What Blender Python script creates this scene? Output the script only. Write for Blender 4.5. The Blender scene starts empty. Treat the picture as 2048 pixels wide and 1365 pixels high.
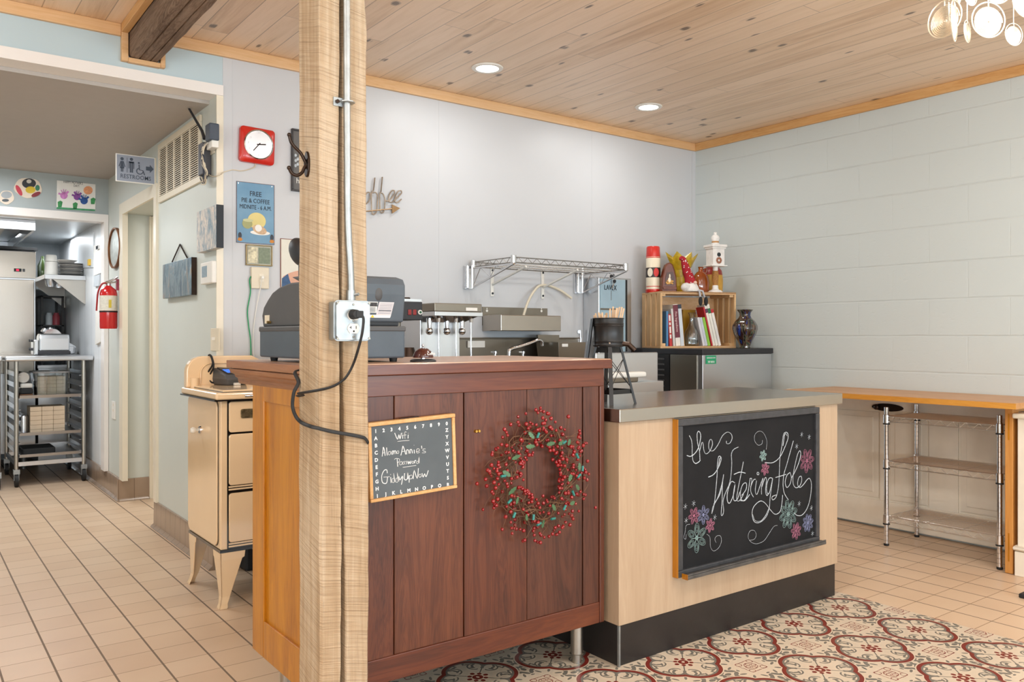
import bpy, bmesh, math, random
from mathutils import Vector, Matrix
random.seed(7)
PI = math.pi
SC = bpy.context.scene
COL = SC.collection

# ---------------------------------------------------------------- camera, world, daylight, exposure
CAM_H = 1.17
cd = bpy.data.cameras.new('camera'); cam = bpy.data.objects.new('camera', cd); COL.objects.link(cam)
cd.sensor_width = 36.0; cd.lens = 1650/2048*36; cd.shift_y = -8.5/2048
cam.location = (0, 0, CAM_H); cam.rotation_euler = (PI/2, 0, -math.atan(1229/1650))
cd.clip_start = .05
SC.camera = cam
SC.view_settings.view_transform = 'Standard'; SC.view_settings.look = 'None'
SC.view_settings.gamma = 1; SC.view_settings.use_curve_mapping = False
SC.view_settings.exposure = 0.0
SC.cycles.max_bounces = 8; SC.cycles.diffuse_bounces = 4; SC.cycles.glossy_bounces = 4
SC.cycles.sample_clamp_indirect = 6; SC.cycles.caustics_reflective = False; SC.cycles.caustics_refractive = False
W = bpy.data.worlds.new('world'); SC.world = W; W.use_nodes = True
W.node_tree.nodes['Background'].inputs[0].default_value = (.75, .86, 1, 1)
W.node_tree.nodes['Background'].inputs[1].default_value = 1.0

def area(name, loc, rot, sx, sy, power, col=(1, 1, 1), shape='RECTANGLE', spread=PI):
    l = bpy.data.lights.new(name, 'AREA'); l.shape = shape; l.size = sx; l.size_y = sy
    l.energy = power; l.color = col; l.spread = spread
    o = bpy.data.objects.new(name, l); COL.objects.link(o); o.location = loc; o.rotation_euler = rot
    return o
# daylight coming in through the three front windows and the two windows of the side wall
for k, xc in enumerate((-1.5, 1.2, 3.4)):
    area('window_daylight', (xc, -3.12, 1.45), (PI/2, 0, 0), 1.8, 1.7, 14, (.74, .90, 1.0))
    area('upward_fill_light', (xc, -3.2, .95), (PI/2+.75, 0, 0), 1.8, .8, 84, (.80, .92, 1.0))  # extra upward light added at each window to brighten the ceiling
area('side_daylight', (-3.12, .6, 1.45), (PI/2, 0, -PI/2), 2.2, 1.7, 24, (.84, .94, 1.0))
area('upward_fill_light', (-3.2, .6, .95), (PI/2+.75, 0, -PI/2), 2.2, .8, 34, (.84, .94, 1.0))  # same added upward fill at the side opening
# recessed ceiling lamps: (x, y, power); all after the first two added for even lighting
CANS = [(2.563, 3.664, 4.5), (3.815, 3.674, 4.5), (2.56, 1.9, 9), (3.81, 1.0, 6), (1.3, .4, 9), (2.56, .2, 9), (3.81, -.6, 6), (-.6, 1.9, 9), (-.6, .2, 9)]
for x, y, p in CANS:
    area('can_light', (x, y, 2.612), (0, 0, 0), .12, .12, p, (.95, .95, .93), 'DISK')
for x, y, z, p in ((.3, 5.0, 2.33, 15), (.4, 6.2, 2.33, 11)):
    area('hall_light', (x, y, z), (0, 0, 0), .5, .5, p, (.92, .96, 1), 'DISK')
for x, y, p in ((-.9, 7.4, 18), (.62, 7.15, 12), (1.08, 8.35, 9)):
    area('kitchen_light', (x, y, 2.055), (0, 0, 0), .5, .3, p, (.93, .97, 1))
area('corridor_light', (1.9, 5.87, 2.03), (0, 0, 0), .3, .3, 7, (1, .94, .88))
def point(name, loc, power, col, r=.05):
    l = bpy.data.lights.new(name, 'POINT'); l.energy = power; l.color = col; l.shadow_soft_size = r
    o = bpy.data.objects.new(name, l); COL.objects.link(o); o.location = loc; return o
# the chandelier at the top right; the other two points are unseen, added to brighten the ceiling
point('chandelier_and_fill_light', (2.29, .84, 2.14), 26, (.95, .95, .92), .12)
point('chandelier_and_fill_light', (.1, -1.2, 2.12), 40, (.95, .95, .92), .12); point('chandelier_and_fill_light', (-1.6, .9, 2.12), 32, (.95, .95, .92), .12)

# ---------------------------------------------------------------- measuring helpers (camera at origin, +X right along the back wall, +Y away)
FP, U0, HV = 1650., 1024., 674.
_a = math.atan(1229/FP); FW = (math.sin(_a), math.cos(_a)); RT = (FW[1], -FW[0])
def _ray(u, v):
    k = (u-U0)/FP
    return FW[0]+k*RT[0], FW[1]+k*RT[1], (HV-v)/FP
def PY(u, v, y): d = _ray(u, v); t = y/d[1]; return Vector((t*d[0], y, CAM_H+t*d[2]))
def PX(u, v, x): d = _ray(u, v); t = x/d[0]; return Vector((x, t*d[1], CAM_H+t*d[2]))
def FL(u, v, z=0): d = _ray(u, v); t = (z-CAM_H)/d[2]; return Vector((t*d[0], t*d[1], z))
def PD(u, v, dep): d = _ray(u, v); return Vector((dep*d[0], dep*d[1], CAM_H+dep*d[2]))

# ---------------------------------------------------------------- mesh building
class MB:
    def __init__(s, M=None): s.bm = bmesh.new(); s.M = M; s.mi = 0; s.cur = None
    def _mark(s): s.nf = len(s.bm.faces); s.nv = len(s.bm.verts)
    def _fin(s):
        s.bm.verts.ensure_lookup_table(); s.bm.faces.ensure_lookup_table()
        for f in s.bm.faces[s.nf:]: f.material_index = s.mi
        if s.cur is not None:
            for v in s.bm.verts[s.nv:]: v.co = s.cur @ v.co
        return s
    def face(s, pts):
        s._mark(); vs = [s.bm.verts.new(p) for p in pts]; s.bm.faces.new(vs); return s._fin()
    def box(s, x0, x1, y0, y1, z0, z1):
        s._mark(); v = [s.bm.verts.new((x, y, z)) for x in (x0, x1) for y in (y0, y1) for z in (z0, z1)]
        for f in ((0, 1, 3, 2), (4, 6, 7, 5), (0, 4, 5, 1), (2, 3, 7, 6), (0, 2, 6, 4), (1, 5, 7, 3)):
            s.bm.faces.new([v[i] for i in f])
        return s._fin()
    def loft(s, rings, closed=True, caps=True):
        s._mark(); R = [[s.bm.verts.new(p) for p in r] for r in rings]; n = len(R[0])
        for a, b in zip(R, R[1:]):
            for i in range(n if closed else n-1):
                j = (i+1) % n; s.bm.faces.new((a[i], a[j], b[j], b[i]))
        if caps and closed: s.bm.faces.new(R[0][::-1]); s.bm.faces.new(R[-1])
        return s._fin()
    def tube(s, pts, r, seg=8, closed=False, flat=1.0):
        P = [Vector(p) for p in pts]; n = len(P)
        rr = r if isinstance(r, (list, tuple)) else [r]*n
        T = []
        for i in range(n):
            a = P[i-1] if (i > 0 or closed) else P[0]; b = P[(i+1) % n] if (i < n-1 or closed) else P[-1]
            t = (b-a); T.append(t.normalized() if t.length > 1e-9 else Vector((0, 0, 1)))
        up = Vector((0, 0, 1)) if abs(T[0].z) < .9 else Vector((0, 1, 0))
        N = (up-T[0]*up.dot(T[0])).normalized(); rings = []
        for i in range(n):
            N = (N-T[i]*N.dot(T[i]));  N = N.normalized() if N.length > 1e-6 else T[i].orthogonal().normalized()
            B = T[i].cross(N)
            rings.append([P[i]+(N*math.cos(2*PI*k/seg)+B*math.sin(2*PI*k/seg)*flat)*rr[i] for k in range(seg)])
        if closed:
            s._mark(); R = [[s.bm.verts.new(p) for p in q] for q in rings]
            for i in range(n):
                a, b = R[i], R[(i+1) % n]
                for k in range(seg): j = (k+1) % seg; s.bm.faces.new((a[k], a[j], b[j], b[k]))
            return s._fin()
        return s.loft(rings)
    def cyl(s, a, b, r, r2=None, seg=20): return s.tube([a, b], [r, r if r2 is None else r2], seg)
    def lathe(s, prof, cx=0, cy=0, seg=28, flat=1.0):
        return s.loft([[(cx+r*math.cos(2*PI*k/seg), cy+flat*r*math.sin(2*PI*k/seg), z) for k in range(seg)] for r, z in prof])
    def sph(s, c, r, seg=12):
        rx, ry, rz = r if isinstance(r, (tuple, list)) else (r, r, r); m = seg//2+1
        return s.loft([[(c[0]+rx*math.sin(PI*i/m)*math.cos(2*PI*k/seg), c[1]+ry*math.sin(PI*i/m)*math.sin(2*PI*k/seg), c[2]-rz*math.cos(PI*i/m))
                 for k in range(seg)] for i in [.12]+list(range(1, m))+[m-.12]])
    def prism(s, poly, o, ux, uy, n):      # polygon in the plane (ux, uy) at o, pushed along n
        o, ux, uy, n = map(Vector, (o, ux, uy, n))
        a = [o+ux*p[0]+uy*p[1] for p in poly]
        return s.loft([a, [p+n for p in a]])
    def build(s, name, mat, parent=None, smooth=None, bev=0, loc=None, seg=2):
        if s.M is not None: bmesh.ops.transform(s.bm, matrix=s.M, verts=s.bm.verts)
        bmesh.ops.recalc_face_normals(s.bm, faces=s.bm.faces)
        off = root_loc(parent) if parent else Vector(loc if loc is not None else (0, 0, 0))
        bmesh.ops.translate(s.bm, vec=-off, verts=s.bm.verts)
        me = bpy.data.meshes.new(name); s.bm.to_mesh(me); s.bm.free()
        for m in (mat if isinstance(mat, (list, tuple)) else [mat]): me.materials.append(m)
        if smooth:
            me.polygons.foreach_set('use_smooth', [True]*len(me.polygons))
            me.set_sharp_from_angle(angle=math.radians(smooth if smooth > 1 else 38))
        o = bpy.data.objects.new(name, me); COL.objects.link(o)
        if parent: o.parent = parent
        else: o.location = off
        if bev:
            b = o.modifiers.new('bevel', 'BEVEL'); b.width = bev; b.segments = seg; b.limit_method = 'ANGLE'; b.angle_limit = math.radians(50)
        return o
def root_loc(o):
    while o.parent: o = o.parent
    return Vector(o.location)
def tag(o, label, cat, group=None, kind=None):
    if label: o['label'] = label
    if cat: o['category'] = cat
    if group: o['group'] = group
    if kind: o['kind'] = kind
    return o
def thing(name, label, cat, loc, group=None):
    o = bpy.data.objects.new(name, None); COL.objects.link(o); o.location = loc; o.empty_display_size = .05
    return tag(o, label, cat, group)
def struct(mb, name, mat, **k):
    o = mb.build(name, mat, **k)
    if not o.parent: o['kind'] = 'structure'
    return o
def bx(*a): return MB().box(*a)
def rotz(c, ang): return Matrix.Translation(Vector(c)) @ Matrix.Rotation(ang, 4, 'Z')
def rrect(w, h, r, n=5, cx=0, cy=0):
    out = []
    for sx, sy, a0 in ((1, 1, 0), (-1, 1, 90), (-1, -1, 180), (1, -1, 270)):
        for i in range(n+1):
            a = math.radians(a0+90*i/n); out.append((cx+sx*(w/2-r)+r*math.cos(a), cy+sy*(h/2-r)+r*math.sin(a)))
    return out
def smoothpath(pts, n=5, closed=False):
    P = [Vector(p) for p in pts]; L = len(P); out = []
    for i in range(L if closed else L-1):
        p1, p2 = P[i], P[(i+1) % L]
        p0 = P[i-1] if (i > 0 or closed) else p1; p3 = P[(i+2) % L] if (i < L-2 or closed) else p2
        for k in range(n):
            t = k/n
            out.append(.5*((2*p1)+(p2-p0)*t+(2*p0-5*p1+4*p2-p3)*t*t+(3*p1-3*p2+p3-p0)*t**3))
    if not closed: out.append(P[-1])
    return out
def text(body, size, o, ux, uy, mat, name='lettering', parent=None, ext=.0006, align='CENTER', shear=0, off=0, sx=1.0, loc=None, space=1.0):
    cu = bpy.data.curves.new('t', 'FONT'); cu.body = body; cu.size = size; cu.align_x = align; cu.align_y = 'CENTER'
    cu.extrude = ext; cu.shear = shear; cu.offset = off; cu.resolution_u = 2; cu.space_character = space
    t = bpy.data.objects.new('t', cu); COL.objects.link(t)
    me = bpy.data.meshes.new_from_object(t.evaluated_get(bpy.context.evaluated_depsgraph_get()))
    bpy.data.objects.remove(t); bpy.data.curves.remove(cu)
    ux, uy = Vector(ux).normalized()*sx, Vector(uy).normalized(); n = Vector(ux).normalized().cross(uy)
    M = Matrix((ux, uy, n)).transposed().to_4x4(); M.translation = Vector(o)
    me.transform(M); bm = bmesh.new(); bm.from_mesh(me); bpy.data.meshes.remove(me)
    mb = MB(); mb.bm.free(); mb.bm = bm
    for f in bm.faces: f.material_index = 0
    return mb.build(name, mat, parent=parent, loc=loc)

# ---------------------------------------------------------------- materials
def lin(h):
    h = h.lstrip('#'); c = [int(h[i:i+2], 16)/255 for i in (0, 2, 4)]
    return tuple([x/12.92 if x <= .04045 else ((x+.055)/1.055)**2.4 for x in c])+(1,)
class S:                                  # tiny expression wrapper over shader math nodes
    nt = None
    def __init__(s, x): s.x = x
    @staticmethod
    def m(op, *a):
        n = S.nt.nodes.new('ShaderNodeMath'); n.operation = op
        for i, q in enumerate(a):
            if isinstance(q, S): S.nt.links.new(q.x, n.inputs[i])
            else: n.inputs[i].default_value = q
        return S(n.outputs[0])
    def __add__(s, o): return S.m('ADD', s, o)
    __radd__ = __add__
    def __sub__(s, o): return S.m('SUBTRACT', s, o)
    def __rsub__(s, o): return S.m('SUBTRACT', o, s)
    def __mul__(s, o): return S.m('MULTIPLY', s, o)
    __rmul__ = __mul__
    def __truediv__(s, o): return S.m('DIVIDE', s, o)
    def lt(s, o): return S.m('LESS_THAN', s, o)
    def gt(s, o): return S.m('GREATER_THAN', s, o)
    def abs(s): return S.m('ABSOLUTE', s)
    def floor(s): return S.m('FLOOR', s)
    def fract(s): return S.m('FRACT', s)
    def min(s, o): return S.m('MINIMUM', s, o)
    def max(s, o): return S.m('MAXIMUM', s, o)
    def sqrt(s): return S.m('SQRT', s)
    def cl(s): n = S.m('ADD', s, 0.0); n.x.node.use_clamp = True; return n
def hyp(a, b): return (a*a+b*b).sqrt()
def newmat(name):
    m = bpy.data.materials.new(name); m.use_nodes = True; nt = m.node_tree; S.nt = nt
    return m, nt, nt.nodes['Principled BSDF']
def coords(nt, kind='Object'):
    tc = nt.nodes.new('ShaderNodeTexCoord'); return tc.outputs[kind]
def world_xyz(nt):
    g = nt.nodes.new('ShaderNodeNewGeometry'); s = nt.nodes.new('ShaderNodeSeparateXYZ')
    nt.links.new(g.outputs['Position'], s.inputs[0]); return [S(s.outputs[i]) for i in range(3)]
def comb(nt, x, y, z):
    c = nt.nodes.new('ShaderNodeCombineXYZ')
    for i, q in enumerate((x, y, z)):
        if isinstance(q, S): nt.links.new(q.x, c.inputs[i])
        else: c.inputs[i].default_value = q
    return c.outputs[0]
def noise(nt, vec, scale, detail=3, rough=.55, dist=0):
    n = nt.nodes.new('ShaderNodeTexNoise'); n.inputs['Scale'].default_value = scale
    n.inputs['Detail'].default_value = detail; n.inputs['Roughness'].default_value = rough; n.inputs['Distortion'].default_value = dist
    nt.links.new(vec, n.inputs['Vector']); return S(n.outputs[0])
def wnoise(nt, vec):
    n = nt.nodes.new('ShaderNodeTexWhiteNoise'); n.noise_dimensions = '3D'; nt.links.new(vec, n.inputs['Vector']); return S(n.outputs['Value'])
def mapr(nt, vec, sc, loc=(0, 0, 0), rot=(0, 0, 0)):
    n = nt.nodes.new('ShaderNodeMapping'); n.inputs['Scale'].default_value = sc; n.inputs['Location'].default_value = loc
    n.inputs['Rotation'].default_value = rot; nt.links.new(vec, n.inputs['Vector']); return n.outputs[0]
def ramp(nt, fac, stops):
    n = nt.nodes.new('ShaderNodeValToRGB'); nt.links.new(fac.x, n.inputs[0]); e = n.color_ramp.elements
    while len(e) < len(stops): e.new(.5)
    for q, (p, c) in zip(e, stops): q.position = p; q.color = lin(c) if isinstance(c, str) else c
    return n.outputs[0]
def mixc(nt, fac, a, b, mode='MIX'):
    n = nt.nodes.new('ShaderNodeMix'); n.data_type = 'RGBA'; n.blend_type = mode
    if isinstance(fac, S): nt.links.new(fac.x, n.inputs[0])
    else: n.inputs[0].default_value = fac
    for i, q in ((6, a), (7, b)):
        if isinstance(q, str): n.inputs[i].default_value = lin(q)
        elif isinstance(q, tuple): n.inputs[i].default_value = q
        else: nt.links.new(q, n.inputs[i])
    return n.outputs[2]
def bump(nt, b, h, strength=.3, dist=.01):
    n = nt.nodes.new('ShaderNodeBump'); n.inputs['Strength'].default_value = strength; n.inputs['Distance'].default_value = dist
    nt.links.new(h.x, n.inputs['Height']); nt.links.new(n.outputs[0], b.inputs['Normal'])
def setc(nt, b, c): nt.links.new(c, b.inputs['Base Color'])
def plain(name, col, rough=.5, metal=0, var=.06, scale=14, bmp=0, bscale=60, coat=0, alpha=1, trans=0, emit=0, spec=.5):
    m, nt, b = newmat(name); b.inputs['Roughness'].default_value = rough; b.inputs['Metallic'].default_value = metal
    if trans: b.inputs['IOR'].default_value = 1.3
    b.inputs['Specular IOR Level'].default_value = spec
    if coat: b.inputs['Coat Weight'].default_value = coat; b.inputs['Coat Roughness'].default_value = .08
    v = coords(nt); n = noise(nt, v, scale)
    c = lin(col); lo = tuple(x*(1-var) for x in c[:3])+(1,); hi = tuple(min(1, x*(1+var)) for x in c[:3])+(1,)
    setc(nt, b, ramp(nt, n, [(.3, lo), (.7, hi)]))
    if bmp: bump(nt, b, noise(nt, v, bscale, 4), bmp, .002)
    if trans: b.inputs['Transmission Weight'].default_value = trans
    if emit: b.inputs['Emission Color'].default_value = lin(col); b.inputs['Emission Strength'].default_value = emit
    return m
def steel(name, col='#b9b6b0', rough=.3, axis='x', amt=.012):
    m, nt, b = newmat(name); b.inputs['Metallic'].default_value = 1
    sc = {'x': (1.2, 260, 260), 'y': (260, 1.2, 260), 'z': (260, 260, 1.2)}[axis]
    v = mapr(nt, coords(nt), sc); n = noise(nt, v, 1.5, 4)
    setc(nt, b, ramp(nt, n, [(.25, tuple(x*(1-amt) for x in lin(col)[:3])+(1,)), (.75, lin(col))]))
    b.inputs['Roughness'].default_value = rough
    return m
def wood(name, cols, axis='z', scale=1.0, rough=.5, grain=1.0, bmp=.08, coat=0, saw=0, ring=.5):
    m, nt, b = newmat(name); b.inputs['Roughness'].default_value = rough
    if coat: b.inputs['Coat Weight'].default_value = coat; b.inputs['Coat Roughness'].default_value = .2
    k = 12*scale; a = .9*scale
    sc = {'x': (a, k, k), 'y': (k, a, k), 'z': (k, k, a)}[axis]
    v0 = coords(nt); v = mapr(nt, v0, sc)
    n1 = noise(nt, v, 1.0, 5, .6, 1.2*ring); n2 = noise(nt, mapr(nt, v0, tuple(q*7 for q in sc)), 1.0, 3)
    w = (n1*14).fract(); w = (w-.5).abs()*2
    f = (n1*.55+n2*.25*grain+w*.2*ring).cl()
    c = ramp(nt, f, [(.28+.14*i, q) for i, q in enumerate(cols)])
    h = n2
    if saw:
        ss = {'z': (6, 6, 260)}.get(axis, (6, 260, 6))
        sv = noise(nt, mapr(nt, v0, ss, rot=(0.0, .12, .0)), 1.0, 2)
        c = mixc(nt, (sv*saw).cl(), c, '#5f4a35', 'MIX'); h = n2+sv*2
    big = noise(nt, v0, 2.3*scale, 2)
    c = mixc(nt, (big*.62).cl(), c, cols[0], 'MIX')
    setc(nt, b, c); bump(nt, b, h, bmp, .002)
    return m

M = {}
M['white_frp'] = plain('white wall panel', '#cccdd0', .42, var=.015, scale=2, bmp=.05, bscale=40)
M['paint_sage'] = plain('sage grey paint', '#cdd1ca', .45, var=.02, scale=3, bmp=.08, bscale=90)
M['paint_blue'] = plain('blue grey paint', '#bccdd3', .5, var=.02, scale=3)
M['paint_hall_ceiling'] = plain('taupe ceiling paint', '#b3aba4', .6, var=.02)
M['trim_white'] = plain('white trim paint', '#efe9e4', .35, var=.01)
M['cream_trim'] = plain('cream trim paint', '#e9dfcb', .35, var=.015)
M['steel'] = steel('brushed steel x', '#b3aba1', .24)
M['steelz'] = steel('brushed steel z', '#bcb8b0', axis='z')
M['steel_dark'] = steel('brushed steel dull', '#8e877c', .38)
M['steel_light'] = steel('kitchen steel', '#d3d5d8', .28)
M['chrome'] = plain('chrome', '#dcdcde', .12, 1, var=.02)
M['chrome_wire'] = plain('chrome wire', '#ecebe8', .3, 1, var=.02)
M['galv'] = plain('galvanised steel', '#a4a8a9', .42, .9, var=.14, scale=30)
M['black_plastic'] = plain('black plastic', '#26262a', .45, var=.1, bmp=.1, bscale=400)
M['dark_grey_plastic'] = plain('charcoal plastic', '#4b4a4b', .5, var=.05, bmp=.12, bscale=500)
M['register_blue'] = plain('slate grey plastic', '#4d565f', .5, var=.06, bmp=.12, bscale=500)
M['black_metal'] = plain('black painted metal', '#1d1c1d', .38, .2, var=.15)
M['black_rubber'] = plain('black rubber', '#1b1b1c', .6)
M['bronze'] = plain('dark bronze', '#3a2d26', .3, .8, var=.2)
M['white_plastic'] = plain('white plastic', '#ece9e2', .4, var=.02)
M['ivory_plastic'] = plain('ivory plastic', '#e2d6bf', .4, var=.03)
M['red_paint'] = plain('red enamel', '#c81a1c', .22, var=.05, coat=.5)
M['red_plastic'] = plain('red plastic', '#cf2a1f', .3, var=.05, coat=.3)
M['enamel'] = plain('cream enamel', '#efcfa6', .18, var=.03, scale=4, coat=.6)
M['enamel_black'] = plain('black enamel', '#1a1512', .2, coat=.5)
def glassmat():
    m, nt, b = newmat('clear glass'); lw = nt.nodes.new('ShaderNodeLayerWeight'); lw.inputs['Blend'].default_value = .35
    tr = nt.nodes.new('ShaderNodeBsdfTransparent'); tr.inputs[0].default_value = (.93, .96, .97, 1); gl = nt.nodes.new('ShaderNodeBsdfGlossy'); gl.inputs['Roughness'].default_value = .04
    mx = nt.nodes.new('ShaderNodeMixShader'); f = S(lw.outputs['Facing'])*.75+.08; nt.links.new(f.x, mx.inputs[0]); nt.links.new(tr.outputs[0], mx.inputs[1]); nt.links.new(gl.outputs[0], mx.inputs[2])
    nt.links.new(mx.outputs[0], nt.nodes['Material Output'].inputs['Surface']); return m
M['glass'] = glassmat()
M['paper'] = plain('paper', '#efece6', .7, var=.02)
M['chalk_white'] = plain('white chalk', '#b4bac0', .9, var=.5, scale=300)
M['chalk_pink'] = plain('pink chalk', '#a86a80', .9, var=.4, scale=420)
M['chalk_purple'] = plain('lilac chalk', '#8488a8', .9, var=.4, scale=420)
M['chalk_mint'] = plain('mint chalk', '#8fa9a6', .9, var=.4, scale=420)
M['slate'] = plain('black chalkboard', '#1e1e20', .8, var=.22, scale=5, spec=.2)
M['slate_grey'] = plain('grey chalkboard', '#565d62', .65, var=.14, scale=6)
M['white_ink'] = plain('white print', '#eeeeee', .6, var=0)
M['dark_ink'] = plain('dark print', '#20262d', .6, var=0)
M['pine'] = wood('pine trim', ['#cf9f6c', '#e4b988', '#edc79c', '#eac294'], 'x', .8, .45)
M['piney'] = wood('pine trim y', ['#c08a4e', '#d9a76c', '#e6bc86', '#e2b47e'], 'y', .8, .45)
M['pinez'] = wood('crate pine', ['#c79a68', '#dfb684', '#ebc89b', '#e6c092'], 'z', 1.4, .55)
M['oak'] = wood('orange oak', ['#955605', '#b97608', '#ce8a10', '#c8820d'], 'z', 1.2, .32, coat=.3)
M['oak_mold'] = wood('brown oak moulding', ['#6f4423', '#96603a', '#ab7550', '#a86f47'], 'y', 1.2, .4, coat=.2)
M['fir'] = wood('red stained fir', ['#381a0c', '#552816', '#69351f', '#744027'], 'z', .9, .42, coat=.15, ring=.8)
M['fir_warm'] = wood('warm stained fir', ['#43200f', '#62321c', '#754127', '#804b2e'], 'z', 1.1, .42, coat=.15, ring=.6); M['fir_dark'] = wood('dark stained fir', ['#361a0f', '#522a1b', '#673927', '#6f3f2b'], 'z', .8, .42, coat=.15, ring=.7)
M['firx'] = wood('red stained fir rail', ['#47200f', '#662f19', '#7c4022', '#8c4e2d'], 'x', .9, .4, coat=.2)
M['ctop'] = wood('worn counter top', ['#ad8263', '#c9a184', '#d6b296', '#cfa88a'], 'x', .8, .35, coat=.3)
M['maple'] = wood('maple laminate', ['#b0957a', '#b99f84', '#c4ab90', '#bda389'], 'z', .7, .38, ring=.35, bmp=.02)
M['maple_side'] = M['maple']
M['reclaimed'] = wood('sawn timber', ['#9c7c5b', '#bfa17d', '#cfb493', '#c9ae8b'], 'z', 1.0, .8, bmp=.5, saw=.30, ring=.3)
def sawn(name):
    m, nt, b = newmat(name); b.inputs['Roughness'].default_value = .85; v0 = coords(nt); sp = nt.nodes.new('ShaderNodeSeparateXYZ'); nt.links.new(v0, sp.inputs[0]); x, y, z = [S(sp.outputs[i]) for i in range(3)]
    big = noise(nt, comb(nt, x*5, y*5, z*1.4), 1.0, 4, .6); arc = noise(nt, comb(nt, x*3, y*3, z*2), 1.0, 1)*.05
    h_ = x-y*1.3
    saw = noise(nt, comb(nt, x*4, y*4, (z+h_*.18+arc)*300), 1.0, 2, .6); saw2 = noise(nt, comb(nt, x*9, y*9, (z+h_*.25)*70), 1.0, 2)
    fib = noise(nt, comb(nt, x*150, y*150, z*5), 1.0, 3, .7); fib2 = noise(nt, comb(nt, x*60, y*60, z*1.5), 1.0, 2)
    c = ramp(nt, (big*.6+fib2*.4).cl(), [(.3, '#967b5c'), (.45, '#ae9577'), (.55, '#bca78d'), (.7, '#c8b69f')])
    c = mixc(nt, ((.50-saw)*4).cl()*.5, c, '#6d5136'); c = mixc(nt, ((.42-fib)*5).cl()*.5, c, '#5e452e'); c = mixc(nt, ((saw2-.55)*3).cl()*.15, c, '#e6d6bd')
    setc(nt, b, c); bump(nt, b, saw*1.2+fib*.6+saw2*.5, .7, .004); return m
M['reclaimed'] = sawn('sawn post timber')
M['reclaimed_dark'] = wood('weathered beam timber', ['#4a382c', '#735c4a', '#937c69', '#a08b78'], 'y', 1.0, .8, bmp=.6, ring=.9)
M['ledge'] = wood('ledge oak', ['#a86f35', '#c98d4d', '#d8a265', '#d09a5c'], 'y', .9, .4, coat=.2)
M['kick'] = plain('black plinth', '#231e1d', .35, var=.25, scale=8, bmp=.1)
M['louver'] = plain('black louvre', '#3a3632', .5)
M['old_white'] = plain('old cream paint', '#f0e6d6', .5, var=.08, scale=4)

# ceiling boards running towards the back wall
def ceiling_mat(name, cols):
    m, nt, b = newmat(name); x, y, z = world_xyz(nt); b.inputs['Roughness'].default_value = .42; b.inputs['Coat Weight'].default_value = .35; b.inputs['Coat Roughness'].default_value = .3
    W_ = .128; i = (x/W_).floor(); fx = (x/W_).fract()
    r1 = wnoise(nt, comb(nt, i, 3.0, 0.0)); yy = y/1.7+r1*5; j = yy.floor(); fy = yy.fract()
    r2 = wnoise(nt, comb(nt, i, j, 1.0))
    gv = comb(nt, x*15+r2*40, y*1.1, r2*9.0); n = noise(nt, gv, 1.0, 5, .6, 1.0); fine = noise(nt, comb(nt, x*160, y*5, r2*7.0), 1.0, 2)
    c = ramp(nt, (n*.62+fine*.14+r2*.22).cl(), [(.26, cols[0]), (.42, cols[1]), (.58, cols[2]), (.75, cols[3])])
    vo = nt.nodes.new('ShaderNodeTexVoronoi'); vo.inputs['Scale'].default_value = 1; vo.voronoi_dimensions = '2D'; nt.links.new(comb(nt, x*4.2+noise(nt, gv, 2.0)*.35, y*1.9, 0.0), vo.inputs['Vector'])
    pick = wnoise(nt, vo.outputs['Position']).gt(.3)
    k = ((.062-S(vo.outputs['Distance']))*30).cl()*pick
    stk = ((noise(nt, comb(nt, x*38, y*1.6+r2*11, r2*5.0), 1.0, 4, .65)-.63)*9).cl(); c = mixc(nt, stk*.5, c, '#7a5538')
    c = mixc(nt, k*.85, c, '#432a1a')
    g = (fx.lt(.016)).max(fx.gt(.984)).max(fy.lt(.0016))
    c = mixc(nt, g*.55, c, '#54361f'); setc(nt, b, c); bump(nt, b, (1-g)+fine*.1, .25, .003)
    return m
M['ceiling'] = ceiling_mat('ceiling boards', ['#c9a47f', '#e0c2a2', '#ecd0b4', '#dcbc98'])

# quarry tiles
def tile_mat():
    m, nt, b = newmat('quarry tile floor'); x, y, z = world_xyz(nt)
    sx, sy = (x-.445+1.581)/.1581, (y-2.012+1.5681)/.15681
    fx, fy = sx.fract(), sy.fract(); ix, iy = sx.floor(), sy.floor()
    r = wnoise(nt, comb(nt, ix, iy, 0.0)); n = noise(nt, comb(nt, x*3, y*3, 0.0), 1.0, 4)
    c = ramp(nt, (r*.3+n*.7).cl(), [(.2, '#cfb092'), (.5, '#d8bb9e'), (.8, '#dcc1a5')])
    gx = fx.lt(.022).max(fx.gt(.978)); gy = fy.lt(.011).max(fy.gt(.989)); g = gx.max(gy)
    c = mixc(nt, gy, c, '#9c7d60'); c = mixc(nt, gx, c, '#7a6552')
    setc(nt, b, c); rr = .3+n*.16+g*.3; nt.links.new(rr.x, b.inputs['Roughness'])
    bump(nt, b, (1-g)+noise(nt, comb(nt, x*60, y*60, 0.0), 1.0)*.08, .35, .003)
    return m
M['tile'] = tile_mat()

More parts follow.
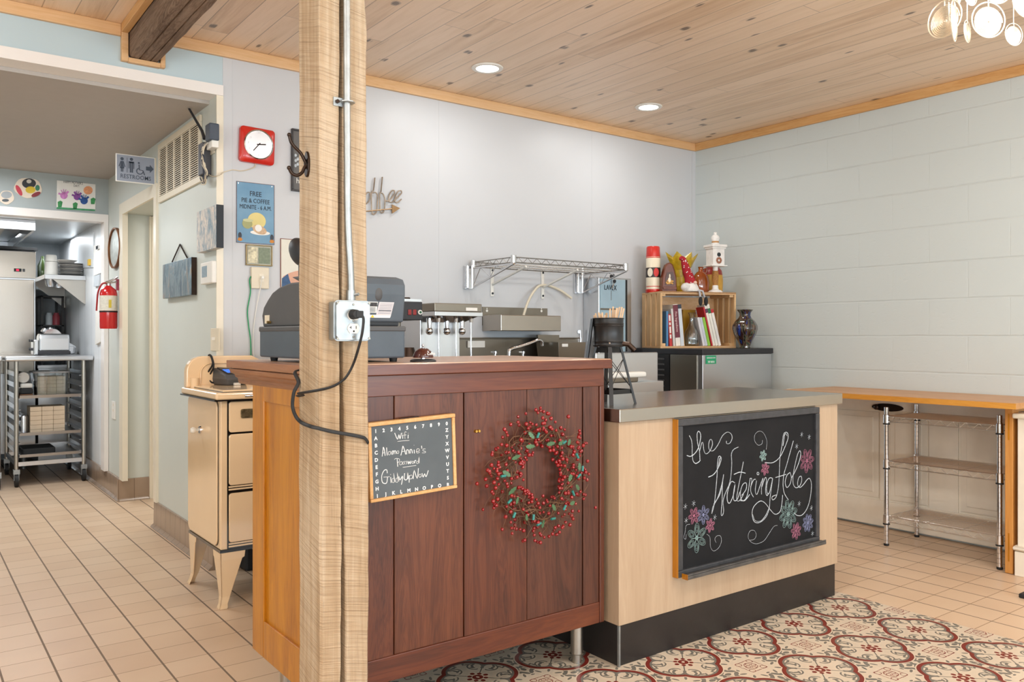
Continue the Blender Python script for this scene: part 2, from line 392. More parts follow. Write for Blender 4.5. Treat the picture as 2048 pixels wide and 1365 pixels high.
# patterned cement tiles
def mosaic_mat():
    m, nt, b = newmat('patterned cement tile'); x, y, z = world_xyz(nt); P_ = .3325
    def cell(ox, oy):
        a = ((x-ox)/P_).fract()*P_-P_/2; c = ((y-oy)/P_).fract()*P_-P_/2
        ax, ay = a.abs(), c.abs(); return ax.max(ay), ax.min(ay), a, c
    # flower centre at (2.926, 2.007): cell origin is half a period away
    p, q, _, _ = cell(2.926-P_/2-P_*12, 2.007-P_/2-P_*20)
    wob = noise(nt, comb(nt, x*70, y*70, 0.0), 1.0, 2)*.004-.002
    lobe = hyp(p-.055, q)                         # along the nearest axis
    sd = lobe+wob*.4
    red = sd.lt(.0955)*sd.gt(.081); grey1 = sd.lt(.081)*sd.gt(.0735)
    inside = sd.lt(.0735)
    diag = ((p-q)*.7071).abs(); rad = hyp(p, q)
    stem = diag.lt(.0022)*rad.gt(.03)*rad.lt(.118)
    def ring(cx, cy, r, w): return (hyp(p-cx, q-cy)-r).abs().lt(w)
    def dot(cx, cy, rx, ry, t=0.0):
        ct, st = math.cos(t), math.sin(t); dx, dy = p-cx, q-cy
        return hyp((dx*ct+dy*st)/rx, (dy*ct-dx*st)/ry).lt(1.0)
    curl = ring(.083, .043, .026, .0030)*((p-q).gt(.018).max(q.gt(.052)))
    for (cx, cy, rx, ry, t) in ((.088, .036, .015, .005, .4), (.1, .048, .013, .0045, 1.2), (.078, .03, .011, .0045, 2.2), (.111, .03, .014, .0045, 1.9), (.122, .018, .011, .004, .5)):
        curl = curl.max(dot(cx, cy, rx, ry, t))
    grey = (curl*inside).max(stem)
    fl = (rad.lt(.019)*(rad+wob*3).gt(.006)).max(dot(.033, 0.0, .009, .008)).max(dot(.020, .020, .008, .008))
    redc = fl.max(dot(.0465, .0, .0001, .0001))
    # outside foliage and the corner ornament
    P2, Q2, a2, c2 = cell(2.926-P_*12, 2.007-P_*20)     # centred between four flowers
    r2 = hyp(P2, Q2); outside = sd.gt(.1)
    def dot2(cx, cy, rx, ry, t=0.0):
        ct, st = math.cos(t), math.sin(t); dx, dy = P2-cx, Q2-cy
        return hyp((dx*ct+dy*st)/rx, (dy*ct-dx*st)/ry).lt(1.0)
    leaf = dot2(.095, .012, .017, .008, .6)
    for a in ((.11, .03, .019, .0085, 1.2), (.125, .0, .014, .009, 0), (.135, .02, .017, .0075, -.5), (.08, .03, .014, .005, -.4), (.15, .008, .014, .0075, .9), (.072, .0, .008, .0045, 1.57), (.066, .066, .013, .005, .78)):
        leaf = leaf.max(dot2(*a))
    orn = ((P2+(Q2*1.0)*.0+wob*2-.04).abs().lt(.0014)*Q2.lt(.04)).max((hyp(P2-.0, Q2)-.024+wob*3).abs().lt(.0014)).max((hyp(P2-.03, Q2-.03)-.011).abs().lt(.0014)).max((hyp(P2-.014, Q2)-.008).abs().lt(.0013))
    c = mixc(nt, noise(nt, comb(nt, x*4, y*4, 0.0), 1.0)*.5, '#d8c8b3', '#cdbba4')
    c = mixc(nt, (grey.max(grey1)).max(leaf*outside), c, '#77736a')
    c = mixc(nt, red.max(redc).max(orn*outside), c, '#7c2a20')
    setc(nt, b, c); b.inputs['Roughness'].default_value = .32
    return m
M['mosaic'] = mosaic_mat()

# painted concrete blocks
def block_mat():
    m, nt, b = newmat('painted block wall'); x, y, z = world_xyz(nt)
    wv = noise(nt, comb(nt, y*5, z*5, 0.0), 1.0, 3)*.016-.008
    rz = (z-.1025+wv*.5)/.2145+10.0; row = rz.floor(); fz = rz.fract()
    ry = (y+wv)/.44+20.0+(row/2.0).fract(); fy = ry.fract()
    dz = fz.min(1-fz)*.2145; dy = fy.min(1-fy)*.44
    brk = noise(nt, comb(nt, y*9, z*9, 3.0), 1.0, 3)
    h1 = (1-dz/.0065).cl(); v1 = (1-dy/.005).cl()*(brk*1.2).cl()*.45
    mort = h1.max(v1)*(brk*1.5).cl(); n = noise(nt, comb(nt, y*45, z*45, x*45), 1.0, 4)
    pit = (noise(nt, comb(nt, y*22, z*40, 0.0), 1.0, 3)-.62).cl()*3
    c = mixc(nt, noise(nt, comb(nt, y*1.2, z*1.2, 0.0), 1.0)*.5, '#cdd4d3', '#c7cecd'); c = mixc(nt, mort*.14, c, '#a4a9a2')
    setc(nt, b, c); b.inputs['Roughness'].default_value = .5
    bump(nt, b, (1-mort)*1.0+n*.16-pit*.5, .5, .006)
    return m
M['block'] = block_mat()
def basetile_mat(ax):
    m, nt, b = newmat('cove base tile '+ax); x, y, z = world_xyz(nt); t = (y if ax == 'y' else x)
    f = (t/.1045).fract(); g = f.lt(.03); n = noise(nt, comb(nt, x*9, y*9, z*9), 1.0)
    c = mixc(nt, n*.6, '#a48d78', '#8d7561'); setc(nt, b, mixc(nt, g, c, '#6c5848')); b.inputs['Roughness'].default_value = .22
    bump(nt, b, 1-g, .4, .003); return m
M['base_y'] = basetile_mat('y'); M['base_x'] = basetile_mat('x')
def frp_kitchen():
    m, nt, b = newmat('kitchen wall panel'); x, y, z = world_xyz(nt)
    f = (y/.3).fract(); g = f.lt(.03); setc(nt, b, mixc(nt, g, '#eef1f4', '#d4d9dd')); b.inputs['Roughness'].default_value = .4
    return m
M['kitchen_wall'] = frp_kitchen()

# ================================================================ THE SETTING
CZ = 2.63; YB = 4.19; XR = 4.85; XH = 1.28; YK = 6.83; HZ = 2.36
struct(bx(-3.1, 4.95, -3.1, 9.4, -.08, 0), 'floor', M['tile'])
struct(bx(1.2, 3.45, -3, 2.6, 0, .002), 'floor', M['mosaic'])
struct(bx(-3.1, 4.95, -3.1, YB+.12, CZ, CZ+.06), 'ceiling', M['ceiling'])
struct(bx(-.9, 1.31, YB+.12, YK, HZ, HZ+.06), 'ceiling', M['paint_hall_ceiling'])
struct(bx(-2.1, XH, YK+.1, 9.3, 2.075, 2.13), 'ceiling', plain('kitchen ceiling', '#d4d8da', .3, .1, var=.02))
struct(bx(1.31, XR+.1, YB, YB+.12, 0, CZ), 'wall_back', M['white_frp'])
s = MB()
for x in (1.36, 2.58, 3.8): s.box(x-.0025, x+.0025, YB-.0012, YB, 0, CZ-.05)
s.box(4.815, 4.85, YB-.006, YB, 0, CZ-.05)
struct(s, 'trim_1', M['white_frp'])
struct(bx(1.2785, 1.312, YB-.004, YB+.003, 0, 2.378), 'trim_2', M['cream_trim'])
struct(bx(XR, XR+.1, -3.1, YB, 0, CZ), 'wall_right', M['block'])
# wall over the hall opening, and the wall left of it
struct(bx(-3.1, 1.3095, YB, YB+.12, 2.43, CZ), 'wall_header', M['paint_blue'])
struct(bx(-3.1, -.42, YB, YB+.12, 0, 2.43), 'wall_left_of_hall', M['paint_blue'])
struct(bx(-.42, 1.3095, YB-.012, YB+.118, 2.378, 2.43), 'trim_3', M['trim_white'])
# left and front walls of the dining room, with window openings
s = MB(); s.box(-3.1, -3, -3.1, -.5, 0, CZ); s.box(-3.1, -3, 1.7, YB, 0, CZ); s.box(-3.1, -3, -.5, 1.7, 0, .6); s.box(-3.1, -3, -.5, 1.7, 2.3, CZ)
struct(s, 'wall_left', M['paint_sage'])
s = MB(); s.box(-3, XR, -3.1, -3, 0, .6); s.box(-3, XR, -3.1, -3, 2.3, CZ)
for a, c in ((-3, -2.4), (-.6, .3), (2.1, 2.5), (4.3, XR)): s.box(a, c, -3.1, -3, .6, 2.3)
struct(s, 'wall_front', M['paint_sage'])
for k, (a, c) in enumerate(((-2.4, -.6), (.3, 2.1), (2.5, 4.3))):
    s = MB()
    for q in (a, (a+c)/2-.025, c-.05): s.box(q, q+.05, -3.09, -3.03, .6, 2.3)
    s.box(a, c, -3.09, -3.03, .6, .65); s.box(a, c, -3.09, -3.03, 2.25, 2.3)
    struct(s, 'window_%d' % (k+1), M['trim_white'])
s = MB()
for q in (-.5, .575, 1.65): s.box(-3.09, -3.03, q, q+.05, .6, 2.3)
struct(s, 'window_4', M['trim_white'])
# hall walls
struct(bx(XH, 1.3095, YB+.003, YB+.122, 0, HZ+.02).box(XH, XH+.1, YB+.122, 5.385, 0, HZ+.02), 'wall_hall', M['paint_sage'])
struct(bx(XH, XH+.1, 6.365, YK, 0, HZ+.02), 'wall_hall', M['paint_sage'])
struct(bx(XH, XH+.1, 5.385, 6.365, 2.045, HZ+.02), 'wall_hall', M['paint_sage'])
struct(bx(-1.0, -.9, YB+.12, YK, 0, HZ), 'wall_hall_left', M['paint_sage'])
s = MB(); s.box(XH+.1, 2.6, 6.365, 6.46, 0, 2.045); s.box(2.5, 2.6, 5.385, 6.365, 0, 2.045); s.box(XH+.1, 2.6, 5.3, 5.385, 0, 2.045)
struct(s, 'wall_corridor', M['paint_sage'])
struct(bx(XH+.1, 2.6, 5.3, 6.46, 2.045, 2.075), 'ceiling', M['paint_sage'])
s = MB(); s.box(XH-.016, XH, 6.27, 6.372, .155, 2.11); s.box(XH-.016, XH, 5.395, 6.27, 2.03, 2.11); s.box(XH-.016, XH+.02, 5.335, 5.395, .155, 2.11); s.box(XH, XH+.02, 6.27, 6.366, .155, 2.045)
struct(s, 'trim_4', M['cream_trim'])
# corridor door
d = struct(bx(1.56, 2.3, 6.345, 6.364, .01, 2.0), 'door_1', M['cream_trim'])
s = MB(); s.box(1.46, 1.565, 6.335, 6.364, 0, 2.04)
for k in range(4): s.box(1.475+k*.022, 1.485+k*.022, 6.325, 6.336, 0, 2.04)
s.box(1.565, 2.42, 6.335, 6.364, 2.0, 2.04); struct(s, 'trim_5', M['cream_trim'])
# kitchen opening
struct(bx(-2.1, XH+.1, YK, YK+.1, 2.09, 2.5), 'wall_kitchen', plain('kitchen header paint', '#a9b1b1', .5, var=.02))
struct(bx(-2.1, -.42, YK, YK+.1, 0, 2.09), 'wall_kitchen', M['paint_sage'])
s = MB(); s.box(-.42, XH-.002, YK-.012, YK+.11, 2.035, 2.092); s.box(XH-.032, XH-.002, YK-.012, YK+.11, .155, 2.035)
struct(s, 'trim_6', M['trim_white'])
struct(bx(XH, XH+.1, YK, 9.3, 0, 2.45), 'wall_kitchen_right', M['kitchen_wall'])
struct(bx(-2.1, XH, 9.2, 9.3, 0, 2.075), 'wall_kitchen_back', plain('far kitchen wall', '#b4babd', .35, var=.05, scale=6))
struct(bx(-2.1, -2.0, YK+.1, 9.2, 0, 2.075), 'wall_kitchen_left', M['kitchen_wall'])
# cove base
def base(name, y0, y1, x=XH):
    s = MB(); prof = [(0, 0), (-.034, 0), (-.03, .008), (-.014, .02), (-.012, .148), (-.008, .156), (0, .157)]
    s.loft([[(x+p[0], y, p[1]) for p in prof] for y in (y0, y1)]); struct(s, name, M['base_y'], smooth=50)
base('baseboard_hall', YB+.02, 5.4); base('baseboard_hall', 6.352, YK-.01); base('baseboard_kitchen', YK-.01, 9.2)
s = MB(); prof = [(0, 0), (-.034, 0), (-.03, .008), (-.014, .02), (-.012, .148), (-.008, .156), (0, .157)]
s.loft([[(x, 6.365+p[0], p[1]) for p in prof] for x in (XH-.03, 1.462)]); struct(s, 'baseboard_corridor', M['base_x'], smooth=50)
# pine mouldings under the ceiling
s = MB(); s.box(1.024, XR, YB-.022, YB, 2.574, CZ)
struct(s, 'trim_7', M['pine'], bev=.003)
struct(bx(XR-.022, XR, -3, YB-.022, 2.574, CZ), 'trim_8', M['piney'], bev=.003)
BX0, BX1, BZ = .866, 1.008, 2.478
struct(bx(-3, BX0-.03, YB-.022, YB, 2.574, CZ), 'trim_9', M['pine'], bev=.003)
s = MB(); s.box(BX0-.03, BX0, YB-.03, YB, BZ-.02, CZ); s.box(BX1, BX1+.022, YB-.03, YB, BZ-.02, CZ); s.box(BX0, BX1, YB-.03, YB, BZ-.022, BZ)
struct(s, 'trim_10', M['pine'], bev=.003)
struct(bx(BX0-.032, BX0, -3, YB-.03, 2.588, CZ), 'trim_11', M['piney'], bev=.003)
# timber beam
s = MB(); ys = [-3+i*.12 for i in range(60)]; ys[-1] = YB-.001; rings = []
for y in ys:
    j = lambda a: (random.random()-.5)*a
    rings.append([(BX0+.003+j(.002), y, CZ), (BX0+.004+abs(j(.004)), y, BZ+.012+j(.006)), (BX0+.014, y, BZ+.002+j(.004)), (BX0+.045, y, BZ+.002), (BX0+.049, y, BZ+.01), (BX0+.053, y, BZ+.002), (BX1-.05, y, BZ+j(.003)), (BX1-.047, y, BZ+.012), (BX1-.043, y, BZ+.001), (BX1-.012, y, BZ+.004+j(.004)), (BX1-.002, y, BZ+.014+j(.006)), (BX1, y, CZ)])
s.loft(rings); o = struct(s, 'ceiling_beam', M['reclaimed_dark']); tag(o, 'dark weathered timber beam under the board ceiling, end boxed in pine', 'beam')

# recessed lamps in the ceiling
def can(x, y, label):
    t = thing('recessed_light', label, 'ceiling light', (x, y, CZ-.03), 'round recessed ceiling lights')
    s = MB(); s.lathe([(.062, CZ-.001), (.062, CZ-.008), (.082, CZ-.008), (.086, CZ-.004), (.086, CZ-.001)], x, y, 40); s.build('trim_ring', M['white_plastic'], t, smooth=1)
    s = MB(); s.lathe([(.0, CZ-.004), (.062, CZ-.004), (.062, CZ-.002), (.0, CZ-.002)][::1], x, y, 40)
    s.build('lens', M['lens'], t)
M['lens'] = plain('lit lamp lens', '#fff6e8', .4, emit=6, var=0)
can(2.563, 3.664, 'round recessed light in the board ceiling, the larger one nearer the timber post')
can(3.815, 3.674, 'round recessed light in the board ceiling near the corner of the room')
for x, y, p in CANS[2:]: can(x, y, 'added round recessed ceiling light outside the frame, for even lighting')

# ================================================================ TIMBER POST, CONDUIT, SOCKET BOX, CORD, HOOK
NC = PY(640, 1000, 1.975); PX0 = NC.x; PW = .134; PYF = 1.975; PYB = PYF+.135   # near corner of the post
def post():
    s = MB(); zs = [i*.035 for i in range(76)]; zs[-1] = CZ-.001
    L, R = [], []
    rnd = random.Random(3); wl = wr = wf = 0
    for z in zs:
        wl = wl*.8+(rnd.random()-.5)*.0022; wr = wr*.8+(rnd.random()-.5)*.002; wf = (rnd.random()-.5)*.0015
        w = PW if z > 1.95 else (PW+.004*math.sin(z*2.2))
        if z > 1.95: w = PW-.012*(min(1, (z-1.95)/.2))
        xc = PX0+.061+.004*math.sin(z*3.1)
        g = .0 if z > 2.12 else .0030+.0022*abs(math.sin(z*5))+.0022*rnd.random()
        g = max(g, .0002)
        L.append([(PX0+wl, PYF+.006, z), (PX0+.006+wl, PYF+wf, z), (xc-g-.002, PYF+wf, z), (xc-g, PYF+.004, z), (xc-g*.3, PYF+.05, z), (xc-g*.3, PYB, z), (PX0+wl, PYB, z)])
        R.append([(xc+g*.3, PYB, z), (xc+g*.3, PYF+.05, z), (xc+g, PYF+.004, z), (xc+g+.002, PYF+wf*.5, z), (PX0+w-.005+wr, PYF+wf*.5, z), (PX0+w+wr, PYF+.005, z), (PX0+w+wr, PYB, z)])
    s.loft(L); s.loft(R); s.box(PX0+.03, PX0+PW-.03, PYF+.04, PYB-.002, 0, CZ-.002)
    return tag(s.build('timber_post', M['reclaimed'], loc=(PX0+PW/2, PYF+PW/2, 0)), 'rough sawn timber post with a long split, standing before the wooden counter', 'post')
post()
YW = PYF
# conduit
t = thing('electrical_conduit', 'thin galvanised conduit running down the front of the timber post', 'conduit', (PY(693, 0, YW).x, YW-.01, 1.28))
yc = YW-.0105
pts = [PY(u, v, yc) for u, v in ((692, -160), (693.5, 120), (694.5, 300), (695.5, 420), (697.5, 480), (700.5, 530), (702, 565), (702.3, 600))]
pts[0].z = CZ
s = MB(); s.tube(smoothpath(pts[:1]+pts[1:], 5), .0088, 16); s.build('tube', M['galv'], t, smooth=60)
p = PY(702, 592, yc); s = MB(); s.cyl(p-Vector((0, 0, .014)), p+Vector((0, 0, .014)), .0115, seg=16); s.cyl(p+Vector((.004, -.008, .002)), p+Vector((.012, -.02, .004)), .004, seg=8); s.build('connector', M['galv'], t, smooth=30)
p = PY(694, 205, yc)
s = MB(); s.box(p.x-.034, p.x-.008, YW-.003, YW, p.z-.011, p.z+.011); s.tube([(p.x-.011, YW-.002, p.z), (p.x-.010, YW-.016, p.z), (p.x-.004, YW-.0225, p.z), (p.x+.004, YW-.0225, p.z), (p.x+.0105, YW-.016, p.z), (p.x+.0105, YW-.001, p.z)], .0026, 6, flat=4.0)
st = s.build('strap', M['galv'], t); s = MB(); s.cyl((p.x-.024, YW-.003, p.z), (p.x-.024, YW-.008, p.z), .0055, seg=6); s.build('screw', M['bronze'], st)
# socket box
yb = YW-.04; bl = PY(668, 640, yb-.004).x; br_ = PY(741, 640, yb-.004).x; zt = PY(700, 601, yb).z; zb = PY(700, 683, yb).z
bxm, bzm = (bl+br_)/2, (zt+zb)/2; bw, bh = br_-bl, zt-zb
t = thing('socket_box', 'square galvanised socket box with raised cover, fixed to the timber post', 'electrical box', (bxm, YW, bzm))
s = MB(); s.box(bl+.004, br_-.004, yb, YW-.0005, zb+.003, zt-.003); s.build('back_box', M['galv'], t, bev=.004)
s = MB(); s.prism(rrect(bw, bh, .012), (bxm, yb, bzm), (1, 0, 0), (0, 0, 1), (0, -.002, 0))
s.prism([(-.5*bw+.012, -.5*bh+.003), (.5*bw-.012, -.5*bh+.003), (.5*bw-.004, -.5*bh+.014), (.5*bw-.004, .5*bh-.014), (.5*bw-.012, .5*bh-.003), (-.5*bw+.012, .5*bh-.003), (-.5*bw+.004, .5*bh-.014), (-.5*bw+.004, -.5*bh+.014)], (bxm, yb-.002, bzm), (1, 0, 0), (0, 0, 1), (0, -.008, 0))
s.build('cover', M['galv'], t, bev=.003, seg=3)
for a, c in ((-1, 1), (1, 1), (-1, -1), (1, -1)):
    s = MB(); s.cyl((bxm+a*(bw/2-.007), yb-.011, bzm+c*(bh/2-.007)), (bxm+a*(bw/2-.007), yb-.0125, bzm+c*(bh/2-.007)), .003, seg=8); s.build('screw', M['steel_dark'], t)
for c in (.041, -.041, .0): s = MB(); s.cyl((bxm, yb-.01, bzm+c), (bxm, yb-.0125, bzm+c), .0028, seg=8); s.build('screw', M['steel_dark'], t)
for k, (u, v) in enumerate(((707, 631), (707, 657.5))):
    p = PY(u, v, yb-.011); s = MB(); s.prism([(x*.0165, z*.0135 if abs(z) < .8 else math.copysign(.0125, z)) for x, z in [(math.cos(q*PI/10), math.sin(q*PI/10)) for q in range(20)]], (p.x, yb-.0095, p.z), (1, 0, 0), (0, 0, 1), (0, -.003, 0))
    so = s.build('socket_face', M['white_plastic'], t)
    s = MB(); yy = yb-.0128
    s.box(p.x-.0085, p.x-.0068, yy-.0004, yy, p.z-.001, p.z+.006); s.box(p.x-.0118, p.x-.0085, yy-.0004, yy, p.z+.0015, p.z+.0035); s.box(p.x+.0055, p.x+.0072, yy-.0004, yy, p.z-.001, p.z+.0065); s.cyl((p.x, yy, p.z-.007), (p.x, yy-.0004, p.z-.007), .0026, seg=10)
    s.build('slots', M['black_rubber'], so)
# cord wound round the post
t = thing('extension_cord', 'flat black power cord plugged in and wound once round the timber post', 'power cord', tuple(PY(712, 700, YW-.02)))
p = PY(714, 629, yb-.03)
s = MB(); s.cyl((p.x-.004, yb-.0125, p.z), (p.x-.001, yb-.034, p.z), .0135, .0115, 14); s.box(p.x-.004, p.x+.016, yb-.036, yb-.02, p.z-.009, p.z+.009); s.build('plug', M['black_rubber'], t, bev=.002)
yo = YW-.011
path = [Vector((p.x+.014, yb-.03, p.z-.002)), PY(727, 640, yb-.034), PY(724, 668, yb-.032), PY(716, 700, yb-.016), PY(706, 730, yo-.014), PY(692, 755, yo-.006), PY(676, 768, yo), PY(658, 776, yo), PY(636, 781, yo), PY(612, 785, yo+.01), PY(597, 788, yo+.05)]
xl = PX0-.012
path += [Vector((xl-.004, YW+.07, path[-1].z-.006)), Vector((xl+.004, YW+.125, path[-1].z-.012)), Vector((PX0+.06, PYB+.018, 1.02)), Vector((PX0+PW+.012, PYB+.016, 1.04)), Vector((PX0+PW+.012, PYB-.01, 1.05)), Vector((PX0+PW+.004, PYB+.017, 1.06)), Vector((PX0+.06, PYB+.019, 1.075))]
path2 = [Vector((PX0-.003, PYB+.016, 1.078)), PX(597, 765, xl+.006), PX(588, 785, xl-.006), PX(585, 812, xl-.008), PX(591, 832, xl-.006), PX(602, 845, xl), PY(620, 853, yo+.01), PY(640, 858, yo), PY(665, 864, yo), PY(700, 870, yo), PY(728, 876, yo+.002), PY(735, 882, yo+.02), Vector((PX0+PW+.008, PYB-.03, .985)), Vector((PX0+PW-.01, PYB+.014, .97))]
s = MB(); s.tube(smoothpath(path+path2, 6), .0025, 8, flat=2.0); s.build('cable', M['black_rubber'], t, smooth=60)
# coat hook on the left face of the post
hx = PX0; hc = PX(616, 329, hx)
t = thing('coat_hook', 'dark bronze double coat hook on the left face of the timber post', 'coat hook', tuple(hc))
s = MB(); s.prism([(.016*math.cos(q*PI/10), .034*math.sin(q*PI/10)) for q in range(20)], (hx, hc.y, hc.z), (0, 1, 0), (0, 0, 1), (-.006, 0, 0)); s.build('plate', M['bronze'], t, bev=.002)
for nm_, pp in (('hook', ((612, 327), (608.5, 320), (601, 306), (590, 295), (582, 284), (578.5, 270))), ('hook', ((612, 331), (608, 337), (604, 345.5), (595, 351), (584, 347), (578, 336)))):
    yy = hc.y; q = [PY(u, v, yy) for u, v in pp]; s = MB(); s.tube(smoothpath(q, 4), .0044, 10); s.sph(q[-1], .0058, 10); s.build(nm_, M['bronze'], t, smooth=60)
s = MB(); q = PY(611, 329, hc.y); s.cyl((hx-.004, hc.y, hc.z), tuple(q), .008, .009, 12); s.build('neck', M['bronze'], t, smooth=40)

# ================================================================ WOODEN SERVICE COUNTER
WX0, WX1, WY0, WY1, WT = .927, 2.02, 2.16, 2.66, 1.092
t = thing('service_counter', 'tall red stained wooden counter on steel legs carrying the cash register', 'counter', (1.47, 2.4, 0))
s = MB(); s.box(.905, 2.038, 2.143, 2.80, WT-.03, WT)
for k in range(1): pass
s.build('counter_top', M['ctop'], t, bev=.004)
s = MB(); s.box(.907, 2.037, 2.138, 2.144, WT-.034, WT-.003); s.build('front_edge', M['firx'], t, bev=.002)
s = MB(); s.box(WX0+.02, WX1-.002, WY0, WY0+.022, .995, WT-.035); s.build('top_rail', M['firx'], t, bev=.002)
xs = [WX0+.022, 1.153, 1.178, 1.4245, 1.6755, 1.9215, 1.996]
for k, (a, c) in enumerate(((WX0+.022, 1.176), (1.180, 1.4235), (1.4265, 1.674), (1.677, 1.920), (1.924, 1.996))):
    s = MB(); s.box(a, c, WY0+.005+.002*(k % 2), WY0+.022, .228, .996); o = s.build('board', (M['fir'], M['fir_warm'], M['fir'], M['fir_dark'], M['fir_dark'])[k], t, bev=.0015)
    o.modifiers['bevel'].segments = 1
s = MB(); s.box(WX0+.02, 1.998, WY0+.002, WY0+.024, .154, .2285); s.build('bottom_rail', M['firx'], t, bev=.003)
s = MB(); s.box(1.998, WX1, WY0, WY0+.03, .154, .996); s.box(2.012, WX1, WY0+.02, WY1, .154, WT-.035); s.build('corner_stile', M['fir'], t, bev=.004)
s = MB(); s.box(WX0+.05, WX1-.012, WY0+.022, WY0+.03, .16, 1.05); s.box(WX0+.01, WX1, WY1-.02, WY1, .154, WT-.03); s.box(WX0+.03, WX1, WY0+.02, WY1, .154, .17); s.build('carcass', M['black_metal'], t)
# left end panel: frame and sunk panel, moulding above
s = MB(); xf = WX0
s.box(xf, xf+.022, WY1-.10, WY1, .154, 1.03); s.box(xf, xf+.022, WY0, WY0+.055, .154, 1.03); s.box(xf, xf+.022, WY0+.055, WY1-.10, .965, 1.03); s.box(xf, xf+.022, WY0+.055, WY1-.10, .154, .27)
s.build('end_frame', M['oak'], t, bev=.003)
s = MB(); s.box(xf+.01, xf+.02, WY0+.05, WY1-.095, .265, .97); s.build('end_panel', M['oak'], t)
s = MB(); prof = [(.0, 1.012), (-.004, 1.02), (-.005, 1.03), (-.014, 1.036), (-.016, 1.044), (-.03, 1.05), (-.034, 1.06), (-.034, 1.064), (.02, 1.064), (.02, 1.012)]
s.loft([[(xf+a, y, z) for a, z in prof] for y in (WY0-.02, 2.79)]); s.box(xf-.04, xf+.03, WY0-.022, 2.8, 1.067, 1.0915); s.build('crown_moulding', M['oak_mold'], t, bev=.002)
for x, y in ((1.955, 2.235), (1.955, 2.6), (1.02, 2.25), (1.02, 2.6)):
    s = MB(); s.lathe([(.0225, .16), (.0225, .036), (.017, .032), (.017, .0)], x, y, 24); s.build('leg', M['steelz'], t, smooth=1)

# alphabet chalkboard hanging on the counter front
t = thing('alphabet_chalkboard', 'small framed alphabet chalkboard with the wifi password, hung on the wooden counter', 'chalkboard', tuple(PY(822, 915, 2.14)))
A, B, C, D = [PY(u, v, 2.138) for u, v in ((736, 847), (910, 827.5), (912.5, 979), (741, 1007))]
ux = (B-A).normalized(); uy = (A-D); hh = uy.length; uy = uy.normalized(); ww = (B-A).length; nrm = Vector((0, -1, 0))
def brd(a, c): return A+ux*a-uy*c
def slab(s, a0, a1, c0, c1, y0, y1):
    P0 = [brd(a, c) for a, c in ((a0, c0), (a1, c0), (a1, c1), (a0, c1))]
    s.loft([[Vector((p.x, y0, p.z)) for p in P0], [Vector((p.x, y1, p.z)) for p in P0]])
fw = .0135
s = MB(); slab(s, -.0, ww, 0, fw*.85, 2.136, 2.159); slab(s, 0, ww, hh-fw*.7, hh, 2.136, 2.159); slab(s, 0, fw*.8, fw*.85, hh-fw*.7, 2.138, 2.159); slab(s, ww-fw*.8, ww, fw*.85, hh-fw*.7, 2.138, 2.159); s.build('frame', M['piney'], t, bev=.002)
s = MB(); slab(s, fw*.8-.001, ww-fw*.8+.001, fw*.85-.001, hh-fw*.7+.001, 2.143, 2.156); s.build('slate', M['slate_grey'], t)
yl = 2.1425
def cr5(a, c): return PY(720+a/7, 820+c/7, yl)
GL = []
for k, ch in enumerate('1234567890'): GL.append((ch, 220+k*110.5, 304-k*12))
for k, ch in enumerate('ABCDEFGHI'): GL.append((ch, 221+k*2.7, 404+k*101))
for k, ch in enumerate('ZYXWVUTSR'): GL.append((ch, 1216+k*2, 288+k*95.5))
for k, ch in enumerate('JKLMNOPQ'): GL.append((ch, 362+k*107.5, 1186-k*17.2))
lt = None
for ch, a, c in GL:
    text(ch, .0148, cr5(a, c), ux, uy, M['white_ink'], 'printed_character', t, off=.0005, ext=.0002)
def strokes(lines, r, mat, name, parent, fn, n=3, seg=5, flat=1.0, rr=None):
    s = MB()
    for L in lines:
        s.tube(smoothpath([fn(a, c) for a, c in L], n), r, seg, flat=flat)
    return s.build(name, mat, parent)
wifi = [[(485, 325), (525, 415), (545, 350), (560, 410), (580, 325)], [(598, 350), (598, 405)], [(598, 328), (599, 332)], [(650, 315), (630, 310), (625, 340), (628, 408)], [(608, 358), (648, 352)], [(675, 350), (673, 402)], [(676, 328), (677, 331)], [(525, 445), (610, 436), (690, 430)]]
wifi += [[(310, 655), (322, 560), (325, 525), (340, 560), (352, 645)], [(312, 610), (350, 598)], [(372, 530), (375, 590), (382, 642)], [(430, 585), (400, 590), (395, 625), (418, 632), (430, 590), (440, 630)], [(455, 630), (452, 585), (470, 580), (475, 622), (480, 582), (500, 580), (505, 620)], [(530, 575), (515, 590), (522, 615), (542, 605), (540, 580), (528, 576)]]
wifi += [[(572, 640), (590, 560), (600, 510), (618, 550), (640, 625)], [(578, 590), (635, 580)], [(655, 625), (652, 570), (675, 565), (688, 615)], [(705, 612), (700, 565), (722, 560), (735, 610)], [(758, 560), (762, 612)], [(755, 495), (757, 499)], [(785, 590), (830, 575), (825, 550), (800, 550), (788, 580), (800, 608), (835, 595)], [(862, 505), (866, 545)], [(915, 550), (885, 552), (880, 575), (915, 585), (912, 602), (868, 605)]]
wifi += [[(520, 690), (525, 750), (528, 798)], [(480, 700), (500, 682), (550, 690), (545, 730), (525, 738)], [(590, 728), (560, 732), (555, 770), (585, 765), (592, 730), (600, 770)], [(630, 725), (608, 730), (625, 750), (610, 768)], [(655, 722), (640, 728), (655, 745), (640, 765)], [(668, 720), (680, 762), (690, 725), (705, 758), (715, 715)], [(740, 718), (725, 740), (740, 755), (755, 735), (740, 718)], [(765, 750), (768, 715), (785, 712)], [(820, 720), (795, 725), (790, 750), (815, 748), (825, 660), (828, 750)], [(598, 808), (690, 795), (785, 780)]]
